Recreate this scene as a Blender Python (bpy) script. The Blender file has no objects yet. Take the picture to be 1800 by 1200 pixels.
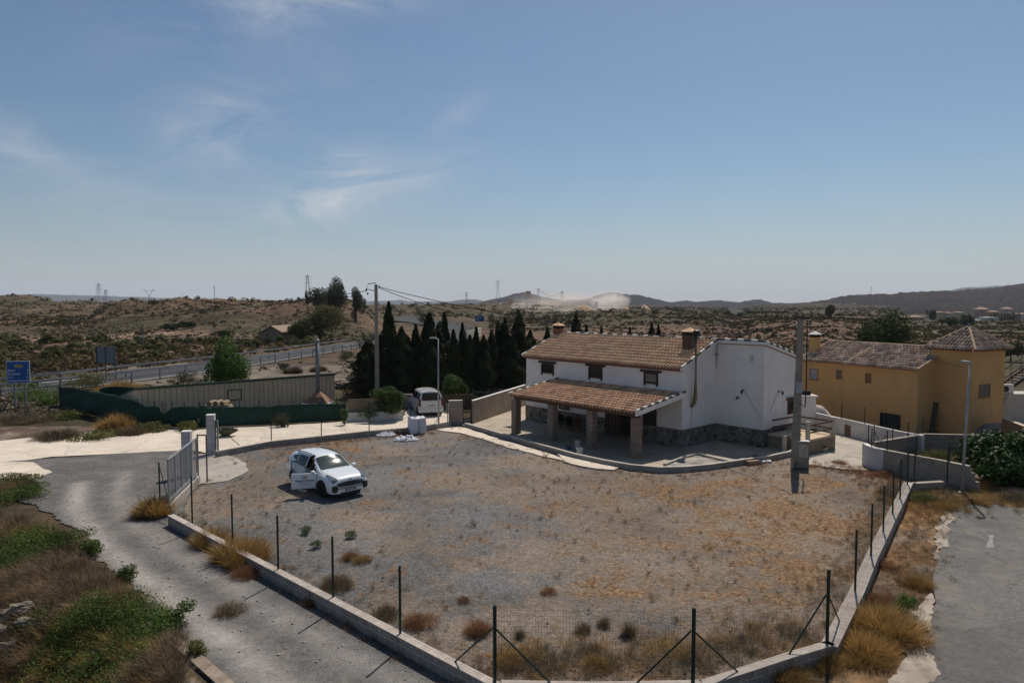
import bpy, math, random
import numpy as np
from mathutils import Vector, Matrix, noise as mnoise

random.seed(7)
rng = np.random.default_rng(11)
SC = bpy.context.scene
COL = SC.collection
R = math.radians

# == camera
CAMH = 8.0
FPX = 1220.0          # focal length in photo pixels (photo 1800 x 1200)
PITCH = math.atan(67.0 / FPX)
cam_d = bpy.data.cameras.new("camera")
cam_d.sensor_width = 36.0
cam_d.lens = FPX / 1800.0 * 36.0
cam_d.clip_start = 0.1
cam_d.clip_end = 30000.0
cam = bpy.data.objects.new("camera", cam_d)
cam.location = (0, 0, CAMH)
cam.rotation_euler = (R(90) - PITCH, 0, 0)
COL.objects.link(cam)
SC.camera = cam

# == world
SUN_AZ = 23.5     # degrees from +Y towards +X
SUN_EL = 56.0
world = bpy.data.worlds.new("World")
SC.world = world
world.use_nodes = True
wn, wl = world.node_tree.nodes, world.node_tree.links
wn.clear()
wo = wn.new("ShaderNodeOutputWorld")
wb = wn.new("ShaderNodeBackground")
wb.inputs['Strength'].default_value = 0.0575
sky = wn.new("ShaderNodeTexSky")
sky.sky_type = 'NISHITA'
sky.sun_disc = False
sky.sun_elevation = R(SUN_EL)
sky.sun_rotation = R(SUN_AZ)
sky.air_density = 1.0
sky.dust_density = 0.9
sky.ozone_density = 2.2
sky.altitude = 300
# thin cirrus, laid out on the sky's own directions
tc = wn.new("ShaderNodeTexCoord")
sep = wn.new("ShaderNodeSeparateXYZ"); wl.new(tc.outputs['Generated'], sep.inputs[0])
def wmath(op, a, b=None, c=None, clamp=False):
 n = wn.new("ShaderNodeMath"); n.operation = op; n.use_clamp = clamp
 for i, v in enumerate((a, b, c)):
  if v is None: continue
  if isinstance(v, (int, float)): n.inputs[i].default_value = v
  else: wl.new(v, n.inputs[i])
 return n.outputs[0]
cy = wmath('MAXIMUM', sep.outputs[1], 0.05)
cu = wmath('DIVIDE', sep.outputs[0], cy)
cv = wmath('DIVIDE', sep.outputs[2], cy)
comb = wn.new("ShaderNodeCombineXYZ"); wl.new(cu, comb.inputs[0]); wl.new(cv, comb.inputs[1])
mapn = wn.new("ShaderNodeMapping"); mapn.inputs['Rotation'].default_value = (0, 0, R(-24)); mapn.inputs['Scale'].default_value = (3.2, 8.5, 1.0)
wl.new(comb.outputs[0], mapn.inputs[0])
n1 = wn.new("ShaderNodeTexNoise"); n1.inputs['Scale'].default_value = 1.5; n1.inputs['Detail'].default_value = 10; n1.inputs['Roughness'].default_value = 0.66; n1.inputs['Distortion'].default_value = 1.1
wl.new(mapn.outputs[0], n1.inputs['Vector'])
r1 = wn.new("ShaderNodeValToRGB"); r1.color_ramp.elements[0].position = 0.38; r1.color_ramp.elements[1].position = 0.76
wl.new(n1.outputs[0], r1.inputs[0])
tot = None
for (bx_, by_, ba, bb, an, st_) in [(660, 335, 150, 34, 14, 1.0), (560, 350, 90, 40, 32, .8), (610, 285, 60, 28, 10, .5), (385, 225, 75, 48, 24, .8), (45, 265, 110, 42, -28, .6), (640, 5, 130, 30, 8, 1.0), (430, 28, 120, 42, 6, .55), (800, 215, 60, 18, 40, .25), (570, 112, 60, 22, -35, .35), (230, 360, 110, 40, -12, .3), (330, 110, 260, 120, 0, .12), (500, 330, 420, 130, 15, .13)]:
 du = wmath('SUBTRACT', cu, (bx_ - 900) / 1220.0); dv = wmath('SUBTRACT', cv, (533 - by_) / 1220.0)
 ca, sa_ = math.cos(R(an)), math.sin(R(an))
 p_ = wmath('DIVIDE', wmath('ADD', wmath('MULTIPLY', du, ca), wmath('MULTIPLY', dv, sa_)), ba / 1220.0)
 q_ = wmath('DIVIDE', wmath('SUBTRACT', wmath('MULTIPLY', dv, ca), wmath('MULTIPLY', du, sa_)), bb / 1220.0)
 e_ = wmath('MULTIPLY', wmath('EXPONENT', wmath('MULTIPLY', wmath('ADD', wmath('MULTIPLY', p_, p_), wmath('MULTIPLY', q_, q_)), -0.8)), st_)
 tot = e_ if tot is None else wmath('ADD', tot, e_)
front = wmath('GREATER_THAN', sep.outputs[1], 0.05)
cm = wmath('MULTIPLY', wmath('MULTIPLY', r1.outputs[0], tot), front)
cm = wmath('MULTIPLY', cm, 0.80, clamp=True)
# dusty band low over the horizon
hz = wmath('SUBTRACT', 0.26, sep.outputs[2])
hz = wmath('MULTIPLY', hz, 3.85, clamp=True)
hz = wmath('POWER', hz, 2.6)
hz = wmath('MULTIPLY', hz, 0.80)
mixh = wn.new("ShaderNodeMixRGB"); mixh.inputs[2].default_value = (6.9, 7.2, 8.0, 1)
tint = wn.new("ShaderNodeMixRGB"); tint.blend_type = 'MULTIPLY'; tint.inputs[0].default_value = 1; tint.inputs[2].default_value = (0.97, 1.08, 1.10, 1); wl.new(sky.outputs[0], tint.inputs[1])
wl.new(hz, mixh.inputs[0]); wl.new(tint.outputs[0], mixh.inputs[1])
mixc = wn.new("ShaderNodeMixRGB"); mixc.inputs[2].default_value = (8.6, 9.0, 9.9, 1)
wl.new(cm, mixc.inputs[0]); wl.new(mixh.outputs[0], mixc.inputs[1])
wl.new(mixc.outputs[0], wb.inputs['Color'])
wl.new(wb.outputs[0], wo.inputs['Surface'])

# == sun
sd = bpy.data.lights.new("sun", 'SUN')
sd.energy = 3.55
sd.angle = R(0.53)
sd.color = (1.0, 0.925, 0.82)
sun = bpy.data.objects.new("sun", sd)
sdir = Vector((math.sin(R(SUN_AZ)) * math.cos(R(SUN_EL)), math.cos(R(SUN_AZ)) * math.cos(R(SUN_EL)), math.sin(R(SUN_EL))))
sun.rotation_euler = (-sdir).to_track_quat('-Z', 'Y').to_euler()
sun.location = (20, 40, 60)
COL.objects.link(sun)

SC.view_settings.view_transform = 'Standard'
SC.view_settings.look = 'None'
SC.view_settings.gamma = 1.0
SC.view_settings.exposure = 0.17
SC.cycles.use_denoising = True
SC.cycles.max_bounces = 6
SC.cycles.diffuse_bounces = 3
SC.cycles.volume_bounces = 2
SC.cycles.transparent_max_bounces = 8

# == layout helpers
_F = Vector((0, math.cos(PITCH), -math.sin(PITCH)))
_UV = Vector((0, math.sin(PITCH), math.cos(PITCH)))
def ray(px, py):
 return _F + Vector(((px - 900.0) / FPX, 0, 0)) + _UV * ((600.0 - py) / FPX)
def U(px, py, z=0.0):
 "where a sight line meets the level z"
 d = ray(px, py)
 t = (z - CAMH) / d.z
 return Vector((d.x * t, d.y * t, z))
def UD(px, py, dist):
 "point on a sight line at forward distance dist"
 d = ray(px, py)
 t = dist / d.y
 return Vector((d.x * t, dist, CAMH + d.z * t))
def UW(px, py, A, B):
 "where a sight line meets the upright wall plane through A and B"
 d = ray(px, py)
 e = Vector((B[0] - A[0], B[1] - A[1], 0)).normalized()
 n = Vector((e.y, -e.x, 0))
 t = n.dot(Vector((A[0], A[1], 0))) / n.dot(Vector((d.x, d.y, 0)))
 return Vector((d.x * t, d.y * t, CAMH + d.z * t))
def V(*a): return Vector(a)

# == object helpers
def link(o, parent=None):
 COL.objects.link(o)
 if parent is not None: o.parent = parent
 return o
def tag(o, label=None, cat=None, group=None, kind=None):
 if label: o['label'] = label
 if cat: o['category'] = cat
 if group: o['group'] = group
 if kind: o['kind'] = kind
 return o
def thing(name, label, cat, loc=(0, 0, 0), rz=0.0, group=None, kind=None):
 o = bpy.data.objects.new(name, None)
 o.empty_display_size = 0.2
 o.location = loc; o.rotation_euler = (0, 0, rz)
 link(o)
 return tag(o, label, cat, group, kind)
def copy_tree(o, parent=None):
 c = o.copy(); link(c, parent)
 for ch in list(o.children): copy_tree(ch, c)
 return c

def fast_mesh(name, verts, faces, mat, parent=None, smooth=False):
 "verts (N,3) array, faces (M,k) array, all polygons with k corners"
 verts = np.asarray(verts, dtype=np.float32).reshape(-1, 3)
 faces = np.asarray(faces, dtype=np.int32)
 me = bpy.data.meshes.new(name)
 k = faces.shape[1]
 me.vertices.add(len(verts)); me.vertices.foreach_set('co', verts.ravel())
 me.loops.add(faces.size); me.loops.foreach_set('vertex_index', faces.ravel())
 me.polygons.add(len(faces))
 me.polygons.foreach_set('loop_start', np.arange(len(faces), dtype=np.int32) * k)
 me.polygons.foreach_set('loop_total', np.full(len(faces), k, dtype=np.int32))
 if smooth: me.polygons.foreach_set('use_smooth', np.ones(len(faces), dtype=bool))
 me.update(calc_edges=True); me.validate()
 me.materials.append(mat)
 return link(bpy.data.objects.new(name, me), parent)

class MB:
 "collects simple shapes, then links them as one mesh object"
 def __init__(s): s.v = []; s.f = []
 def add(s, vs, fs):
  b = len(s.v); s.v += [tuple(v) for v in vs]; s.f += [tuple(i + b for i in f) for f in fs]; return s
 def box(s, x0, x1, y0, y1, z0, z1, M=None):
  vs = [V(x, y, z) for z in (z0, z1) for y in (y0, y1) for x in (x0, x1)]
  if M is not None: vs = [M @ v for v in vs]
  return s.add(vs, [(0, 2, 3, 1), (4, 5, 7, 6), (0, 1, 5, 4), (2, 6, 7, 3), (0, 4, 6, 2), (1, 3, 7, 5)])
 def beam(s, a, b, w, h, up=V(0, 0, 1), cut=None):
  a, b = V(*a), V(*b); d = (b - a)
  if d.length < 1e-6: return s
  d.normalize()
  sd_ = d.cross(up)
  if sd_.length < 1e-4: sd_ = d.cross(V(1, 0, 0))
  sd_.normalize(); u = sd_.cross(d).normalized()
  vs = []
  for p in (a, b):
   for i, j in ((-1, -1), (1, -1), (1, 1), (-1, 1)):
    vs.append(p + sd_ * (w / 2 * i) + u * (h / 2 * j))
  return s.add(vs, [(3, 2, 1, 0), (4, 5, 6, 7), (0, 1, 5, 4), (1, 2, 6, 5), (2, 3, 7, 6), (3, 0, 4, 7)])
 def tube(s, pts, r, n=8, caps=True):
  pts = [V(*p) for p in pts]
  rs = r if isinstance(r, (list, tuple)) else [r] * len(pts)
  rings = []
  for i, p in enumerate(pts):
   d = (pts[min(i + 1, len(pts) - 1)] - pts[max(i - 1, 0)]).normalized()
   a = d.cross(V(0, 0, 1))
   if a.length < 1e-3: a = d.cross(V(1, 0, 0))
   a.normalize(); b = d.cross(a)
   rings.append([p + (a * math.cos(2 * math.pi * k / n) + b * math.sin(2 * math.pi * k / n)) * rs[i] for k in range(n)])
  vs = [v for rg in rings for v in rg]; fs = []
  for i in range(len(pts) - 1):
   for k in range(n):
    k2 = (k + 1) % n
    fs.append((i * n + k, i * n + k2, (i + 1) * n + k2, (i + 1) * n + k))
  if caps:
   fs.append(tuple(range(n))[::-1]); fs.append(tuple((len(pts) - 1) * n + k for k in range(n)))
  return s.add(vs, fs)
 def prism(s, poly, z0, z1):
  "upright prism over a plan polygon"
  n = len(poly)
  vs = [V(p[0], p[1], z0) for p in poly] + [V(p[0], p[1], z1) for p in poly]
  fs = [tuple(range(n))[::-1], tuple(range(n, 2 * n))] + [(i, (i + 1) % n, n + (i + 1) % n, n + i) for i in range(n)]
  return s.add(vs, fs)
 def slab(s, pts, off):
  "polygon pts pushed by vector off, closed"
  n = len(pts); pts = [V(*p) for p in pts]; off = V(*off)
  return s.add(pts + [p + off for p in pts], [tuple(range(n)), tuple(range(n, 2 * n))[::-1]] + [(i, n + i, n + (i + 1) % n, (i + 1) % n) for i in range(n)])
 def lathe(s, prof, c, n=16, M=None):
  vs = []; c = V(*c)
  for (r, z) in prof:
   for k in range(n):
    a = 2 * math.pi * k / n
    v = V(r * math.cos(a), r * math.sin(a), z)
    if M is not None: v = M @ v
    vs.append(c + v)
  fs = []
  for i in range(len(prof) - 1):
   for k in range(n):
    k2 = (k + 1) % n
    fs.append((i * n + k, i * n + k2, (i + 1) * n + k2, (i + 1) * n + k))
  fs.append(tuple(range(n))[::-1]); fs.append(tuple((len(prof) - 1) * n + k for k in range(n)))
  return s.add(vs, fs)
 def build(s, name, mat, parent=None, smooth=False, bevel=0):
  me = bpy.data.meshes.new(name)
  me.from_pydata(s.v, [], s.f); me.update(); me.validate()
  me.materials.append(mat)
  if smooth:
   me.polygons.foreach_set('use_smooth', [True] * len(me.polygons))
  o = link(bpy.data.objects.new(name, me), parent)
  if bevel:
   m = o.modifiers.new('bevel', 'BEVEL'); m.width = bevel; m.segments = 2; m.limit_method = 'ANGLE'
  return o

# == material helpers
def newmat(name):
 m = bpy.data.materials.new(name); m.use_nodes = True
 nt = m.node_tree; nt.nodes.clear()
 out = nt.nodes.new("ShaderNodeOutputMaterial"); b = nt.nodes.new("ShaderNodeBsdfPrincipled")
 nt.links.new(b.outputs[0], out.inputs['Surface'])
 return m, nt, b, out
def c4(c): return (c[0], c[1], c[2], 1.0)
def nnoise(nt, vec, scale, detail=4, rough=0.55, dist=0.0):
 n = nt.nodes.new("ShaderNodeTexNoise"); n.inputs['Scale'].default_value = scale; n.inputs['Detail'].default_value = detail
 n.inputs['Roughness'].default_value = rough; n.inputs['Distortion'].default_value = dist
 if vec is not None: nt.links.new(vec, n.inputs['Vector'])
 return n.outputs[0]
def nramp(nt, fac, stops):
 r = nt.nodes.new("ShaderNodeValToRGB"); e = r.color_ramp.elements
 e[0].position = stops[0][0]; e[0].color = c4(stops[0][1]) if not isinstance(stops[0][1], (int, float)) else (stops[0][1],) * 3 + (1,)
 e[1].position = stops[-1][0]; e[1].color = c4(stops[-1][1]) if not isinstance(stops[-1][1], (int, float)) else (stops[-1][1],) * 3 + (1,)
 for p, c in stops[1:-1]:
  k = e.new(p); k.color = c4(c) if not isinstance(c, (int, float)) else (c,) * 3 + (1,)
 nt.links.new(fac, r.inputs[0]); return r.outputs[0]
def nmix(nt, fac, a, b, mode='MIX'):
 n = nt.nodes.new("ShaderNodeMixRGB"); n.blend_type = mode
 for i, v in ((0, fac), (1, a), (2, b)):
  if isinstance(v, (int, float)): n.inputs[i].default_value = v if i == 0 else (v, v, v, 1)
  elif isinstance(v, tuple): n.inputs[i].default_value = c4(v)
  else: nt.links.new(v, n.inputs[i])
 return n.outputs[0]
def nmath(nt, op, a, b=None, clamp=False):
 n = nt.nodes.new("ShaderNodeMath"); n.operation = op; n.use_clamp = clamp
 for i, v in enumerate((a, b)):
  if v is None: continue
  if isinstance(v, (int, float)): n.inputs[i].default_value = v
  else: nt.links.new(v, n.inputs[i])
 return n.outputs[0]
def nbump(nt, b, h, strength, dist):
 bp = nt.nodes.new("ShaderNodeBump"); bp.inputs['Strength'].default_value = strength; bp.inputs['Distance'].default_value = dist
 nt.links.new(h, bp.inputs['Height']); nt.links.new(bp.outputs[0], b.inputs['Normal'])
def ngeo(nt): return nt.nodes.new("ShaderNodeNewGeometry").outputs['Position']
def nobj(nt): return nt.nodes.new("ShaderNodeTexCoord").outputs['Object']
def mat(name, c, rough=0.8, c2=None, scale=3.0, metal=0.0, bump=0.0, bscale=30.0, spec=0.3, coat=0.0, fine=0.0, fscale=60.0):
 m, nt, b, out = newmat(name)
 b.inputs['Roughness'].default_value = rough; b.inputs['Metallic'].default_value = metal
 b.inputs['Specular IOR Level'].default_value = spec; b.inputs['Coat Weight'].default_value = coat
 b.inputs['Coat Roughness'].default_value = 0.05
 v = ngeo(nt)
 if c2 is None: c2 = tuple(x * 0.82 for x in c)
 n = nnoise(nt, v, scale, 6, 0.62)
 col = nramp(nt, n, [(0.34, c2), (0.66, c)])
 if fine:
  f = nnoise(nt, v, fscale, 2, 0.6)
  fr = nramp(nt, f, [(0.3, 1 - fine), (0.7, 1 + fine * 0.0)])
  col = nmix(nt, 1.0, col, fr, 'MULTIPLY')
 nt.links.new(col, b.inputs['Base Color'])
 if bump:
  nbump(nt, b, nnoise(nt, v, bscale, 4, 0.6), 0.5, bump)
 return m
def leafmat(name, cols, rough=0.7, trans=0.25, scale=1.2, spec=0.12):
 "per-leaf variation plus soft clumps"
 m, nt, b, out = newmat(name)
 g = nt.nodes.new("ShaderNodeNewGeometry")
 rp = nramp(nt, g.outputs['Random Per Island'], [(i / (len(cols) - 1), c) for i, c in enumerate(cols)])
 n = nnoise(nt, g.outputs['Position'], scale, 3, 0.5)
 k = nramp(nt, n, [(0.35, 0.62), (0.65, 1.15)])
 col = nmix(nt, 1.0, rp, k, 'MULTIPLY')
 nt.links.new(col, b.inputs['Base Color']); b.inputs['Roughness'].default_value = rough
 b.inputs['Specular IOR Level'].default_value = spec
 t = nt.nodes.new("ShaderNodeBsdfTranslucent"); nt.links.new(col, t.inputs['Color'])
 mx = nt.nodes.new("ShaderNodeMixShader"); mx.inputs[0].default_value = trans
 nt.links.new(b.outputs[0], mx.inputs[1]); nt.links.new(t.outputs[0], mx.inputs[2]); nt.links.new(mx.outputs[0], out.inputs['Surface'])
 return m

# == numpy noise
_perm = rng.random((256, 256))
def vnoise(x, y):
 xi = np.floor(x).astype(int); yi = np.floor(y).astype(int)
 fx = x - xi; fy = y - yi
 fx = fx * fx * (3 - 2 * fx); fy = fy * fy * (3 - 2 * fy)
 a = _perm[xi & 255, yi & 255]; b = _perm[(xi + 1) & 255, yi & 255]
 c = _perm[xi & 255, (yi + 1) & 255]; d = _perm[(xi + 1) & 255, (yi + 1) & 255]
 return (a * (1 - fx) + b * fx) * (1 - fy) + (c * (1 - fx) + d * fx) * fy
def fbm(x, y, oct=4):
 s = 0; a = 0.5; t = 0
 for i in range(oct):
  s = s + a * vnoise(x + 17.3 * i, y - 9.1 * i); t += a; a *= 0.5; x = x * 2.03; y = y * 2.03
 return s / t
def ss(a, b, x):
 t = np.clip((x - a) / (b - a), 0, 1); return t * t * (3 - 2 * t)
def inpoly(x, y, poly):
 x = np.asarray(x); y = np.asarray(y)
 inside = np.zeros(x.shape, bool); n = len(poly); j = n - 1
 for i in range(n):
  xi, yi = poly[i][0], poly[i][1]; xj, yj = poly[j][0], poly[j][1]
  c = ((yi > y) != (yj > y)) & (x < (xj - xi) * (y - yi) / (yj - yi + 1e-12) + xi)
  inside ^= c; j = i
 return inside
def pxof(x, y, z=0.0):
 "photo pixel of world points (used only for laying out ground zones)"
 vx = x; vy = y; vz = z - CAMH
 dep = vy * math.cos(PITCH) - vz * math.sin(PITCH)
 up = vy * math.sin(PITCH) + vz * math.cos(PITCH)
 return 900 + FPX * vx / dep, 600 - FPX * up / dep
# == GROUND
HORI = 533.0
def hy(py, D):   # height that shows at photo row py at forward distance D
 return CAMH + (HORI - py) / FPX * D
# ridge layers: list of (p, row of the top, distance of the top, distance of the foot)
LAYERS = [
 # small knoll far left
 [(-900, 520, 620, 420), (-200, 518, 620, 420), (0, 515, 620, 420), (45, 512, 620, 420), (85, 521, 620, 420), (110, 534, 620, 420), (140, 560, 620, 420)],
 # plain behind the highway on the far left, rising
 [(-900, 527, 480, 190), (0, 527, 480, 190), (100, 525, 480, 190), (180, 526, 480, 190), (240, 527, 480, 190), (330, 545, 480, 190), (400, 600, 480, 190)],
 # flat topped hill left
 [(120, 600, 275, 170), (170, 545, 275, 165), (215, 524, 275, 160), (245, 520, 270, 155), (300, 519.5, 262, 152), (400, 520, 255, 148), (500, 521, 250, 150), (560, 519, 245, 150),
     (600, 518, 240, 152), (620, 523, 238, 155), (640, 536, 236, 158), (655, 552, 235, 160), (672, 570, 235, 160), (700, 600, 235, 160)],
 # brown hill behind the far bend of the highway
 [(600, 560, 540, 440), (650, 533, 540, 440), (700, 531.5, 540, 440), (780, 531.5, 540, 440), (830, 532, 540, 440), (880, 536, 530, 430), (915, 546, 520, 420), (960, 565, 510, 420), (1000, 590, 510, 420)],
 # quarry hill under the castle
 [(800, 540, 1150, 560), (840, 532.5, 1150, 560), (880, 530, 1150, 560), (928, 528, 1150, 560), (960, 530, 1150, 560), (1000, 533, 1150, 560), (1060, 536, 1150, 560), (1140, 541, 1150, 560), (1200, 552, 1150, 560)],
 # scrubby hill behind the white house
 [(860, 600, 390, 190), (900, 572, 390, 190), (940, 562, 390, 190), (980, 556, 390, 190), (1010, 549, 380, 180), (1050, 544, 370, 170), (1090, 542, 365, 160), (1130, 541.5, 360, 155), (1180, 545, 360, 150), (1225, 550, 355, 150),
     (1260, 556, 350, 150), (1300, 566, 340, 150), (1340, 580, 330, 150), (1380, 600, 330, 150)],
 # bank behind the yellow house
 [(1290, 600, 200, 120), (1330, 572, 200, 115), (1370, 566, 200, 112), (1420, 563, 200, 110), (1460, 566, 195, 110), (1510, 574, 190, 110), (1560, 583, 185, 110), (1610, 592, 180, 110), (1680, 606, 180, 110)],
 # tree covered plateau
 [(1180, 556, 760, 420), (1240, 550, 760, 420), (1330, 548, 760, 420), (1480, 551, 760, 420), (1560, 553, 760, 420), (1700, 552, 760, 420), (1900, 551, 760, 420), (2700, 551, 760, 420)],
 # low rise right of centre, 1300-1560
 [(1240, 555, 1500, 900), (1300, 540, 1500, 900), (1370, 533, 1500, 900), (1430, 531, 1500, 900), (1490, 532, 1500, 900), (1540, 536, 1500, 900), (1640, 545, 1500, 900)],
]
def ground_h(x, y, detail=True):
 x = np.asarray(x, float); y = np.asarray(y, float)
 d = np.maximum(y, 0.5); p = 900 + FPX * x / d
 h = np.zeros_like(d)
 # the country falls away a little far to the right
 h = h - 3.0 * ss(90, 400, d) * ss(1200, 1500, p)
 h = h - 14.0 * ss(430, 800, d) * ss(1040, 1140, p)
 for L in LAYERS:
  A = np.array(L, float)
  yt = np.interp(p, A[:, 0], A[:, 1]); D = np.interp(p, A[:, 0], A[:, 2]); F = np.interp(p, A[:, 0], A[:, 3])
  H = CAMH + (HORI - yt) / FPX * D
  inside = (p > A[0, 0]) & (p < A[-1, 0])
  t = ss(0, 1, (d - F) / (D - F))
  t2 = np.clip((d - F) / (D - F), 0, 1)
  back = 1 - 0.6 * ss(0, 1, (d - D * 1.25) / (D * 0.6))
  hl = H * (0.55 * t + 0.45 * t2) * back
  H0 = np.minimum(H, 0)
  hl = np.where(H > 0, hl, -1e3)
  h = np.where(inside, np.maximum(h, hl), h)
 if detail:
  # gullies and lumps, only beyond the built ground
  far = ss(95, 150, d)
  g = np.abs(fbm(x / 38 + 3, y / 38, 4) - 0.5) * 2
  amp = np.clip(0.9 + h * 0.35, 0.9, 4.5) * far
  g2 = np.abs(fbm(x / 13 + 9, y / 13, 4) - 0.5) * 2; g3 = np.abs(fbm(x / 17 + 31, y / 60, 3) - 0.5) * 2
  h = h - g * amp * np.clip(d / 170, 0.5, 3.0) - (g2 * 1.5 + g3 * 2.2) * far * ss(1.0, 5.0, h) * np.clip(d / 220, .6, 2.5) + 0.35 * far * (fbm(x / 5, y / 5, 3) - 0.7)
  # farmland terraces left of the hill
  # bank that drops away at the lower left of the drive
  bx = BANK_X(y)
  drop = ss(0.0, 5.0, bx - x) * (1 - ss(33, 40, d)) * ss(2, 6, d)
  h = h - drop * 1.1 - drop * 0.5 * fbm(x / 2.2, y / 2.2, 4)
  # slight wear of the near ground, never above zero
  near = (1 - far)
  h = h - near * 0.05 * fbm(x / 1.7, y / 1.7, 4) - 0.006
 return h
_b = [U(455, 1215), U(300, 1100), U(200, 1040), U(130, 990), U(60, 930), U(-60, 890)]
_by = np.array([v.y for v in _b]); _bx = np.array([v.x for v in _b]) - 1.0
def BANK_X(y):
 y = np.asarray(y, float)
 return np.where(y < 10, _bx[0] + 1.0, np.interp(y, _by, _bx))
def gz(x, y): return float(ground_h(np.array([x]), np.array([y]))[0])

LOT_PX = [(300, 905), (489, 1004), (704, 1118), (871, 1203), (1240, 1203), (1453, 1132), (1502, 1042), (1531, 980), (1552, 938), (1568, 905), (1590, 860), (1560, 835), (1520, 820), (1440, 815), (1395, 797),
          (1350, 807), (1240, 825), (1180, 829), (1100, 822), (1000, 797), (900, 774), (820, 750), (770, 752), (649, 765), (477, 783), (385, 797), (350, 845)]
LOT = [tuple(U(*p)[:2]) for p in LOT_PX]

def build_grid(name, ps, ds, hfun, mat_, colfun=None):
 P, D = np.meshgrid(ps, ds)
 X = (P - 900) / FPX * D; Y = D
 Z = hfun(X, Y)
 n, m = P.shape
 verts = np.stack([X, Y, Z], -1).reshape(-1, 3)
 i = np.arange(n - 1)[:, None] * m + np.arange(m - 1)[None, :]
 faces = np.stack([i, i + 1, i + m + 1, i + m], -1).reshape(-1, 4)
 o = fast_mesh(name, verts, faces, mat_, smooth=True)
 if colfun:
  for an, arr in colfun(X, Y, Z).items():
   a = o.data.color_attributes.new(an, 'FLOAT_COLOR', 'POINT')
   arr4 = np.ones((X.size, 4), np.float32); arr4[:, :3] = arr.reshape(-1, 3)
   a.data.foreach_set('color', arr4.ravel())
 return o

def mixc(a, b, t): return a * (1 - t[..., None]) + np.array(b) * t[..., None]
def ground_cols(X, Y, Z):
 px, py = pxof(X, Y, 0 * Z); d = Y
 P = 900 + FPX * X / np.maximum(Y, .5)
 one = np.ones_like(X)
 c = np.stack([0.088 * one, 0.064 * one, 0.038 * one], -1)
 n1_ = fbm(X / 30, Y / 30, 4); n2_ = fbm(X / 9 + 40, Y / 9, 4); n3_ = fbm(X / 90 + 9, Y / 60, 3)
 c = mixc(c, (0.056, 0.052, 0.028), ss(0.44, 0.60, n1_) * 0.7)            # greener scrub ground
 c = mixc(c, (0.15, 0.112, 0.080), ss(0.56, 0.72, n2_) * 0.5)             # pale earth
 c = mixc(c, (0.17, 0.10, 0.07), ss(0.5, 0.66, n3_) * ss(100, 130, d) * (1 - ss(330, 500, d)) * 0.6)
 # ochre farm tracks left
 c = mixc(c, (0.26, 0.175, 0.122), ss(0.53, 0.62, fbm(X / 28 + 2, Y / 9 + 7, 3)) * ss(110, 125, d) * (1 - ss(165, 190, d)) * (P < 450) * 0.85)
 # embankment gravel between highway and shed
 e = ss(66, 70, d) * (1 - ss(88, 96, d)) * (P > 180) * (P < 700)
 c = mixc(c, (0.19, 0.155, 0.125), e * 0.8)
 c = c * (1 - .38 * (P > 1130) * ss(800, 1000, d))[..., None]
 # white quarry face
 q = (P > 900) * (P < 1130) * ss(600, 700, d) * (1 - ss(1000, 1150, d)) * ss(0.38, 0.55, fbm(X / 70, Y / 70, 3))
 c = mixc(c, (0.36, 0.32, 0.28), q * 0.75)
 q2 = (P > 840) * (P < 1000) * ss(980, 1100, d) * ss(0.45, 0.6, fbm(X / 50 + 5, Y / 50, 3))
 c = mixc(c, (0.32, 0.235, 0.165), q2 * 0.8)
 # fields right
 f = (P > 1560) * ss(160, 220, d) * (1 - ss(700, 900, d)) * ss(0.42, 0.55, fbm(X / 60, Y / 16, 3))
 c = mixc(c, (0.085, 0.105, 0.05), f * 0.75)
 # near verge soils
 nb = (d < 45) & (X < BANK_X(Y))
 c = np.where(nb[..., None], mixc(np.broadcast_to(np.array([0.12, 0.085, 0.062]), c.shape), (0.24, 0.19, 0.145), ss(0.58, 0.72, fbm(X / 1.6, Y / 1.6, 4))), c)
 rv = (P > 1480) & (d < 45)
 c = np.where(rv[..., None], mixc(np.broadcast_to(np.array([0.22, 0.165, 0.12]), c.shape), (0.24, 0.145, 0.075), ss(0.45, 0.6, fbm(X / 1.3, Y / 1.3, 4))), c)
 lot = inpoly(X, Y, LOT).astype(float)
 # dry grass strength: strong towards the right and along the far edge, weak at the left centre
 dry = 0.22 + 0.78 * ss(900, 1250, px) * ss(815, 850, py) * (1 - 0.55 * ss(1010, 1090, py))
 dry = np.maximum(dry, 0.75 * ss(1085, 1170, py)); dry = np.maximum(dry, 0.6 * (1 - ss(815, 850, py)) * (px < 640))
 tan = 0.25 + 0.75 * ss(760, 1150, px) + 0.3 * ss(0, 1, (480 - px) / 200) * (py > 850)
 rings = ss(1000, 1150, px) * (1 - ss(1420, 1500, px)) * ss(850, 880, py) * (1 - ss(1000, 1060, py))
 w = np.stack([lot, np.clip(dry, 0, 1), np.clip(tan, 0, 1)], -1)
 return {'tone': c, 'lotw': w, 'rings': np.stack([rings, rings, rings], -1)}

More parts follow.
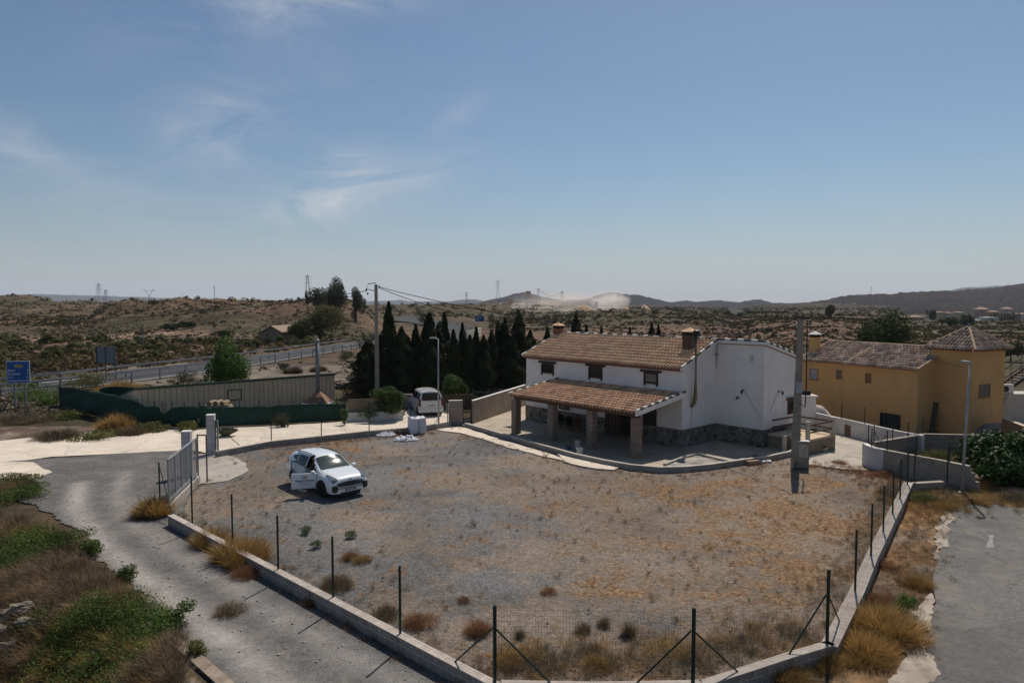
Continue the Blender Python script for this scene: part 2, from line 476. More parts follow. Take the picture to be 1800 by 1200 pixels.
def ground_material():
 m, nt, b, out = newmat('ground')
 pos = ngeo(nt)
 A = nt.nodes.new("ShaderNodeAttribute"); A.attribute_name = 'tone'
 W = nt.nodes.new("ShaderNodeAttribute"); W.attribute_name = 'lotw'
 Rg = nt.nodes.new("ShaderNodeAttribute"); Rg.attribute_name = 'rings'
 sw = nt.nodes.new("ShaderNodeSeparateColor"); nt.links.new(W.outputs['Color'], sw.inputs[0])
 med = nnoise(nt, pos, 0.55, 6, 0.65); sm = nnoise(nt, pos, 3.2, 5, 0.7); fine = nnoise(nt, pos, 9, 5, 0.8); grain = nnoise(nt, pos, 26, 4, 0.85)
 far = nnoise(nt, pos, 0.09, 9, 0.8)
 tone = nmix(nt, 1.0, A.outputs['Color'], nramp(nt, med, [(0.3, 0.62), (0.7, 1.32)]), 'MULTIPLY')
 tone = nmix(nt, 1.0, tone, nramp(nt, far, [(0.36, 0.40), (0.62, 1.5)]), 'MULTIPLY')
 tone = nmix(nt, 1.0, tone, nramp(nt, sm, [(0.3, 0.7), (0.7, 1.25)]), 'MULTIPLY')
 # the lot: blue grey chippings worn to tan dust, with mats of dead grass
 gcol = nramp(nt, grain, [(0.32, (0.055, 0.055, 0.058)), (0.5, (0.150, 0.146, 0.146)), (0.68, (0.32, 0.30, 0.28))])
 tcol = nramp(nt, grain, [(0.32, (0.095, 0.07, 0.054)), (0.5, (0.215, 0.168, 0.130)), (0.68, (0.38, 0.32, 0.265))])
 tmask = nmath(nt, 'ADD', nnoise(nt, pos, 0.22, 6, 0.66), nmath(nt, 'MULTIPLY', sw.outputs[2], 0.16))
 tmask = nramp(nt, tmask, [(0.50, 0.0), (0.62, 1.0)])
 dk = nramp(nt, nnoise(nt, pos, 0.13, 5, 0.7, 0.7), [(0.36, 0.70), (0.56, 1.08)])
 lot = nmix(nt, tmask, gcol, tcol); lot = nmix(nt, 1.0, lot, dk, 'MULTIPLY')
 pale = nramp(nt, nnoise(nt, pos, 0.36, 5, 0.72, 0.4), [(0.62, 0.0), (0.74, 0.6)])
 lot = nmix(nt, pale, lot, (0.34, 0.30, 0.265))
 dn = nmath(nt, 'ADD', nmath(nt, 'ADD', nmath(nt, 'MULTIPLY', nnoise(nt, pos, 0.30, 4, 0.6, 0.5), 0.48), nmath(nt, 'MULTIPLY', nnoise(nt, pos, 1.4, 7, 0.80, 0.8), 0.52)), nmath(nt, 'MULTIPLY', sw.outputs[1], 0.10))
 dm = nramp(nt, dn, [(0.565, 0.0), (0.635, 0.9)])
 dcol = nramp(nt, fine, [(0.36, (0.11, 0.06, 0.03)), (0.64, (0.32, 0.195, 0.105))])
 lot = nmix(nt, dm, lot, dcol)
 # turning marks
 mp = nt.nodes.new("ShaderNodeMapping"); nt.links.new(pos, mp.inputs[0]); mp.inputs['Location'].default_value = (-8.5, -30.5, 0)
 wv = nt.nodes.new("ShaderNodeTexWave"); wv.wave_type = 'RINGS'; wv.rings_direction = 'Z'; wv.inputs['Scale'].default_value = 0.85; wv.inputs['Distortion'].default_value = 2.2; wv.inputs['Detail'].default_value = 3; wv.inputs['Detail Scale'].default_value = 0.7
 nt.links.new(mp.outputs[0], wv.inputs[0])
 wr = nramp(nt, wv.outputs[1], [(0.35, 0.0), (0.9, 1.0)])
 wmk = nmath(nt, 'MULTIPLY', wr, nmath(nt, 'MULTIPLY', Rg.outputs['Fac'], nramp(nt, med, [(0.4, 0.0), (0.6, 0.5)])))
 lot = nmix(nt, wmk, lot, (0.27, 0.18, 0.115))
 lot = nmix(nt, 1.0, lot, nramp(nt, fine, [(0.36, 0.60), (0.64, 1.28)]), 'MULTIPLY')
 lot = nmix(nt, 1.0, lot, nramp(nt, sm, [(0.3, 0.82), (0.7, 1.12)]), 'MULTIPLY')
 col = nmix(nt, sw.outputs[0], tone, lot)
 nt.links.new(col, b.inputs['Base Color']); b.inputs['Roughness'].default_value = 0.95; b.inputs['Specular IOR Level'].default_value = 0.1
 hsum = nmath(nt, 'ADD', nmath(nt, 'MULTIPLY', grain, 0.35), fine)
 nbump(nt, b, hsum, 0.7, 0.05)
 return m
GM = ground_material()
ps = np.concatenate([np.arange(-2600, -300, 40), np.arange(-300, 2100, 4.5), np.arange(2100, 4400, 40)])
ds = np.concatenate([np.array([1.0, 3, 6]), np.geomspace(9, 2600, 470)])
g = build_grid('ground', ps, ds, ground_h, GM, ground_cols); tag(g, 'gravel yard and dry scrubby hill country', 'ground', kind='structure')

# == far mountain ranges
def range_mesh(name, label, prof, D, F, c, c2, amp):
 A = np.array(prof, float)
 ps_ = np.arange(A[0, 0], A[-1, 0] + 1, 3.0)
 ds_ = np.concatenate([np.linspace(F, D, 42), np.linspace(D, D * 1.5, 12)[1:]])
 def hf(X, Y):
  P = 900 + FPX * X / Y
  H = CAMH + (HORI - np.interp(P, A[:, 0], A[:, 1])) / FPX * D
  t = np.clip((Y - F) / (D - F), 0, 1)
  back = 1 - ss(1.0, 1.5, Y / D)
  s = D / 60
  rid = np.abs(fbm(X / (s * 2.2) + 5, Y / (s * 5), 5) - 0.5) * 2
  bump = 4 * t * (1 - t)
  h = H * (t ** 0.9) * back - 30 * (1 - t)
  top = ((fbm(P / 7.0, P * 0 + D, 3) - 0.5) * .14 + (fbm(P / 24.0, P * 0 + D * 2, 3) - 0.5) * .22) * min(amp, 40) * t
  return h - rid * bump * amp + top
 m, nt, b, out = newmat(name)
 pos = ngeo(nt)
 n = nnoise(nt, pos, 60.0 / D, 8, 0.7)
 col = nramp(nt, n, [(0.36, c2), (0.64, c)])
 n_ = nnoise(nt, pos, 300.0 / D, 5, 0.7)
 col = nmix(nt, 1.0, col, nramp(nt, n_, [(0.35, 0.7), (0.65, 1.25)]), 'MULTIPLY')
 nt.links.new(col, b.inputs['Base Color']); b.inputs['Roughness'].default_value = 1.0; b.inputs['Specular IOR Level'].default_value = 0.0
 o = build_grid(name, ps_, ds_, hf, m); tag(o, label, 'hills', kind='structure')
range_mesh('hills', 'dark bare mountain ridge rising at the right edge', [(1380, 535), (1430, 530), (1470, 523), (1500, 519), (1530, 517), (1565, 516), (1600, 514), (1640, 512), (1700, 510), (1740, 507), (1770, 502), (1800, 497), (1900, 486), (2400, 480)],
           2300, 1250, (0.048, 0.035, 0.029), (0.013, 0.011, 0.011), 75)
range_mesh('hills', 'bare dark hills on the skyline behind the white house', [(780, 536), (840, 531), (875, 524), (900, 517), (918, 514), (935, 516), (955, 522), (990, 528), (1020, 527), (1040, 522), (1060, 517), (1080, 512.5), (1095, 516), (1110, 517), (1130, 520), (1150, 524), (1175, 530), (1190, 529), (1205, 528), (1222, 531), (1240, 529),
           (1260, 528), (1280, 530), (1300, 531), (1325, 527), (1337, 525.5), (1350, 529), (1362, 533), (1400, 534), (1440, 531), (1500, 536)],
           3400, 2500, (0.040, 0.034, 0.03), (0.013, 0.012, 0.013), 60)
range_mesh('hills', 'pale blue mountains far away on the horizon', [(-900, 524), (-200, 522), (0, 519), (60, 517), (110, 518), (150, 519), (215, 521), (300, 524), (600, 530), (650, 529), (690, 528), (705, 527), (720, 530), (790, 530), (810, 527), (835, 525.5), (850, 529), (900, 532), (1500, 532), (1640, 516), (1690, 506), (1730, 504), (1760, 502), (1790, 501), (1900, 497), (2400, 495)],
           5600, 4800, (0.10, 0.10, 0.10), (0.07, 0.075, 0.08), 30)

# == ground sheets
def rough_poly(pts, step=0.5, jit=0.12, seed=1, smooth=0):
 r = random.Random(seed); out = []
 n = len(pts)
 for i in range(n):
  a = V(pts[i][0], pts[i][1], 0); b_ = V(pts[(i + 1) % n][0], pts[(i + 1) % n][1], 0)
  k = max(1, int((b_ - a).length / step)); nn = V(-(b_ - a).y, (b_ - a).x, 0)
  if nn.length > 0: nn.normalize()
  for j in range(k):
   p = a.lerp(b_, j / k)
   w = mnoise.noise(V(p.x * 0.9 + seed * 7, p.y * 0.9, 0)) * jit * 2 + r.uniform(-1, 1) * jit * 0.35
   out.append((p.x + nn.x * w, p.y + nn.y * w))
 return out
def sheet(name, label, cat, poly, z, mat_, thick=0.0, kind='structure', parent=None):
 from mathutils.geometry import tessellate_polygon
 tri = tessellate_polygon([[V(p[0], p[1], 0) for p in poly]])
 mb = MB()
 n = len(poly)
 vs = [V(p[0], p[1], z) for p in poly]
 fs = []
 for t in tri:
  a, b_, c_ = [vs[i] for i in t]
  fs.append(tuple(t) if (b_ - a).cross(c_ - a).z > 0 else tuple(t)[::-1])
 if thick:
  vs += [V(p[0], p[1], z - thick) for p in poly]
  fs += [(i, (i + 1) % n, n + (i + 1) % n, n + i) for i in range(n)]
 mb.add(vs, fs)
 o = mb.build(name, mat_, parent)
 return tag(o, label, cat, kind=kind)
def UP(lst, z=0.0): return [tuple(U(p[0], p[1], z)[:2]) for p in lst]

def gravel_road_mat():
 m, nt, b, out = newmat('gravel_road'); pos = ngeo(nt)
 grain = nnoise(nt, pos, 26, 4, 0.85); fine = nnoise(nt, pos, 7, 5, 0.78); med = nnoise(nt, pos, 0.7, 5, 0.6)
 col = nramp(nt, grain, [(0.32, (0.050, 0.048, 0.047)), (0.5, (0.130, 0.124, 0.119)), (0.68, (0.28, 0.265, 0.25))])
 A = nt.nodes.new("ShaderNodeAttribute"); A.attribute_name = 'track'
 tr = nmath(nt, 'MULTIPLY', A.outputs['Fac'], nramp(nt, med, [(0.3, 0.75), (0.55, 1.0)]))
 pale = nramp(nt, grain, [(0.3, (0.26, 0.24, 0.22)), (0.7, (0.46, 0.425, 0.39))])
 col = nmix(nt, tr, col, pale)
 dust = nramp(nt, nnoise(nt, pos, 0.45, 6, 0.75, .6), [(0.50, 0.0), (0.68, 0.75)])
 col = nmix(nt, 1.0, col, nramp(nt, nnoise(nt, pos, 0.9, 7, 0.78), [(0.36, 0.74), (0.62, 1.12)]), 'MULTIPLY')
 col = nmix(nt, dust, col, (0.235, 0.205, 0.18))
 col = nmix(nt, 1.0, col, nramp(nt, fine, [(0.3, 0.75), (0.7, 1.2)]), 'MULTIPLY')
 nt.links.new(col, b.inputs['Base Color']); b.inputs['Roughness'].default_value = 0.95; b.inputs['Specular IOR Level'].default_value = 0.1
 nbump(nt, b, nmath(nt, 'ADD', grain, fine), 0.7, 0.03)
 return m
def concrete_mat(name, c, c2, crack=True, stain=0.5):
 m, nt, b, out = newmat(name); pos = ngeo(nt)
 n = nnoise(nt, pos, 0.5, 7, 0.65); f = nnoise(nt, pos, 9, 5, 0.7)
 col = nramp(nt, n, [(0.35, c2), (0.62, c)])
 col = nmix(nt, 1.0, col, nramp(nt, f, [(0.3, 0.88), (0.7, 1.06)]), 'MULTIPLY')
 if crack:
  vo = nt.nodes.new("ShaderNodeTexVoronoi"); vo.feature = 'DISTANCE_TO_EDGE'; vo.inputs['Scale'].default_value = 0.28
  mx = nmix(nt, 0.25, pos, nt.nodes.new("ShaderNodeTexNoise").outputs[1]); nt.links.new(pos, vo.inputs['Vector'])
  w = nt.nodes.new("ShaderNodeVectorMath"); w.operation = 'ADD'
  nz = nt.nodes.new("ShaderNodeTexNoise"); nz.inputs['Scale'].default_value = 1.4; nz.inputs['Detail'].default_value = 5; nt.links.new(pos, nz.inputs[0])
  nt.links.new(pos, w.inputs[0]); nt.links.new(nz.outputs[1], w.inputs[1]); nt.links.new(w.outputs[0], vo.inputs['Vector'])
  cr = nramp(nt, vo.outputs[0], [(0.0, 0.55), (0.012, 1.0)])
  col = nmix(nt, 0.8, col, cr, 'MULTIPLY')
 st = nramp(nt, nnoise(nt, pos, 1.7, 6, 0.75), [(0.52, 0.0), (0.72, stain)])
 col = nmix(nt, st, col, tuple(x * 0.62 for x in c2))
 nt.links.new(col, b.inputs['Base Color']); b.inputs['Roughness'].default_value = 0.9; b.inputs['Specular IOR Level'].default_value = 0.2
 nbump(nt, b, f, 0.3, 0.01)
 return m
M_CONC = concrete_mat('pale_concrete', (0.72, 0.62, 0.51), (0.58, 0.495, 0.405))
M_CONC2 = concrete_mat('worn_concrete', (0.48, 0.425, 0.36), (0.36, 0.315, 0.265), stain=0.6)
M_APRON = concrete_mat('apron_concrete', (0.42, 0.375, 0.33), (0.34, 0.30, 0.26))

# gravel drive (fine grid so that wheel tracks can be laid down as worn bands)
drive_px = [(-40, 812), (90, 803), (180, 798), (300, 790), (336, 790), (345, 840), (318, 905), (300, 912), (489, 1010), (704, 1125), (871, 1212), (900, 1330), (560, 1340), (420, 1215), (296, 1112), (236, 1032), (170, 975), (120, 925), (60, 888), (-20, 868), (-200, 860), (-200, 820)]
DRIVE = UP(drive_px)
def drive_mesh():
 xs = [p[0] for p in DRIVE]; ys = [p[1] for p in DRIVE]
 st = 0.09
 X, Y = np.meshgrid(np.arange(min(xs), max(xs), st), np.arange(min(ys), max(ys), st))
 jx = X + (fbm(X * 0.8, Y * 0.8, 3) - 0.5) * 0.9; jy = Y + (fbm(X * 0.8 + 30, Y * 0.8, 3) - 0.5) * 0.9
 ins = inpoly(jx, jy, DRIVE)
 n, m_ = X.shape
 i = np.arange(n - 1)[:, None] * m_ + np.arange(m_ - 1)[None, :]
 ok = ins[:-1, :-1] & ins[1:, :-1] & ins[:-1, 1:] & ins[1:, 1:]
 faces = np.stack([i, i + 1, i + m_ + 1, i + m_], -1)[ok]
 verts = np.stack([X, Y, X * 0 + 0.004], -1).reshape(-1, 3)
 used = np.unique(faces); remap = np.full(len(verts), -1); remap[used] = np.arange(len(used))
 o = fast_mesh('gravel_road', verts[used], remap[faces], gravel_road_mat())
 # wheel tracks
 def band(pts, w):
  d = np.full(X.shape, 1e9)
  P = [U(*p) for p in pts]
  for a, b_ in zip(P[:-1], P[1:]):
   ex, ey = b_.x - a.x, b_.y - a.y; L2 = ex * ex + ey * ey
   t = np.clip(((X - a.x) * ex + (Y - a.y) * ey) / L2, 0, 1)
   d = np.minimum(d, np.hypot(X - a.x - t * ex, Y - a.y - t * ey))
  return np.exp(-(d / w) ** 2) * (.8 + .4 * fbm(X * .35, Y * .35, 3))
 tr = np.maximum(band([(140, 850), (130, 890), (160, 935), (230, 1000), (330, 1075), (430, 1150), (520, 1230), (600, 1300)], 0.42),
     band([(220, 830), (205, 870), (245, 925), (320, 975), (430, 1045), (560, 1120), (700, 1200), (800, 1280)], 0.40) * 0.55)
 a = o.data.color_attributes.new('track', 'FLOAT_COLOR', 'POINT')
 c = np.ones((len(used), 4), np.float32); c[:, :3] = (tr.reshape(-1)[used] * 1.0)[:, None]
 a.data.foreach_set('color', c.ravel())
 return o
tag(drive_mesh(), 'curving grey gravel drive with pale wheel tracks', 'gravel road', kind='structure')

conc_px = [(-300, 792), (0, 775), (100, 764), (200, 755), (350, 752), (480, 748), (605, 741), (700, 738), (716, 722), (722, 704), (735, 690), (780, 688), (800, 700), (812, 712), (812, 740), (789, 746), (762, 752), (649, 763), (565, 772), (477, 781), (372, 797), (330, 791), (180, 798), (90, 803), (0, 812), (-300, 826)]
sheet('concrete_road', 'pale concrete lane along the lot', 'road', rough_poly(UP(conc_px), 0.8, 0.14, 3), 0.008, M_CONC)
sheet('concrete_road', 'pale concrete corner beside the drive', 'road', rough_poly(UP([(-200, 812), (0, 811), (60, 812), (90, 830), (60, 846), (20, 840), (-200, 838)]), 0.5, 0.15, 5), 0.012, M_CONC)
sheet('gate_apron', 'round pale concrete apron inside the sliding gate', 'pavement', rough_poly(UP([(336, 800), (385, 795), (410, 803), (432, 813), (437, 824), (425, 835), (400, 845), (350, 851), (338, 840)]), 0.4, 0.10, 6), 0.012, M_APRON)

# asphalt at the right with crumbling concrete edging
def asphalt_mat():
 m, nt, b, out = newmat('asphalt'); pos = ngeo(nt)
 grain = nnoise(nt, pos, 34, 3, 0.8); n = nnoise(nt, pos, 0.8, 6, 0.68); f = nnoise(nt, pos, 6, 5, 0.7)
 col = nramp(nt, grain, [(0.3, (0.065, 0.064, 0.063)), (0.5, (0.145, 0.139, 0.132)), (0.7, (0.26, 0.247, 0.23))])
 col = nmix(nt, nramp(nt, n, [(0.48, 0.0), (0.66, 0.8)]), col, (0.215, 0.185, 0.15))
 col = nmix(nt, nramp(nt, nnoise(nt, pos, 0.25, 5, .7, .5), [(0.42, 0.55), (0.55, 0.0)]), col, (0.085, 0.083, 0.082))
 vo = nt.nodes.new("ShaderNodeTexVoronoi"); vo.feature = 'DISTANCE_TO_EDGE'; vo.inputs['Scale'].default_value = 0.35
 nz = nt.nodes.new("ShaderNodeTexNoise"); nz.inputs['Scale'].default_value = 2.0; nz.inputs['Detail'].default_value = 6; nt.links.new(pos, nz.inputs[0])
 w = nt.nodes.new("ShaderNodeVectorMath"); w.operation = 'ADD'; nt.links.new(pos, w.inputs[0]); nt.links.new(nz.outputs[1], w.inputs[1]); nt.links.new(w.outputs[0], vo.inputs['Vector'])
 col = nmix(nt, 0.75, col, nramp(nt, vo.outputs[0], [(0.0, 0.55), (0.010, 1.0)]), 'MULTIPLY')
 col = nmix(nt, 1.0, col, nramp(nt, f, [(0.3, 0.8), (0.7, 1.15)]), 'MULTIPLY')
 nt.links.new(col, b.inputs['Base Color']); b.inputs['Roughness'].default_value = 0.9; b.inputs['Specular IOR Level'].default_value = 0.2
 nbump(nt, b, grain, 0.5, 0.012)
 return m
M_ASPH = asphalt_mat()
M_EDGE = concrete_mat('edge_concrete', (0.46, 0.395, 0.32), (0.27, 0.225, 0.18), stain=0.9)
sheet('asphalt_road', 'grey asphalt street at the right', 'road', rough_poly(UP([(1662, 903), (1690, 886), (1720, 884), (1800, 892), (2200, 912), (2600, 1100), (2300, 1500), (1560, 1500), (1600, 1260), (1618, 1180), (1632, 1110), (1640, 1060), (1645, 1000), (1650, 950)]), 0.5, 0.10, 8), 0.008, M_ASPH)
sheet('road_edging', 'broken pale concrete edging by the asphalt, upper stretch', 'pavement', rough_poly(UP([(1668, 903), (1673, 903), (1668, 930), (1662, 960), (1650, 985), (1637, 982), (1640, 958), (1650, 925)]), 0.12, 0.15, 9), 0.016, M_EDGE)
sheet('road_edging', 'broken pale concrete edging by the asphalt, lower stretch', 'pavement', rough_poly(UP([(1640, 1042), (1648, 1052), (1630, 1100), (1626, 1140), (1652, 1175), (1648, 1200), (1560, 1290), (1520, 1290), (1578, 1180), (1596, 1130), (1612, 1070), (1625, 1046)]), 0.12, 0.16, 10), 0.016, M_EDGE)
sheet('road_marking', 'worn white road marking on the asphalt street', 'road marking', rough_poly(UP([(1737, 940), (1748, 940), (1746, 962), (1733, 962)]), 0.2, 0.04, 12), 0.014, mat('worn_marking', (0.33, 0.32, 0.30), 0.9, (0.17, 0.165, 0.16), 9))

# far highway
M_HWY = mat('highway_asphalt', (0.125, 0.125, 0.13), 0.9, (0.095, 0.095, 0.10), 0.4)
M_HWYP = mat('highway_shoulder', (0.085, 0.085, 0.088), 0.95, (0.065, 0.065, 0.068), 0.4, spec=.05)
NEAR_E = [(-700, 800), (-300, 733), (0, 698), (107, 686), (232, 671), (368, 654), (430, 645), (530, 628), (630, 611), (700, 598)]
FAR_E = [(-700, 750), (-300, 705), (0, 678), (107, 668), (213, 655), (365, 638), (502, 620), (570, 610), (649, 600), (700, 593)]
ne = [U(*p, 0.02) for p in NEAR_E]; fe = [U(*p, 0.02) for p in FAR_E]
def strip(name, label, cat, L, Rr, z, m_, kind='structure'):
 mb = MB()
 for i in range(len(L) - 1):
  mb.add([V(L[i].x, L[i].y, z), V(Rr[i].x, Rr[i].y, z), V(Rr[i + 1].x, Rr[i + 1].y, z), V(L[i + 1].x, L[i + 1].y, z)], [(0, 1, 2, 3)])
 return tag(mb.build(name, m_), label, cat, kind=kind)
strip('highway', 'dual carriageway crossing behind the shed', 'road', fe, ne, 0.02, M_HWYP)
md = lambda t: [f.lerp(n, t) for f, n in zip(fe, ne)]
strip('road_marking', 'white edge line of the near carriageway', 'road marking', md(0.90), md(0.925), 0.03, mat('line_white', (0.6, 0.6, 0.6), 0.8))
strip('road_marking', 'white edge line of the far carriageway', 'road marking', md(0.06), md(0.085), 0.03, mat('line_white_far', (0.6, 0.6, 0.6), 0.8))
cl = [(702, 556), (745, 559), (785, 565), (818, 574), (838, 585), (842, 594), (835, 604)]
cr = [(690, 563), (725, 567), (755, 574), (778, 584), (788, 593), (790, 600), (786, 606)]
strip('highway', 'far bend of the dual carriageway', 'road', [U(*p) for p in cl], [U(*p) for p in cr], 0.05, M_HWYP)
# == BUILDING HELPERS
M_WHITE = mat('whitewash', (0.83, 0.765, 0.715), 0.85, (0.77, 0.705, 0.655), 0.6, bump=0.004, bscale=20)
M_YELL = mat('ochre_render', (0.60, 0.355, 0.145), 0.9, (0.53, 0.305, 0.125), 0.5, bump=0.004, bscale=20)
def stained(m, fac, c):
 nt = m.node_tree; b = [n for n in nt.nodes if n.type == 'BSDF_PRINCIPLED'][0]; src = b.inputs['Base Color'].links[0].from_socket
 mp = nt.nodes.new("ShaderNodeMapping"); mp.inputs['Scale'].default_value = (1, 1, .12); nt.links.new(ngeo(nt), mp.inputs[0])
 st = nramp(nt, nnoise(nt, mp.outputs[0], 2.2, 6, .7), [(.5, 0.0), (.72, fac)])
 blot = nramp(nt, nnoise(nt, ngeo(nt), .7, 5, .6), [(.45, .0), (.7, fac * .8)])
 nt.links.new(nmix(nt, blot, nmix(nt, st, src, c), tuple(x * .9 for x in c)), b.inputs['Base Color'])
stained(M_WHITE, .30, (.56, .52, .48)); stained(M_YELL, .45, (.40, .27, .13))
M_WOOD = mat('dark_wood', (0.060, 0.034, 0.022), 0.6, (0.035, 0.02, 0.014), 4)
M_WOODM = mat('mid_wood', (0.13, 0.065, 0.038), 0.65, (0.08, 0.04, 0.025), 4)
M_GLASS = mat('window_glass', (0.02, 0.022, 0.025), 0.08, spec=0.6)
M_TERRA = mat('terracotta', (0.30, 0.12, 0.07), 0.8, (0.22, 0.09, 0.055), 3)
M_DARK = mat('dark_gap', (0.012, 0.012, 0.013), 0.9)
M_GREEN = mat('green_post', (0.012, 0.035, 0.026), 0.45, (0.010, 0.028, 0.022), 4)
M_GALV = mat('galvanised', (0.36, 0.37, 0.38), 0.5, (0.27, 0.28, 0.29), 3, metal=0.4)
M_STEEL = mat('grey_steel', (0.20, 0.21, 0.22), 0.5, (0.15, 0.155, 0.16), 3, metal=0.3)
M_BLACK = mat('black_metal', (0.018, 0.018, 0.02), 0.5)
M_BARE = mat('bare_render', (0.37, 0.31, 0.255), 0.95, (0.27, 0.225, 0.185), 0.9, fine=0.15, fscale=8)
def block_mat(name, c, c2, mort, axis, bw=0.4, bh=0.2):
 "blocks laid along the direction axis (x,y)"
 m, nt, b, out = newmat(name); pos = ngeo(nt)
 dx = nt.nodes.new("ShaderNodeVectorMath"); dx.operation = 'DOT_PRODUCT'; nt.links.new(pos, dx.inputs[0]); dx.inputs[1].default_value = (axis[0], axis[1], 0)
 sp = nt.nodes.new("ShaderNodeSeparateXYZ"); nt.links.new(pos, sp.inputs[0])
 cb = nt.nodes.new("ShaderNodeCombineXYZ"); nt.links.new(dx.outputs['Value'], cb.inputs[0]); nt.links.new(sp.outputs[2], cb.inputs[1])
 br = nt.nodes.new("ShaderNodeTexBrick"); br.inputs['Scale'].default_value = 1.0; br.inputs['Brick Width'].default_value = bw; br.inputs['Row Height'].default_value = bh
 br.inputs['Mortar Size'].default_value = 0.012; br.inputs['Color1'].default_value = c4(c); br.inputs['Color2'].default_value = c4(c2); br.inputs['Mortar'].default_value = c4(mort)
 nt.links.new(cb.outputs[0], br.inputs[0])
 n = nnoise(nt, pos, 2.5, 6, 0.7)
 col = nmix(nt, 1.0, br.outputs[0], nramp(nt, n, [(0.3, 0.72), (0.7, 1.12)]), 'MULTIPLY')
 f = nnoise(nt, pos, 25, 3, 0.7)
 col = nmix(nt, 1.0, col, nramp(nt, f, [(0.3, 0.85), (0.7, 1.08)]), 'MULTIPLY')
 nt.links.new(col, b.inputs['Base Color']); b.inputs['Roughness'].default_value = 0.95; b.inputs['Specular IOR Level'].default_value = 0.1
 nbump(nt, b, nmath(nt, 'SUBTRACT', f, br.outputs[1]), 0.4, 0.01)
 return m
def stone_mat(name, e):
 m, nt, b, out = newmat(name); pos = ngeo(nt)
 sp = nt.nodes.new("ShaderNodeSeparateXYZ"); nt.links.new(pos, sp.inputs[0])
 nz = nt.nodes.new("ShaderNodeTexNoise"); nz.inputs['Scale'].default_value = 2.5; nt.links.new(pos, nz.inputs[0])
 w = nt.nodes.new("ShaderNodeVectorMath"); w.operation = 'MULTIPLY_ADD'; nt.links.new(nz.outputs[1], w.inputs[0]); w.inputs[1].default_value = (0.35, 0.35, 0.35); nt.links.new(pos, w.inputs[2])
 vo = nt.nodes.new("ShaderNodeTexVoronoi"); vo.feature = 'DISTANCE_TO_EDGE'; vo.inputs['Scale'].default_value = 2.3; nt.links.new(w.outputs[0], vo.inputs['Vector'])
 vc = nt.nodes.new("ShaderNodeTexVoronoi"); vc.inputs['Scale'].default_value = 2.3; nt.links.new(w.outputs[0], vc.inputs['Vector'])
 sc_ = nt.nodes.new("ShaderNodeSeparateColor"); nt.links.new(vc.outputs['Color'], sc_.inputs[0])
 st = nramp(nt, sc_.outputs[0], [(0.0, (0.075, 0.062, 0.052)), (0.5, (0.13, 0.115, 0.10)), (1.0, (0.21, 0.175, 0.14))])
 col = nmix(nt, nramp(nt, vo.outputs[0], [(0.02, 1.0), (0.05, 0.0)]), st, (0.30, 0.27, 0.225))
 col = nmix(nt, 1.0, col, nramp(nt, nnoise(nt, pos, 12, 4, 0.7), [(0.3, 0.75), (0.7, 1.15)]), 'MULTIPLY')
 nt.links.new(col, b.inputs['Base Color']); b.inputs['Roughness'].default_value = 0.9
 nbump(nt, b, nramp(nt, vo.outputs[0], [(0.0, 0.0), (0.12, 1.0)]), 0.6, 0.03)
 return m
M_STONE = stone_mat('rubble_stone', None)
def tile_mat(name, cols, mot=0.5):
 m, nt, b, out = newmat(name)
 g_ = nt.nodes.new("ShaderNodeNewGeometry")
 rp = nramp(nt, g_.outputs['Random Per Island'], [(i / (len(cols) - 1), c) for i, c in enumerate(cols)])
 n = nnoise(nt, g_.outputs['Position'], 1.3, 5, 0.7)
 col = nmix(nt, 1.0, rp, nramp(nt, n, [(0.35, 1 - mot * 0.5), (0.65, 1.12)]), 'MULTIPLY')
 f = nnoise(nt, g_.outputs['Position'], 14, 3, 0.7)
 col = nmix(nt, 1.0, col, nramp(nt, f, [(0.35, 0.8), (0.65, 1.08)]), 'MULTIPLY')
 nt.links.new(col, b.inputs['Base Color']); b.inputs['Roughness'].default_value = 0.85; b.inputs['Specular IOR Level'].default_value = 0.2
 return m
M_TILE = tile_mat('clay_tiles', [(0.70, 0.40, 0.24), (0.82, 0.49, 0.27), (0.88, 0.57, 0.34), (0.80, 0.47, 0.28), (0.88, 0.58, 0.37)])
M_TILEP = tile_mat('porch_clay_tiles', [(0.40, 0.24, 0.15), (0.80, 0.45, 0.26), (0.85, 0.52, 0.31), (0.52, 0.29, 0.18), (0.82, 0.45, 0.26), (0.44, 0.29, 0.21)], 0.6)
M_TILEY = tile_mat('aged_clay_tiles', [(0.20, 0.15, 0.12), (0.70, 0.51, 0.37), (0.34, 0.20, 0.15), (0.78, 0.60, 0.44), (0.32, 0.26, 0.23), (0.66, 0.42, 0.29)], 0.6)
M_RIDGE = mat('ridge_mortar', (0.72, 0.69, 0.64), 0.9)
M_RIDGED = mat('ridge_tile_dark', (0.10, 0.085, 0.07), 0.9)

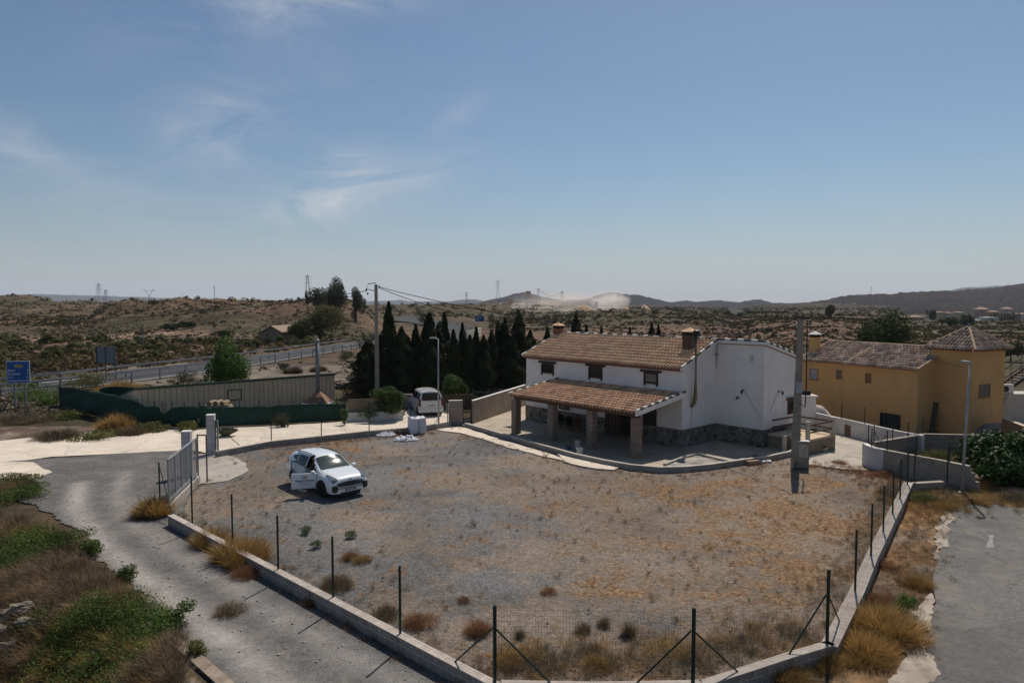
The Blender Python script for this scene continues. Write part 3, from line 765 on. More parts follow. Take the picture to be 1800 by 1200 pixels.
def tile_field(name, O, eu, ev, W, Lh, mat_, parent, pitch=0.235, course=0.40, left=None, right=None, r=0.085):
 """overlapping barrel tiles over a slope: O lower left corner, eu along the eave, ev up the slope"""
 eu = V(*eu).normalized(); ev = V(*ev).normalized(); en = eu.cross(ev).normalized()
 if en.z < 0: en = -en
 nc = max(1, int(round(W / pitch))); pitch = W / nc
 nr = max(1, int(round(Lh / course))); course = Lh / nr
 prof = [(0.0, 0.0), (0.16, 0.005)] + [(0.5 - 0.34 * math.cos(math.pi * k / 5), 0.01 + r * math.sin(math.pi * k / 5)) for k in range(0, 6)] + [(0.84, 0.005), (1.0, 0.0)]
 prof = [(0.0, 0.0)] + [(0.5 - 0.34 * math.cos(math.pi * k / 6), 0.008 + r * math.sin(math.pi * k / 6)) for k in range(7)] + [(1.0, 0.0)]
 vs = []; fs = []
 rr = random.Random(5)
 np_ = len(prof)
 for i in range(nc):
  for j in range(nr):
   v0 = j * course; v1 = (j + 1) * course + 0.03
   um = (i + 0.5) * pitch
   if left and um < left((v0 + v1) / 2): continue
   if right and um > right((v0 + v1) / 2): continue
   dj = rr.uniform(-0.006, 0.006); dv = rr.uniform(-0.012, 0.012)
   b0 = len(vs)
   for (vv, off) in ((v0 + dv, -0.03), (v0 + dv, 0.026 + dj), (v1, 0.0)):
    for (t, h) in prof:
     p = O + eu * ((i + t) * pitch) + ev * vv + en * (h + off)
     vs.append(p)
   for rw in range(2):
    for k in range(np_ - 1):
     a = b0 + rw * np_ + k
     fs.append((a, a + 1, a + np_ + 1, a + np_))
 o = fast_mesh(name, [tuple(v) for v in vs], fs, mat_, parent, smooth=False)
 return o
def cap_run(name, a, b, parent, r=0.085, seg=0.42, m1=None, m2=None, alt=True):
 "run of half round cap tiles, every other joint bedded in pale mortar"
 a, b = V(*a), V(*b); L = (b - a).length; n = max(2, int(L / seg)); d = (b - a) / n; pts = []; rs = []
 for i in range(n):
  for f_, q in ((0, 1), (.45, .94), (.46, .88), (.995, .93)): pts.append(a + d * (i + f_)); rs.append(r * q)
 k = MB(); k.tube(pts, rs, 10); o = k.build(name, m1 or M_RIDGE, parent, smooth=False)
 if alt:
  o.data.materials.append(m2 or M_RIDGED)
  for q, p in enumerate(o.data.polygons):
   if q < (len(pts) - 1) * 10 and (q // 10) % 4 in (1, 2, 3): p.material_index = 1
 return o
def frame_window(parent, O, ex, nrm, w, h, fm, pm, t=0.07, lintel=0.0, lm=None, bars=0, depth=0.05, label=None, sill=False, shut=None):
 """window: frame with glass; O = lower left corner on the wall, ex along wall, nrm outward"""
 ex = V(*ex).normalized(); nrm = V(*nrm).normalized(); ez = V(0, 0, 1)
 def bx(mb, x0, x1, z0, z1, d0, d1):
  vs = [O + ex * x + ez * z + nrm * d for d in (d0, d1) for z in (z0, z1) for x in (x0, x1)]
  mb.add(vs, [(0, 2, 3, 1), (4, 5, 7, 6), (0, 1, 5, 4), (2, 6, 7, 3), (0, 4, 6, 2), (1, 3, 7, 5)])
 m = MB(); bx(m, 0, t, 0, h, 0.002, depth); bx(m, w - t, w, 0, h, 0.002, depth); bx(m, t, w - t, 0, t, 0.002, depth); bx(m, t, w - t, h - t, h, 0.002, depth)
 f = m.build('window', fm, parent)
 if label: f['label'] = label
 g_ = MB(); bx(g_, t, w - t, t, h - t, 0.003, 0.012); g_.build('pane', pm, f)
 if bars:
  k = MB()
  for i in range(1, bars + 1):
   x = w * i / (bars + 1); bx(k, x - 0.012, x + 0.012, t, h - t, 0.015, 0.035)
  bx(k, t, w - t, h * 0.5 - 0.012, h * 0.5 + 0.012, 0.016, 0.034)
  k.build('bars', fm, f)
 if lintel:
  l = MB(); bx(l, -lintel, w + lintel, h, h + 0.13, 0.002, depth + 0.05); l.build('lintel', lm or fm, f)
 if sill:
  l = MB(); bx(l, -0.05, w + 0.05, -0.05, 0, 0.002, depth + 0.04); l.build('sill', lm or fm, f)
 if shut is not None:
  l = MB(); bx(l, t, w - t, h * shut, h - t, 0.014, 0.02); l.build('blind', M_RIDGE, f)
 return f

# == WHITE FARMHOUSE
hA = U(925, 738); hB = U(1198, 788)
e1 = V(hB.x - hA.x, hB.y - hA.y, 0).normalized(); e2 = V(-e1.y, e1.x, 0)     # e2 points away from the camera
if e2.y < 0: e2 = -e2
LEN = (hB - hA).length
_C = U(1262, 775); DEP = (V(_C.x, _C.y, 0) - V(hB.x, hB.y, 0)).dot(e2)       # front wall to ridge line
hC = hB + e2 * DEP
_D = U(1341, 788); WING = (V(_D.x, _D.y, 0) - V(hC.x, hC.y, 0)).dot(e1)
hD = hC + e1 * WING
def HP(s, t, z): return V(hA.x, hA.y, 0) + e1 * s + e2 * t + V(0, 0, z)        # house coordinates
EAVE = 4.48; RIDGE = 5.80
BACK = 3.9; BEAVE = RIDGE - 0.95
house = thing('farmhouse', 'white farmhouse with tiled roof, rubble stone plinth and pillared porch', 'house', (0, 0, 0))
def HQ(mb, pts, M=None): mb.add([HP(*p) for p in pts], [tuple(range(len(pts)))])
wl_ = MB()
t0, t1_, t2_ = 0.0, DEP, DEP + BACK
S0, S1, S2 = 0.0, LEN, LEN + WING
HQ(wl_, [(S0, t0, 0), (S1, t0, 0), (S1, t0, EAVE), (S0, t0, EAVE)])
HQ(wl_, [(S1, t0, 0), (S1, t1_, 0), (S1, t1_, RIDGE), (S1, t0, EAVE)])
HQ(wl_, [(S1, t1_, 0), (S2, t1_, 0), (S2, t1_, RIDGE), (S1, t1_, RIDGE)])
HQ(wl_, [(S2, t1_, 0), (S2, t2_, 0), (S2, t2_, BEAVE), (S2, t1_, RIDGE)])
HQ(wl_, [(S2, t2_, 0), (S0, t2_, 0), (S0, t2_, BEAVE), (S2, t2_, BEAVE)])
HQ(wl_, [(S0, t2_, 0), (S0, t0, 0), (S0, t0, EAVE), (S0, t1_, RIDGE), (S0, t2_, BEAVE)])
wl_.build('wall', M_WHITE, house)
# plinth 1 m high, 4 cm proud, thin capping
PL = 0.98
def ring(mb, off, z0, z1, th=0.0):
 pts = [(S0 - off, t0 - off), (S1 + off, t0 - off), (S1 + off, t1_ - off), (S2 + off, t1_ - off), (S2 + off, t2_ + off), (S0 - off, t2_ + off)]
 mb.prism([HP(a, b, 0)[:2] for a, b in pts], z0, z1)
p_ = MB(); ring(p_, 0.04, 0, PL); p_.build('stone_plinth', M_STONE, house)
p_ = MB(); ring(p_, 0.055, PL + 0.002, PL + 0.045); p_.build('plinth_capping', mat('capping', (0.20, 0.12, 0.09), 0.8), house)
# roofs
OV = 0.32
sl = (RIDGE - EAVE) / DEP; slv = V(0, 0, 0) + e2 + V(0, 0, sl); slv.normalize(); slen = math.hypot(DEP + OV, (DEP + OV) * sl)
Oe = HP(S0 - 0.12, -OV, EAVE - OV * sl + 0.08)
rb = MB(); rb.add([HP(S0 - 0.1, -OV + .03, EAVE - OV * sl), HP(S1 + 0.1, -OV + .03, EAVE - OV * sl), HP(S1 + 0.1, DEP, RIDGE + 0.012), HP(S0 - 0.1, DEP, RIDGE + 0.012),
               HP(S0 - 0.1, -OV + .03, EAVE - OV * sl + .07), HP(S1 + 0.1, -OV + .03, EAVE - OV * sl + .07), HP(S1 + 0.1, DEP, RIDGE + 0.08), HP(S0 - 0.1, DEP, RIDGE + 0.08)],
   [(0, 3, 2, 1), (4, 5, 6, 7), (0, 1, 5, 4), (1, 2, 6, 5), (2, 3, 7, 6), (3, 0, 4, 7)])
rb.build('roof_deck', M_TERRA, house)
rf = tile_field('roof', Oe, e1, slv, LEN + 0.24, slen, M_TILE, house)
# rear roof (spans the wing too)
bs = (RIDGE - BEAVE) / BACK; bvv = (V(0, 0, 0) - e2 + V(0, 0, bs)).normalized()
Ob = HP(S2 + 0.1, t2_ + 0.3, BEAVE - 0.3 * bs + 0.08)
tile_field('roof', Ob, -e1, bvv, LEN + WING + 0.2, math.hypot(BACK + .3, (BACK + .3) * bs), M_TILE, house)
rb = MB(); rb.add([HP(S0 - 0.1, t2_ + .3, BEAVE - .3 * bs), HP(S2 + 0.08, t2_ + .3, BEAVE - .3 * bs), HP(S2 + 0.08, DEP + .01, RIDGE + .01), HP(S0 - 0.1, DEP + .01, RIDGE + .01),
                   HP(S0 - 0.1, t2_ + .3, BEAVE - .3 * bs + .07), HP(S2 + 0.08, t2_ + .3, BEAVE - .3 * bs + .07), HP(S2 + 0.08, DEP + .01, RIDGE + .078), HP(S0 - 0.1, DEP + .01, RIDGE + .078)],
   [(0, 3, 2, 1), (4, 5, 6, 7), (0, 1, 5, 4), (1, 2, 6, 5), (2, 3, 7, 6), (3, 0, 4, 7)]); rb.build('roof_deck', M_TERRA, house)
cap_run('ridge_tiles', HP(S0 - 0.1, DEP, RIDGE + 0.12), HP(S2 + 0.06, DEP, RIDGE + 0.12), house, seg=0.8, r=0.10)
cap_run('verge_tiles', HP(S1 + 0.08, -OV + .1, EAVE - OV * sl + 0.15), HP(S1 + 0.08, DEP, RIDGE + 0.13), house, seg=0.8, r=0.085)
cap_run('verge_tiles', HP(S0 - 0.08, -OV, EAVE - OV * sl + 0.14), HP(S0 - 0.08, DEP, RIDGE + 0.13), house, seg=0.8, r=0.085)
cap_run('verge_tiles', HP(S2 + 0.06, DEP, RIDGE + 0.11), HP(S2 + 0.06, t2_ + .25, BEAVE + 0.05), house, seg=0.62, r=0.085)
# verge boards
vb = MB(); vb.beam(HP(S1 + 0.09, -OV + .02, EAVE - OV * sl + .02), HP(S1 + 0.09, DEP, RIDGE + 0.03), 0.10, 0.14)
vb.beam(HP(S1 - .02, DEP - 0.06, RIDGE + 0.0), HP(S2 + 0.09, DEP - 0.06, RIDGE + 0.0), 0.10, 0.16)
vb.beam(HP(S2 + 0.06, DEP - .05, RIDGE + 0.0), HP(S2 + 0.06, t2_ + .25, BEAVE - .06), 0.10, 0.13); vb.build('verge_board', M_WHITE, house)
ln = MB(); ln.beam(HP(S1 + 0.03, -.02, EAVE - .04), HP(S1 + 0.03, DEP, RIDGE - .07), 0.05, 0.03); ln.beam(HP(S1, DEP - 0.03, RIDGE - .11), HP(S2 + 0.03, DEP - 0.03, RIDGE - .11), 0.05, 0.035); ln.beam(HP(S2 + 0.03, DEP, RIDGE - .10), HP(S2 + 0.03, t2_, BEAVE - .1), 0.05, 0.035)
ln.build('tile_trim', M_TERRA, house)
cn = MB(); cn.beam(HP(S0 - .05, -0.12, EAVE - .10), HP(S1 + .05, -0.12, EAVE - .10), 0.24, 0.07); cn.beam(HP(S0 - .02, -0.05, EAVE - .20), HP(S1 + .02, -0.05, EAVE - .20), 0.1, 0.05); cn.build('eaves_cornice', mat('cornice', (0.20, 0.075, 0.045), 0.8), house)
# upper windows from their places in the photograph
for (x0, x1, y0, y1, lb) in ((952, 974, 638, 655, None), (1035, 1059, 644, 663, None), (1132, 1157, 654, 673, None)):
 a = UW(x0, y1, hA, hB); b = UW(x1, y1, hA, hB); c = UW((x0 + x1) / 2, y0, hA, hB)
 O = V(a.x, a.y, a.z) - e1 * 0.0
 w = (V(b.x, b.y, 0) - V(a.x, a.y, 0)).length; h = c.z - a.z
 frame_window(house, O, e1, -e2, w, max(0.45, h), M_WOOD, mat('curtain_glass', (0.20, 0.18, 0.16), 0.25) if x0 > 1100 else M_GLASS, t=0.11, lintel=0.22, bars=0, depth=0.06)
 for s_ in (0.02, w - 0.12):
  k = MB(); k.add([O + e1 * (s_ + dx_) - e2 * dd + V(0, 0, dz) for dd in (0.002, 0.07) for dz in (-0.12, 0) for dx_ in (0, .10)], [(0, 2, 3, 1), (4, 5, 7, 6), (0, 1, 5, 4), (2, 6, 7, 3), (0, 4, 6, 2), (1, 3, 7, 5)])
  k.build('window_bracket', M_WOOD, house)
# door, windows below the porch
def wallbox(name, m_, s0, s1, z0, z1, d0, d1, parent=house):
 k = MB(); k.add([HP(s, -d, z) for d in (d0, d1) for z in (z0, z1) for s in (s0, s1)], [(0, 2, 3, 1), (4, 5, 7, 6), (0, 1, 5, 4), (2, 6, 7, 3), (0, 4, 6, 2), (1, 3, 7, 5)])
 return k.build(name, m_, parent)
def sOf(px, py):
 a = UW(px, py, hA, hB); return (V(a.x, a.y, 0) - V(hA.x, hA.y, 0)).dot(e1), a.z
s0, _ = sOf(1066, 760); s1, _ = sOf(1094, 765)
dr = wallbox('door', M_WOOD, s0, s1, 0.1, 2.25, 0.05, 0.13);
k = MB()
for i in range(4):
 sa = s0 + .12 + i * (s1 - s0 - .2) / 4; k.add([HP(s, -d, z) for d in (0.131, 0.15) for z in (0.3, 2.1) for s in (sa, sa + .1)], [(0, 2, 3, 1), (4, 5, 7, 6), (0, 1, 5, 4), (2, 6, 7, 3), (0, 4, 6, 2), (1, 3, 7, 5)])
k.build('door_board', M_WOODM, dr)
k = MB(); k.lathe([(0.02, 0), (0.035, .02), (0.03, .05)], HP(s1 - .12, -.16, 1.1), 8); k.build('handle', M_GALV, dr)
s0, _ = sOf(1095, 760); s1, _ = sOf(1112, 765)
wn_ = frame_window(house, HP(s0, -0.045, 0.15), e1, -e2, s1 - s0, 2.0, M_WOOD, M_GLASS, t=0.08, bars=4, label='barred glass side door', depth=.07)
s0, _ = sOf(1132, 730); s1, _ = sOf(1155, 730)
wn_ = frame_window(house, HP(s0, -0.06, 1.03), e1, -e2, s1 - s0, 1.45, M_WOOD, mat('shutter_glass', (0.03, 0.022, 0.018), 0.35), t=0.09, bars=1, lintel=0.14, label='tall dark shuttered window')
s0, _ = sOf(984, 716); s1, _ = sOf(1002, 716)
wn_ = frame_window(house, HP(s0, -0.06, 1.15), e1, -e2, s1 - s0, 0.95, M_WOOD, M_GLASS, t=0.07, bars=3, lintel=0.06)
# side window with wooden lintel on the far gable
a = UW(1384, 712, hD, hD + e2);
frame_window(house, V(a.x, a.y, a.z - .55) + e1 * 0.002, e2, e1, 0.75, 0.85, M_WOODM, M_GLASS, t=0.09, lintel=0.16, depth=.05)

# porch
PS0, PS1 = None, None
def projs(P): d_ = V(P.x, P.y, 0) - V(hA.x, hA.y, 0); return d_.dot(e1), d_.dot(e2)
pil = [projs(U(909, 762)), projs(U(969, 776)), projs(U(1040, 790)), projs(U(1119, 806))]
pt = sum(p[1] for p in pil) / 4
pz_e = 2.36; pz_t = 2.98
pe = pt - 0.42
psL, psR = pil[0][0] - 0.15, pil[3][0] + 0.25
brick = block_mat('pillar_brick', (0.27, 0.18, 0.135), (0.20, 0.135, 0.10), (0.30, 0.26, 0.22), e1, 0.24, 0.07)
for (s, t) in pil:
 w = 0.21
 k = MB(); k.prism([HP(s + a, pt + b + 0.0, 0)[:2] for a, b in ((-w, -w), (w, -w), (w, w), (-w, w))], 0, 2.16)
 k.build('pillar', brick, house)
k = MB(); k.beam(HP(psL + .1, pt, 2.28), HP(psR - .1, pt, 2.28), 0.24, 0.22)
k.beam(HP(psL + .12, pt - .1, 2.27), HP(psL + .12, -0.02, 3.0), 0.1, 0.16); k.beam(HP(psR - .16, pt - .1, 2.27), HP(psR - .16, -0.02, 3.0), 0.1, 0.16)
k.build('porch_beam', M_WOODM, house)
psl = (pz_t - pz_e) / (-pe); pv = (e2 + V(0, 0, psl)).normalized()
tile_field('porch_roof', HP(psL - .05, pe - .06, pz_e + 0.075), e1, pv, psR - psL + .1, math.hypot(-pe, pz_t - pz_e) + .02, M_TILEP, house)
k = MB(); k.slab([HP(psL, pe, pz_e), HP(psR, pe, pz_e), HP(psR, -.003, pz_t), HP(psL, -.003, pz_t)], (0, 0, 0.07)); k.build('porch_deck', M_WOODM, house)
k = MB(); k.beam(HP(psR + .05, pe - .03, pz_e + .04), HP(psR + .05, -.01, pz_t + .04), 0.1, 0.24); k.build('porch_fascia', M_WHITE, house)
cap_run('verge_tiles', HP(psR + .05, pe - .03, pz_e + .2), HP(psR + .05, -.05, pz_t + .2), house, seg=0.58, r=0.075)
cap_run('verge_tiles', HP(psL - .04, pe - .03, pz_e + .16), HP(psL - .04, -.05, pz_t + .17), house, seg=0.7, r=0.07)
# chimneys
def chimney(parent, c, w, d, z0, z1, body, name='chimney', ex=e1, ey=e2, capm=M_TERRA, conem=M_TILE):
 k = MB(); k.prism([(c + ex * a + ey * b)[:2] for a, b in ((-w, -d), (w, -d), (w, d), (-w, d))], z0, z1); o = k.build(name, body, parent)
 k = MB()
 for a, b in ((-1, -1), (1, -1), (1, 1), (-1, 1)):
  q = c + ex * a * (w - .05) + ey * b * (d - .05); k.prism([(q + ex * i * .05 + ey * j * .05)[:2] for i, j in ((-1, -1), (1, -1), (1, 1), (-1, 1))], z1, z1 + .18)
 k.prism([(c + ex * a + ey * b)[:2] for a, b in ((-w * .6, -d * .6), (w * .6, -d * .6), (w * .6, d * .6), (-w * .6, d * .6))], z1, z1 + .15); k.build('chimney_vent', M_DARK, o)
 k = MB(); W_, D_ = w + .08, d + .08
 base = [c + ex * a * W_ + ey * b * D_ for a, b in ((-1, -1), (1, -1), (1, 1), (-1, 1))]
 vs = [V(p.x, p.y, z1 + .18) for p in base] + [V(p.x, p.y, z1 + .23) for p in base] + [V(c.x, c.y, z1 + .46)]
 k.add(vs, [(3, 2, 1, 0), (0, 1, 5, 4), (1, 2, 6, 5), (2, 3, 7, 6), (3, 0, 4, 7), (4, 5, 8), (5, 6, 8), (6, 7, 8), (7, 4, 8)]); k.build('chimney_cap', conem, o)
 return o
def at_ridge(px):   # point of the ridge under photo column px
 a = UW(px, 590, HP(0, DEP, 0), HP(1, DEP, 0)); return (V(a.x, a.y, 0) - V(hA.x, hA.y, 0)).dot(e1)
chimney(house, HP(at_ridge(984), DEP - .15, 0), 0.26, 0.26, RIDGE - .5, RIDGE + 0.42, M_TERRA)
M_CHB = block_mat('chimney_brick', (0.17, 0.075, 0.05), (0.13, 0.06, 0.04), (0.2, 0.14, 0.11), e1, .24, .07)
cs_ = S1 - 0.95; chimney(house, HP(cs_, DEP * .62, 0), 0.30, 0.28, EAVE, RIDGE + .36, M_CHB)
# steel flue up the gable
k = MB(); ft = DEP * .33
fp = UW(1215, 722, hB, hC); fq = projs(fp)
base = HP(S1 + .28, fq[1], 2.75); k.tube([HP(S1 - .02, fq[1] - .0, 2.25), HP(S1 + .16, fq[1], 2.45), HP(S1 + .26, fq[1], 2.75), HP(S1 + .26, fq[1], RIDGE + .45)], 0.115, 12)
k.build('flue_pipe', mat('flue_steel', (0.30, 0.25, 0.17), 0.35, (0.20, 0.165, 0.11), 3, metal=.7), house, smooth=True)
k = MB(); k.lathe([(0.12, 0), (0.21, 0.02), (0.22, .16), (0.16, .20), (0.19, .22), (0.19, .27), (0.05, .33)], HP(S1 + .26, fq[1], RIDGE + .42), 12); k.build('flue_cowl', M_BLACK, house)
# aerial, wall plaque, wall lamps, cable lines
k = MB(); am = UW(1269, 640, hB, hC); as_ = V(hC.x, hC.y, 0) - e2 * .12 + e1 * .12
k.tube([V(as_.x, as_.y, 4.3), V(as_.x, as_.y, 7.0)], 0.022, 6)
for i, z in enumerate((6.95, 6.75, 6.3)): k.tube([V(as_.x, as_.y, z) - e1 * (.28 + .1 * i), V(as_.x, as_.y, z) + e1 * (.28 + .1 * i)], .012, 5)
k.tube([V(as_.x, as_.y, 6.3) + e1 * .5, V(as_.x, as_.y, 6.55) + e1 * .65], .012, 5)
k.box(-.07, .07, -.05, .05, 5.0, 5.12, Matrix.Translation((as_.x, as_.y, 0))); k.build('aerial', M_STEEL, house)
def on_wall(px, py, A_, B_): return UW(px, py, A_, B_)
pq = on_wall(1322, 630, hC, hD)
k = MB(); nn_ = -e2
Mx = Matrix((( e1.x, 0, nn_.x, 0), (e1.y, 0, nn_.y, 0), (0, 1, 0, 0), (0, 0, 0, 1)))
prof = [(0.13, 0.0), (0.135, .03), (0.11, .045), (0.10, .03), (0.0001, .03)]
vs = []; n = 20
for (r_, z_) in prof:
 for i in range(n): a_ = 2 * math.pi * i / n; v_ = V(r_ * math.cos(a_), r_ * 1.45 * math.sin(a_), z_); vs.append(V(pq.x, pq.y, pq.z) + (Mx @ v_))
k.add(vs, [(i * n + j, i * n + (j + 1) % n, (i + 1) * n + (j + 1) % n, (i + 1) * n + j) for i in range(4) for j in range(n)])
k.build('wall_plaque', mat('plaque', (0.58, 0.56, 0.46), .6), house)
def wall_lamp(px, py, A_, B_, nrm, ex_):
 p = on_wall(px, py, A_, B_); k = MB()
 k.tube([p + nrm * .01, p + nrm * .06], .04, 8); k.tube([p + nrm * .05, p + nrm * .16 + V(0, 0, .08), p + nrm * .26 + V(0, 0, .02)], .014, 6)
 c_ = p + nrm * .26
 k.lathe([(.01, .04), (.075, 0), (.07, -.03), (.04, -.16), (.02, -.18)], c_, 6); k.build('wall_lantern', M_BLACK, house)
wall_lamp(1308, 686, hC, hD, -e2, e1); wall_lamp(1368, 688, hD, hD + e2, e1, e2)
k = MB(); p = on_wall(1296, 698, hC, hD); k.beam(p - e2 * .06, p - e2 * .06 + e1 * .14, .05, .09); k.beam(p - e2 * .05 - V(0, 0, .03), p - e2 * .12 - V(0, 0, .10), .05, .05); k.build('tap', M_BLACK, house)
k = MB()
p, q = on_wall(1311, 690, hC, hD), on_wall(1333, 728, hC, hD); k.tube([p - e2 * .012, q - e2 * .012], .009, 4)
p, q = on_wall(1366, 692, hD, hD + e2), on_wall(1352, 726, hD, hD + e2); k.tube([p + e1 * .012, q + e1 * .012], .009, 4); k.build('wall_cable', M_STEEL, house)
k = MB(); k.tube([HP(S1 + .012, fq[1], 2.2), HP(S1 + .012, fq[1], PL + .05)], .012, 4); k.build('rust_streak', mat('rust', (0.30, 0.20, 0.17), .9), house)

# == YELLOW HOUSE
G1 = U(1611, 762); _G0d = None
yd = V(0.457, -0.889, 0).normalized()       # along its front
yn = V(0.889, 0.457, 0).normalized()
YE = 3.98; YR = 5.12; YLEN = 8.6; YDEP = 3.1
def YP(s, t, z): return V(G1.x, G1.y, 0) - yd * s + yn * t + V(0, 0, z)
yh = thing('farmhouse', 'ochre yellow house with mottled tile roof and square corner tower', 'house')
yh.name = 'yellow_house'
k = MB()
def YQ(pts): k.add([YP(*p) for p in pts], [tuple(range(len(pts)))])
YQ([(0, 0, 0), (YLEN, 0, 0), (YLEN, 0, YE), (0, 0, YE)]); YQ([(0, 0, 0), (0, 0, YE), (0, YDEP, YR), (0, YDEP * 2, YE), (0, YDEP * 2, 0)])
YQ([(YLEN, 0, 0), (YLEN, YDEP * 2, 0), (YLEN, YDEP * 2, YE), (YLEN, YDEP, YR), (YLEN, 0, YE)]); YQ([(0, YDEP * 2, 0), (0, YDEP * 2, YE), (YLEN, YDEP * 2, YE), (YLEN, YDEP * 2, 0)])
k.build('wall', M_YELL, yh)
ysl = (YR - YE) / YDEP
for sgn, O_, eu_ in ((1, YP(-.15, -.3, YE - .3 * ysl + .06), -yd), (-1, YP(YLEN + .15, YDEP * 2 + .3, YE - .3 * ysl + .06), yd)):
 tile_field('roof', O_, eu_, (yn * sgn + V(0, 0, ysl)), YLEN + .3, math.hypot(YDEP + .3, (YDEP + .3) * ysl), M_TILEY, yh, pitch=.22, course=.36)
k = MB()
for t_a, t_b in ((-.28, YDEP), (YDEP * 2 + .28, YDEP)):
 za = YE - .28 * ysl
 k.slab([YP(-.12, t_a, za), YP(YLEN + .12, t_a, za), YP(YLEN + .12, t_b, YR + .0), YP(-.12, t_b, YR + .0)], (0, 0, .05))
k.build('roof_deck', M_TERRA, yh)
M_CAPY = mat('buff_ridge', (0.42, 0.29, 0.19), .9)
cap_run('ridge_tiles', YP(-.1, YDEP, YR + .1), YP(YLEN + .1, YDEP, YR + .1), yh, m1=M_CAPY, alt=False, seg=.4)
cap_run('verge_tiles', YP(YLEN + .12, -.28, YE - .28 * ysl + .1), YP(YLEN + .12, YDEP, YR + .1), yh, m1=M_CAPY, alt=False, seg=.4)
cap_run('verge_tiles', YP(YLEN * .56, -.28, YE - .28 * ysl + .13), YP(YLEN * .56, YDEP, YR + .12), yh, m1=M_CAPY, alt=False, seg=.4)
cap_run('verge_tiles', YP(-.12, -.28, YE - .28 * ysl + .1), YP(-.12, YDEP, YR + .1), yh, m1=M_CAPY, alt=False, seg=.4)
# tower
TW, TD = 3.45, 2.75
tc0 = YP(0, 0, 0) + yn * 1.70        # meets the end wall here
def TP(a, b, z): return V(tc0.x, tc0.y, 0) + yd * a + yn * b + V(0, 0, z)
TE = 5.18; TA = 6.45
k = MB(); k.prism([TP(a, b, 0)[:2] for a, b in ((-.3, 0), (2.18, 0), (2.18, TW), (-.3, TW))], 0, TE); k.build('tower', M_YELL, yh)
ov = .32; cs4 = [TP(-.3 - ov, -ov, TE), TP(2.18 + ov, -ov, TE), TP(2.18 + ov, TW + ov, TE), TP(-.3 - ov, TW + ov, TE)]; ap = TP(.94, TW / 2, TA)
k = MB(); k.add([p - V(0, 0, .03) for p in cs4] + [ap - V(0, 0, .03)], [(3, 2, 1, 0), (0, 1, 4), (1, 2, 4), (2, 3, 4), (3, 0, 4)]); k.build('roof_deck', M_TERRA, yh)
for i in range(4):
 a, b = cs4[i], cs4[(i + 1) % 4]; mid = (a + b) / 2; W_ = (b - a).length; up_ = ap - mid
 eu_ = (b - a).normalized(); au = (ap - a).dot(eu_); H_ = (ap - a - eu_ * au).length
 evv = (ap - a - eu_ * au).normalized()
 tile_field('roof', a + V(0, 0, .05), eu_, evv, W_, H_, M_TILEY, yh, pitch=.22, course=.34, left=lambda v, au=au, H_=H_: au * v / H_, right=lambda v, au=au, W_=W_, H_=H_: W_ - (W_ - au) * v / H_)
 cap_run('hip_tiles', a + V(0, 0, .1), ap + V(0, 0, .12), yh, m1=M_CAPY, alt=False, seg=.36, r=.08)
k = MB(); k.lathe([(.10, 0), (.14, .05), (.06, .1), (.08, .16), (.03, .24), (.01, .32)], ap + V(0, 0, .08), 8); k.build('finial', M_STEEL, yh)
def ywin(x0, x1, y0, y1, A_, B_, ex_, nr_, fm, pm, **kw):
 a = UW(x0, y1, A_, B_); b = UW(x1, y1, A_, B_); c = UW(x0, y0, A_, B_)
 w_ = (V(b.x, b.y, 0) - V(a.x, a.y, 0)).length
 return frame_window(yh, V(a.x, a.y, a.z), ex_, nr_, w_, c.z - a.z, fm, pm, **kw)
YA, YB = YP(0, 0, 0), YP(YLEN, 0, 0)
M_BLUEG = mat('bluish_pane', (0.10, 0.125, 0.145), 0.2)
M_YSH = mat('ochre_reveal', (0.33, 0.19, 0.09), .9)
ywin(1423, 1438, 647, 666, YA, YB, yd, -yn, M_YSH, mat('pale_blind', (0.30, 0.31, 0.33), .5), t=.05, sill=True, lm=M_YSH)
ywin(1470, 1480, 649, 666, YA, YB, yd, -yn, M_YSH, M_BLUEG, t=.05, bars=2)
ywin(1521, 1531, 655, 673, YA, YB, yd, -yn, M_YSH, mat('brown_blind', (0.20, 0.11, 0.06), .7), t=.04)
ywin(1548, 1582, 724, 752, YA, YB, yd, -yn, M_BLACK, mat('dark_green_pane', (0.02, 0.04, 0.045), .3), t=.05, bars=9, depth=.10)
ywin(1720, 1739, 676, 699, TP(2.18, 0, 0), TP(2.18, TW, 0), yn, yd, M_YSH, M_BLUEG, t=.05, bars=3, sill=True, lm=M_YSH)
gp = MB(); gp.add([TP(2.183, b, z) for b, z in ((.3, .02), (TW - .02, .02), (TW - .02, .62), (1.6, .72), (1.1, .62), (.7, .4), (.35, .25))], [(0, 1, 2, 3, 4, 5, 6)]); gp.build('grey_patch', mat('grey_skim', (0.22, 0.205, 0.20), .9), yh)
chy = UW(1432, 610, YP(0, 1.2, 0), YP(1, 1.2, 0));
chimney(yh, V(chy.x, chy.y, 0), .27, .27, YE, YR + .42, M_YELL, ex=yd, ey=yn, conem=M_RIDGE)
k = MB(); q0 = TP(.2, -.03, 0)
for i in range(5): k.beam(V(q0.x, q0.y, 0) - yn * (.12 + .12 * i) + yd * (.1 * i - .3), V(q0.x, q0.y, 1.85) + yd * (-.35 + .09 * i) - yn * .04, .16, .03)
bd = k.build('timber_boards', mat('old_boards', (0.10, 0.085, 0.07), .9)); tag(bd, 'dark boards leaning on the yellow tower wall', 'boards')
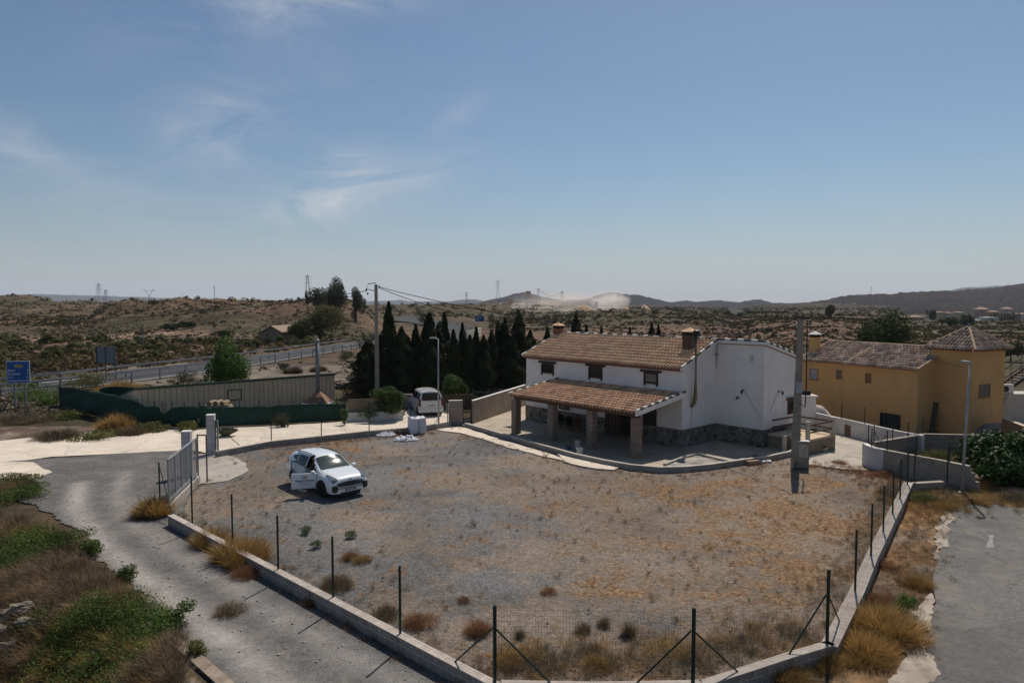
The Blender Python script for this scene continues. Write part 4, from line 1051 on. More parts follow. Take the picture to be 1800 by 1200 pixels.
# == VEGETATION HELPERS
def leaves_arrays(pts, size, seed=0, aspect=0.55, upbias=0.0, nrm=None):
 "one small quad per point, random turn"
 r = np.random.default_rng(seed); n = len(pts)
 a = r.normal(size=(n, 3));
 if nrm is not None: a = a * 0.6 + nrm
 a[:, 2] += upbias
 a /= np.linalg.norm(a, axis=1)[:, None] + 1e-9
 b = r.normal(size=(n, 3)); b -= a * np.sum(a * b, 1)[:, None]; b /= np.linalg.norm(b, axis=1)[:, None] + 1e-9
 c = np.cross(a, b)
 s = (size * (0.6 + 0.8 * r.random(n)))[:, None] if np.isscalar(size) else (size * (0.6 + 0.8 * r.random(n)))[:, None]
 b = b * s * 0.5; c = c * s * 0.5 * aspect
 v = np.stack([pts - b, pts - c * 1.0 + b * 0.1, pts + b, pts + c + b * 0.1], 1).reshape(-1, 3)
 f = np.arange(n * 4).reshape(-1, 4)
 return v, f
def leaf_object(name, pts, size, m_, parent=None, seed=0, aspect=0.55, upbias=0.0, nrm=None):
 v, f = leaves_arrays(np.asarray(pts, float), size, seed, aspect, upbias, nrm)
 return fast_mesh(name, v, f, m_, parent)
def blade_arrays(base, dirs, L, w, seed=0, bend=0.3):
 "thin bent blades: base (N,3), dirs (N,3) unit, L (N,), w (N,)"
 r = np.random.default_rng(seed); n = len(base)
 side = np.cross(dirs, np.array([0, 0, 1.0])) + r.normal(size=(n, 3)) * 0.25
 side /= np.linalg.norm(side, axis=1)[:, None] + 1e-9
 sw = side * (w * 0.5)[:, None]
 mid = base + dirs * (L * 0.55)[:, None]
 tipd = dirs + np.stack([dirs[:, 0], dirs[:, 1], -np.abs(dirs[:, 2]) * 0.2 - 0.2], 1) * bend
 tip = mid + tipd * (L * 0.45)[:, None]
 v = np.stack([base - sw, base + sw, mid + sw * 0.8, tip, mid - sw * 0.8], 1).reshape(-1, 3)
 i = np.arange(n)[:, None] * 5
 f1 = np.concatenate([i, i + 1, i + 2, i + 4], 1); f2 = np.concatenate([i + 4, i + 2, i + 3, i + 3], 1)
 # 4-corner + triangle (as degenerate-free triangles)
 t = np.concatenate([np.concatenate([i, i + 1, i + 2], 1), np.concatenate([i, i + 2, i + 4], 1), np.concatenate([i + 4, i + 2, i + 3], 1)], 0)
 return v, t
def tuft_arrays(centers, rad, height, nper, seed, w=0.006, spread=0.9):
 "grass tufts: centers (K,3), rad (K,), height (K,)"
 r = np.random.default_rng(seed); K = len(centers)
 idx = np.repeat(np.arange(K), nper); n = len(idx)
 a = r.random(n) * 2 * np.pi; q = np.sqrt(r.random(n))
 base = centers[idx].copy(); base[:, 0] += np.cos(a) * q * rad[idx] * 0.6; base[:, 1] += np.sin(a) * q * rad[idx] * 0.6
 d = np.stack([np.cos(a) * q * spread + r.normal(size=n) * .25, np.sin(a) * q * spread + r.normal(size=n) * .25, 0.35 + 0.8 * r.random(n)], 1)
 d /= np.linalg.norm(d, axis=1)[:, None]
 L = height[idx] * (0.5 + 0.8 * r.random(n))
 ww = np.full(n, w) * (0.7 + 0.8 * r.random(n)) * np.clip(height[idx] / 0.3, .7, 2.5)
 return blade_arrays(base, d, L, ww, seed)
def dome_pts(n, c, rx, ry, rz, lobes, seed, shell=0.45, flat=0.0, lobr=(0.32, 0.55)):
 "points spread through an uneven crown made of lobes"
 r = np.random.default_rng(seed)
 lc = r.normal(size=(lobes, 3)); lc /= np.linalg.norm(lc, axis=1)[:, None]; lc *= (r.random(lobes) ** 0.45)[:, None] * 0.68
 lr = r.uniform(lobr[0], lobr[1], lobes)
 k = r.choice(lobes, n, p=lr ** 2 / np.sum(lr ** 2))
 u = r.normal(size=(n, 3)); u /= np.linalg.norm(u, axis=1)[:, None]
 q = 1 - shell * r.random(n) ** 1.6
 p = lc[k] + u * (lr[k] * q)[:, None]
 nrm = u
 p = p * np.array([rx, ry, rz]) + np.array(c)
 return p, nrm
def trunk_mb(base, top, r0, r1, limbs=5, spread=1.0, seed=0):
 rr = random.Random(seed); mb = MB(); base = V(*base); top = V(*top)
 mid = base.lerp(top, .5) + V(rr.uniform(-.1, .1), rr.uniform(-.1, .1), 0) * spread
 mb.tube([base, mid, top], [r0, (r0 + r1) / 2, r1], 8)
 for i in range(limbs):
  a = rr.uniform(0, 6.28); s = base.lerp(top, rr.uniform(.45, .95)); e = s + V(math.cos(a) * spread, math.sin(a) * spread, spread * rr.uniform(.5, 1.1))
  mb.tube([s, s.lerp(e, .5) + V(0, 0, .08 * spread), e], [r1 * .8, r1 * .5, r1 * .2], 6)
 return mb
M_BARK = mat('bark', (0.12, 0.09, 0.065), .95, (0.07, 0.052, 0.04), 6)
L_CYP = leafmat('cypress_leaf', [(0.016, 0.026, 0.012), (0.034, 0.050, 0.020), (0.060, 0.074, 0.030), (0.022, 0.032, 0.016), (0.065, 0.050, 0.028)], trans=0.18)
L_FIG = leafmat('fig_leaf', [(0.028, 0.055, 0.016), (0.042, 0.078, 0.022), (0.06, 0.10, 0.03), (0.022, 0.042, 0.014)], rough=.55, trans=0.15)
L_VINE = leafmat('vine_leaf', [(0.05, 0.09, 0.025), (0.08, 0.135, 0.035), (0.10, 0.15, 0.045), (0.035, 0.06, 0.02)], trans=0.3)
L_BRIGHT = leafmat('bright_leaf', [(0.09, 0.15, 0.03), (0.12, 0.19, 0.04), (0.07, 0.12, 0.03), (0.14, 0.20, 0.06)], trans=0.35)
L_PINE = leafmat('pine_needles', [(0.035, 0.055, 0.018), (0.055, 0.08, 0.024), (0.08, 0.10, 0.03), (0.03, 0.045, 0.015)], trans=0.15, scale=.6)
L_OLIVE = leafmat('grey_green_leaf', [(0.07, 0.085, 0.045), (0.10, 0.11, 0.06), (0.13, 0.135, 0.08), (0.06, 0.065, 0.035)], trans=0.2)
L_GREENB = leafmat('bank_green_leaf', [(0.065, 0.10, 0.022), (0.105, 0.15, 0.032), (0.14, 0.18, 0.05), (0.05, 0.07, 0.02)], trans=0.3, scale=1.0)
L_DRYB = leafmat('dry_twigs', [(0.19, 0.130, 0.080), (0.26, 0.19, 0.120), (0.14, 0.095, 0.06), (0.30, 0.225, 0.14)], rough=.9, trans=0.1, scale=.8)
L_GREYB = leafmat('grey_twigs', [(0.16, 0.13, 0.09), (0.22, 0.18, 0.125), (0.115, 0.09, 0.06), (0.27, 0.225, 0.16)], rough=.9, trans=0.1, scale=.8)
L_GOLD = leafmat('golden_dry_grass', [(0.36, 0.215, 0.070), (0.44, 0.28, 0.095), (0.28, 0.155, 0.055), (0.48, 0.33, 0.14)], rough=.8, trans=0.25, scale=.8)
L_RUST = leafmat('rusty_dry_grass', [(0.28, 0.135, 0.065), (0.36, 0.18, 0.085), (0.20, 0.10, 0.055), (0.38, 0.22, 0.11)], rough=.9, trans=0.15, scale=.8)
L_SILV = leafmat('silvery_weed', [(0.14, 0.17, 0.09), (0.19, 0.22, 0.13), (0.10, 0.13, 0.06)], trans=.3)
L_VALLEY = leafmat('valley_bush_leaf', [(0.115, 0.11, 0.052), (0.15, 0.14, 0.07), (0.09, 0.09, 0.042)], trans=.35, spec=0, scale=.3)
L_HILL1 = leafmat('hill_scrub_olive', [(0.050, 0.048, 0.026), (0.07, 0.066, 0.036), (0.095, 0.088, 0.05)], trans=.30, spec=0, scale=.05)
L_HILL2 = leafmat('hill_scrub_brown', [(0.075, 0.052, 0.036), (0.11, 0.08, 0.055), (0.05, 0.036, 0.026)], trans=.30, spec=0, scale=.05)
L_HILL3 = leafmat('hill_scrub_dark', [(0.030, 0.034, 0.017), (0.045, 0.048, 0.024), (0.065, 0.066, 0.033)], trans=.30, spec=0, scale=.05)
L_HILL4 = leafmat('hill_scrub_ochre', [(0.15, 0.11, 0.045), (0.19, 0.14, 0.06), (0.11, 0.09, 0.04)], trans=.1, spec=0, scale=.05)
L_YGREEN = leafmat('yellow_green_brush', [(0.14, 0.145, 0.045), (0.18, 0.175, 0.06), (0.11, 0.12, 0.04), (0.22, 0.19, 0.08)], trans=.25)

def bush(name, label, cat, c, rx, ry, rz, m_, n=1500, size=.07, seed=1, lobes=9, group=None, stems=True, stem_m=None, aspect=.55, lobr=(.32, .55), parentless=False):
 t = thing(name, label, cat, c, 0, group)
 p, nr = dome_pts(n, (0, 0, rz * .72), rx, ry, rz, lobes, seed, lobr=lobr)
 p[:, 2] = np.abs(p[:, 2]) + .02
 leaf_object('foliage', p, size, m_, t, seed, aspect=aspect, nrm=nr)
 if stems:
  mb = MB(); rr = random.Random(seed)
  for i in range(6):
   a = rr.uniform(0, 6.28); q = rr.uniform(.2, .7)
   mb.tube([(0, 0, 0), (math.cos(a) * rx * q * .5, math.sin(a) * ry * q * .5, rz * .5), (math.cos(a) * rx * q, math.sin(a) * ry * q, rz * 1.1)], [.03 * rz, .02 * rz, .006 * rz], 5)
  mb.build('stem', stem_m or M_BARK, t)
 return t
def brush(name, label, cat, c, rad, h, m_, n=500, seed=1, group=None, w=.007, m2=None):
 "a dry brushy shrub of many fine stalks"
 t = thing(name, label, cat, c, 0, group)
 r = np.random.default_rng(seed); K = 34
 q = np.sqrt(r.random(K)) * rad * .75; a = r.random(K) * 6.283
 cs = np.stack([np.cos(a) * q, np.sin(a) * q, np.zeros(K)], 1); hh = h * (1 - .55 * (q / (rad * .75)) ** 2) * (.6 + .5 * r.random(K))
 v, f = tuft_arrays(cs, np.full(K, rad * .3), hh, max(8, n // 22), seed, w=w * .8, spread=.75)
 fast_mesh('stalks', v, f, m_, t)
 # seed heads / tiny leaves
 q, nr = dome_pts(n, (0, 0, h * .35), rad * .85, rad * .85, h * .6, 12, seed + 5, shell=.9)
 q[:, 2] = np.abs(q[:, 2])
 leaf_object('seed_heads', q, w * 4.5, m2 or m_, t, seed, aspect=.3)
 return t
def cypress(c, h, r, seed, label, kind='slim', group='cypress trees behind the lane', n=None):
 t = thing('cypress_tree', label, 'cypress tree', c, 0, group)
 rg = np.random.default_rng(seed); r *= 1.2; n = n or int(6800 * (h / 6) * (r / .6) ** .9)
 z = rg.random(n) ** .85
 if kind == 'slim': prof = np.interp(z, [0, .08, .3, .6, .85, 1], [1.2, 1.35, 1.2, .84, .44, .04])
 else: prof = np.interp(z, [0, .08, .3, .6, .85, 1], [.7, 1, .95, .62, .32, .05])
 a = rg.random(n) * 2 * np.pi
 lump = 0.78 + 0.3 * np.sin(a * 3 + z * 9 + seed) * np.sin(z * 17 + seed * 2) + (0.42 if kind != 'slim' else .30) * (fbm(a * 2 + seed, z * 9, 3) - .5) * 2
 q = r * prof * lump * (1 - .55 * rg.random(n) ** 2)
 pts = np.stack([np.cos(a) * q, np.sin(a) * q, .25 + z * (h - .25)], 1)
 nr = np.stack([np.cos(a), np.sin(a), np.full(n, .6)], 1)
 if kind != 'slim':   # loose branches reaching out
  k = 14
  for i in range(k):
   zz = rg.uniform(.45, .97); aa = rg.uniform(0, 6.28); L = r * rg.uniform(.6, 1.15) * (1.25 - zz * .6)
   m = 90; tt = rg.random(m)
   e = np.stack([np.cos(aa) * tt * L + rg.normal(size=m) * .10, np.sin(aa) * tt * L + rg.normal(size=m) * .10, zz * h + tt * L * .75 + rg.normal(size=m) * .12], 1)
   pts = np.concatenate([pts, e]); nr = np.concatenate([nr, e * 0 + np.array([0, 0, 1.])])
 leaf_object('crown', pts, .20, L_CYP, t, seed, aspect=.5, nrm=nr)
 mb = MB(); mb.tube([(0, 0, 0), (0, 0, h * .5), (0, 0, h * .9)], [.09, .06, .02], 7); mb.build('trunk', M_BARK, t)
 return t

# == cypress row
CY = [  # photo column, row of the tip, distance, radius, kind, label
 (684, 531, 57.5, .78, 'slim', 'tallest slim cypress, right beside the leaning side of the tall concrete pole'),
 (648, 598, 60, 1.9, 'broad', 'broad low dark cypress at the left end of the row'),
 (668, 590, 57, 1.2, 'broad', 'dark bushy cypress directly behind the tall concrete pole'),
 (706, 575, 57, 1.15, 'slim', 'cypress just right of the tallest slim one'),
 (731, 571, 58, .62, 'slim', 'slim cypress between the white van and the highway bend'),
 (755, 550, 58, 1.3, 'broad', 'ragged tall cypress rising behind the white van'),
 (770, 570, 60, .9, 'broad', 'cypress behind the street lamp head'),
 (781, 549, 62, .62, 'slim', 'pointed cypress close right of the street lamp'),
 (797, 580, 58, .6, 'slim', 'short slim cypress in the middle of the row, left of a taller thin one'),
 (813, 568, 60, .52, 'slim', 'thin cypress standing before the far highway barrier'),
 (826, 589, 58, .68, 'slim', 'lower cypress above the small green tree'),
 (837, 575, 60, .5, 'slim', 'narrow cypress left of the pair of green peaked ones'),
 (850, 590, 58, .8, 'slim', 'low cypress filling the row above the railing fence'),
 (864, 580, 60, .7, 'slim', 'blunt cypress second left of the forked one'),
 (875, 565, 62, .52, 'slim', 'sharp pointed cypress third left of the forked one'),
 (888, 560, 62, .95, 'broad', 'green peaked cypress next to the forked one'),
 (912, 548, 62, 1.25, 'broad', 'forked ragged cypress rising highest near the white house'),
 (932, 580, 64, .9, 'slim', 'cypress tucked behind the left end of the white house roof'),
 (900, 590, 59, .9, 'slim', 'dark cypress before the forked one'),
 (962, 575, 66, .6, 'slim', 'slim cypress behind the left chimney of the white house'),
 (1012, 553, 74, 1.2, 'broad', 'broad pointed cypress above the roof, right of the left chimney'),
 (1031, 571, 74, .45, 'slim', 'leftmost of the small cypresses above the roof ridge'),
 (1057, 573, 75, .4, 'slim', 'second small cypress above the roof ridge'),
 (1107, 575, 76, .42, 'slim', 'third small cypress above the roof ridge'),
 (1145, 566, 76, .48, 'slim', 'fourth and tallest small cypress above the roof ridge'),
 (1157, 570, 78, .42, 'slim', 'thin brownish cypress at the right end of the ridge group'),
]
for i, (px, py, d, r_, kd, lb) in enumerate(CY):
 b_ = UD(px, 600, d); top = UD(px, py, d).z
 cypress((b_.x, d, 0), max(3.0, top), r_, 30 + i, lb, kd)

# == trees and big shrubs
def tree(name, label, cat, px, py_base, py_top, wpx, m_, dist=None, n=3000, size=.2, seed=1, lobes=10, z0=0.0, low=.35, group=None, shape=None, lobr=(.32, .55)):
 if dist is None: b_ = U(px, py_base, z0); dist = b_.y
 b_ = UD(px, 600, dist); g0 = gz(b_.x, dist) if dist > 90 else z0
 top = UD(px, py_top, dist).z; H = max(.8, top - g0)
 rx = wpx / 2 / FPX * dist
 t = thing(name, label, cat, (b_.x, dist, g0), 0, group)
 rz = H * (1 - low) / 2
 p, nr = dome_pts(n, (0, 0, H - rz), rx, rx, rz, lobes, seed, lobr=lobr)
 leaf_object('crown', p, size, m_, t, seed, nrm=nr)
 trunk_mb((0, 0, 0), (0, 0, H - rz * 1.1), .04 * H, .02 * H, 6, rx * .6, seed).build('trunk', M_BARK, t)
 return t
tree('leafy_tree', 'young bright green tree beside the long corrugated shed', 'tree', 396, 690, 594, 76, L_BRIGHT, dist=58, n=7500, size=.19, seed=3, low=.05)
tree('leafy_tree', 'small light green tree above the reed screen by the railing fence', 'tree', 800, 715, 646, 62, L_VINE, dist=53, n=4200, size=.16, seed=5, low=.15)
tree('umbrella_pine', 'big round dark pine behind the yellow house', 'pine tree', 1556, 640, 546, 116, L_PINE, dist=78, n=13000, size=.24, seed=8, lobes=16, low=.05)
tree('umbrella_pine', 'lower green pine leaning out left of the big round pine', 'pine tree', 1520, 640, 568, 56, L_PINE, dist=76, n=3000, size=.22, seed=9, lobes=8, low=.05)
tree('eucalyptus_tree', 'tall eucalyptus on the hilltop left of the concrete pole', 'tree', 591, 560, 482, 50, L_OLIVE, dist=205, n=4600, size=.55, seed=12, lobes=11, low=.02)
tree('eucalyptus_tree', 'shorter pale eucalyptus nearest the concrete pole', 'tree', 626, 562, 496, 34, L_OLIVE, dist=200, n=2600, size=.5, seed=13, lobes=7, low=.02)
tree('eucalyptus_tree', 'low bushy tree left of the tall eucalyptus', 'tree', 564, 562, 503, 44, L_OLIVE, dist=195, n=2800, size=.5, seed=14, lobes=7, low=.1)
tree('small_conifer', 'tiny dark conifer at the hill edge beside the lattice pylon', 'tree', 541, 545, 511, 9, L_CYP, dist=210, n=350, size=.5, seed=15, lobes=4, low=.1)
tree('olive_tree', 'large shadowy tree mass beside the farm building', 'tree', 563, 612, 530, 100, L_VALLEY, dist=150, n=6500, size=.42, seed=16, lobes=14, low=.05)
tree('olive_tree', 'dark round tree right of the farm building', 'tree', 527, 612, 560, 44, L_PINE, dist=146, n=2600, size=.38, seed=17, lobes=9, low=.05)
tree('olive_tree', 'bright green bush at the farm building wall', 'tree', 492, 612, 590, 20, L_BRIGHT, dist=138, n=700, size=.33, seed=18, lobes=5, low=.05)
tree('olive_tree', 'dark bush below the farm building gable', 'tree', 472, 612, 594, 24, L_PINE, dist=137, n=800, size=.33, seed=19, lobes=5, low=.05)
tree('citrus_tree', 'long dark citrus clump between the palm and the farm building', 'tree', 430, 614, 596, 44, L_PINE, dist=139, n=1500, size=.34, seed=20, lobes=8, low=.0)
tree('citrus_tree', 'dark hedge-like trees at the foot of the flat hill', 'tree', 300, 588, 566, 34, L_PINE, dist=176, n=1500, size=.45, seed=21, lobes=8, low=0)
tree('citrus_tree', 'second dark hedge-like tree at the foot of the flat hill', 'tree', 328, 588, 564, 34, L_PINE, dist=178, n=1500, size=.45, seed=22, lobes=8, low=0)
tree('poplar_tree', 'pale poplar standing alone above the bank', 'tree', 1457, 565, 528, 20, L_OLIVE, dist=240, n=1200, size=.6, seed=23, lobes=6, low=.1)
tree('valley_tree', 'dark pointed tree clump by the far houses', 'tree', 1636, 560, 541, 22, L_CYP, dist=560, n=700, size=1.3, seed=24, lobes=6, low=0)
tree('valley_tree', 'wide dark tree behind the tower roof, left side', 'tree', 1668, 575, 557, 34, L_PINE, dist=330, n=1100, size=.9, seed=25, lobes=8, low=0)
tree('valley_tree', 'wide dark tree behind the tower roof, right side', 'tree', 1696, 580, 552, 38, L_PINE, dist=320, n=1300, size=.9, seed=26, lobes=8, low=0)
tree('valley_tree', 'dark orchard block at the right edge below the far houses', 'tree', 1775, 570, 545, 60, L_CYP, dist=560, n=900, size=1.3, seed=27, lobes=9, low=0)
tree('valley_tree', 'green thicket in the dip right of the tower', 'tree', 1778, 660, 600, 40, L_OLIVE, dist=95, n=1800, size=.3, seed=28, lobes=8, low=0)
# pines on the plateau
for i, px in enumerate((1276, 1288, 1300, 1313, 1326, 1340, 1352, 1365, 1378)):
 tree('plateau_pine', ('leftmost', 'second from left', 'third from left', 'fourth from left', 'middle', 'fourth from right', 'third from right', 'second from right', 'rightmost')[i] + ' dark pine of the row on the distant plateau', 'pine tree', px, 560, 546.5 + (i * 37 % 5) * .6, 17, L_CYP, dist=520 + (i * 53) % 60, n=260, size=1.6, seed=50 + i, lobes=5, low=0, group='dark pines on the distant plateau')

# palms at the farm
def palm(px, py_base, py_top, dist, seed, label, nf=26):
 b_ = UD(px, 600, dist); g0 = gz(b_.x, dist); top = UD(px, py_top, dist).z; H = top - g0
 t = thing('palm_tree', label, 'palm tree', (b_.x, dist, g0), 0, 'palms by the farm')
 mb = MB(); mb.tube([(0, 0, 0), (0, 0, H * .65)], [.35, .28], 8); mb.build('trunk', M_BARK, t)
 rr = random.Random(seed); pts = [];
 vs = [];
 for i in range(nf):
  a = rr.uniform(0, 6.28); e = rr.uniform(-.2, 1.2); L = H * .5
  for k in range(22):
   u = k / 21; x = math.cos(a) * L * u * math.cos(e * (1 - u)); y = math.sin(a) * L * u * math.cos(e * (1 - u)); z = H * .65 + L * (math.sin(e) * u - .55 * u * u)
   for s_ in (-1, 1): pts.append((x - math.sin(a) * s_ * .22 * (1 - u), y + math.cos(a) * s_ * .22 * (1 - u), z + rr.uniform(-.05, .05)))
 leaf_object('fronds', np.array(pts), .42, L_PINE, t, seed, aspect=.35)
palm(391, 612, 576, 140, 1, 'taller palm above the green tree by the shed')
palm(335, 612, 593, 146, 2, 'low palm left of the taller one')
palm(350, 612, 596, 147, 3, 'second low palm beside its twin', 18)

# fig tree right edge, vine over the white wall, shrubs
fg = U(1762, 852)
bush('fig_tree', 'big glossy green fig tree spreading behind the block wall', 'fig tree', (fg.x + .9, fg.y + .6, 0), 2.9, 1.9, 1.45, L_FIG, n=7000, size=.17, seed=31, lobes=16, aspect=.85)
fg = U(1795, 760)
bush('garden_shrub', 'dark climbing shrub beside the yellow tower at the right edge', 'shrub', (fg.x + .3, fg.y + 3, 0), 1.5, 1.4, 1.75, L_VINE, n=3600, size=.15, seed=32, lobes=9)
vn = U(686, 741)
bush('climbing_vine', 'green creeper spilling over the reed screen and white wall', 'vine', (vn.x - .15, vn.y + .6, .35), 2.05, .95, 1.30, L_VINE, n=7500, size=.15, seed=33, lobes=22, lobr=(.16, .36))
vn = U(640, 745)
bush('climbing_vine', 'thin creeper strand left on the white wall', 'vine', (vn.x + .3, vn.y + .35, .3), .95, .35, .5, L_VINE, n=420, size=.13, seed=34, lobes=6)
vn = U(603, 748)
bush('climbing_vine', 'narrow creeper hanging where green mesh meets the white wall', 'vine', (vn.x, vn.y + .3, .0), .3, .3, .9, L_VINE, n=500, size=.12, seed=35, lobes=5)
vn = U(492, 752)
bush('weed_bush', 'loose green weed growing against the green mesh by the lane', 'bush', (vn.x, vn.y + .4, 0), .85, .35, .65, L_OLIVE, n=900, size=.1, seed=36, lobes=7)
for i, (px, py, r_, h_, m_, lb) in enumerate([
 (395, 765 + 2, .8, .5, L_OLIVE, 'dark weed clump at the foot of the green mesh nearest the block pillar'),
 (330, 757, .9, .55, L_YGREEN, 'yellow green brush at the green mesh behind the shorter gate pillar'),
 (275, 757, 1.3, .5, L_YGREEN, 'low olive brush along the lane, left of the gate'),
 (205, 755, 1.2, 1.1, L_GOLD, 'tall blond grass clump in front of the sagging green mesh'),
 (230, 762, 1.2, .6, L_DRYB, 'brown brush at the lane edge below the blond grass'),
 (125, 735, 1.6, .5, L_YGREEN, 'green brush at the left end of the green mesh'),
 (170, 770, 1.6, .45, L_YGREEN, 'low yellow green brush along the lane edge'),
 (100, 770, 1.8, .6, L_GREYB, 'purplish dry brush on the field left of the mesh'),
 (40, 740, 2.2, .8, L_GREYB, 'wide purplish dry brush at the left edge'),
 (55, 705, 2.0, 1.4, L_BRIGHT, 'yellow green shrub under the blue road sign'),
 (88, 712, 1.8, 1.2, L_BRIGHT, 'bright green shrub right of the blue road sign'),
 (138, 690, 1.9, 1.7, L_YGREEN, 'green shrub behind the left end of the green mesh'),
 (170, 684, 1.7, 1.9, L_YGREEN, 'taller shrub standing before the highway barrier'),
 (205, 690, 1.9, 1.4, L_GOLD, 'orange brown shrub above the sagging mesh'),
 (240, 690, 1.4, .9, L_GOLD, 'orange tinged low shrub left of the shed roof'),
 (330, 675, 1.5, 1.6, L_OLIVE, 'dull green bush with bare stem on the embankment'),
 (515, 655, 1.2, .9, L_GREYB, 'grey brown bush on the embankment above the shed'),
 (560, 652, 1.2, .8, L_DRYB, 'brown bush on the embankment next to the steel chimney'),
 (608, 633, 1.5, 1.3, L_OLIVE, 'round olive bush on the embankment near the cypresses'),
 (498, 650, .9, .8, L_OLIVE, 'small dark bush on the embankment, left of the grey brown one'),
]):
 c = U(px, py)
 if m_ in (L_GREYB, L_DRYB, L_GOLD): brush('brush_shrub', lb, 'shrub', (c.x, c.y, 0), r_, h_, m_, n=1500, seed=70 + i, w=.02)
 else: bush('green_shrub', lb, 'shrub', (c.x, c.y, 0), r_, r_, h_ * .62, m_, n=1500, size=.12, seed=70 + i)

# == foreground: named shrubs
for i, (px, py, r_, h_, m_, lb, n_) in enumerate([
 (270, 905, .72, .95, L_GOLD, 'golden dry bush at the end of the gate rail', 2600),
 (425, 985, .95, .95, L_GOLD, 'large golden dry bush growing over the block wall', 3600),
 (370, 955, .7, .7, L_GOLD, 'golden dry bush left of the largest one on the block wall', 2000),
 (440, 1010, .6, .5, L_RUST, 'rusty low bush below the golden one outside the wall', 1200),
 (403, 1075, .55, .38, L_DRYB, 'brown dry clump alone on the gravel drive', 900),
 (548, 1062, .25, .4, L_RUST, 'small rusty tuft against the outer wall face', 500),
 (620, 1098, .28, .28, L_DRYB, 'low brown tuft against the outer wall face, nearer the corner', 500),
 (665, 1122, .18, .25, L_DRYB, 'smallest brown tuft at the outer wall foot', 350),
 (830, 1198, .5, .42, L_DRYB, 'brown dry bush outside the near corner post', 1100),
 (590, 1030, .62, .42, L_DRYB, 'dark brown brush inside the wall between two posts', 1400),
 (615, 980, .35, .3, L_RUST, 'rust and gold brush just inside the left fence', 800),
 (636, 985, .4, .28, L_GOLD, 'golden brush right beside the rusty one', 800),
 (740, 1095, .55, .35, L_RUST, 'rusty brush right of the third front post', 1200),
 (680, 1080, .5, .35, L_DRYB, 'brown brush left of the third front post', 900),
 (840, 1110, .42, .36, L_RUST, 'reddish brush around the braced corner post', 1200),
 (905, 1160, .55, .36, L_GOLD, 'yellow olive brush at the foot of the braced corner post', 1500),
 (1050, 1170, .45, .3, L_GOLD, 'golden grass clump between the two braced posts', 1200),
 (1025, 1108, .25, .32, L_DRYB, 'dark brown upright tuft, left one of a pair', 500),
 (1062, 1098, .2, .3, L_DRYB, 'dark brown upright tuft, right one of a pair', 400),
 (1105, 1115, .2, .45, L_DRYB, 'tall thin dark weed left of the second braced post', 500),
 (1040, 1140, .3, .22, L_DRYB, 'flat brown tuft under the dark pair', 400),
 (915, 1118, .16, .3, L_GREYB, 'small black green weed beside the braced corner post', 300),
 (965, 1040, .3, .25, L_RUST, 'rusty tuft in the open gravel, front centre', 450),
 (814, 1055, .25, .22, L_RUST, 'small rusty tuft left of the gravel centre', 350),
 (1560, 1110, 1.15, .75, L_GOLD, 'broad golden grass mound by the broken road edging', 4200),
 (1520, 1150, .9, .6, L_GOLD, 'golden grass mound nearer the wall corner', 2600),
 (1450, 1165, .7, .45, L_GOLD, 'golden grass mound outside the braced wall corner', 1800),
 (1380, 1190, .8, .4, L_GOLD, 'low golden grass below the wall at the bottom edge', 1800),
 (1612, 1027, .52, .42, L_GOLD, 'round golden tuft between wall and asphalt', 1400),
 (1545, 1055, .5, .32, L_RUST, 'reddish tuft between the wall and the golden mound', 900),
 (1560, 995, .5, .3, L_RUST, 'reddish tuft close to the outside of the right wall', 800),
 (1530, 1060, .35, .3, L_RUST, 'small reddish tuft at the outside foot of the right wall', 500),
 (1590, 1075, .42, .55, L_BRIGHT, 'fresh green weed beside the golden mound', 900),
 (1625, 880, .8, .5, L_YGREEN, 'yellow green brush outside the far right corner of the lot', 1300),
 (1660, 893, .6, .4, L_GOLD, 'golden brush left of the right street lamp', 900),
 (1720, 855, .9, .5, L_GOLD, 'blond grass under the fig tree', 1300),
 (1790, 880, 1.0, .55, L_GREYB, 'grey brush right of the street lamp', 1300),
 (1645, 805, 1.0, .7, L_YGREEN, 'olive grass inside the walled plot', 1500),
 (1600, 800, .9, .4, L_DRYB, 'brown grass inside the walled plot, left part', 1000),
 (1685, 815, .9, .5, L_DRYB, 'brown grass inside the walled plot, right part', 1000),
 (1475, 815, .6, .25, L_RUST, 'low rusty grass near the concrete yard edge', 700),
 (1555, 835, .7, .35, L_RUST, 'rusty grass along the base of the plastered wall', 900),
]):
 c = U(px, py)
 if m_ is L_BRIGHT: bush('green_shrub', lb, 'shrub', (c.x, c.y, 0), r_, r_, h_ * .6, m_, n=n_, size=.06, seed=120 + i)
 else: brush('dry_shrub', lb, 'shrub', (c.x, c.y, -.02), r_, h_, m_, n=n_, seed=120 + i, w=.007 if c.y < 24 else .011)
for i, (px, py) in enumerate([(538, 936), (617, 943), (556, 960)]):
 c = U(px, py); bush('green_weed', ['silvery green weed, uppermost inside the left fence', 'pale green weed right of the silvery one', 'low green weed under the silvery one'][i], 'weed', (c.x, c.y, 0), .26, .26, .13, L_SILV, n=420, size=.06, seed=200 + i, stems=False)

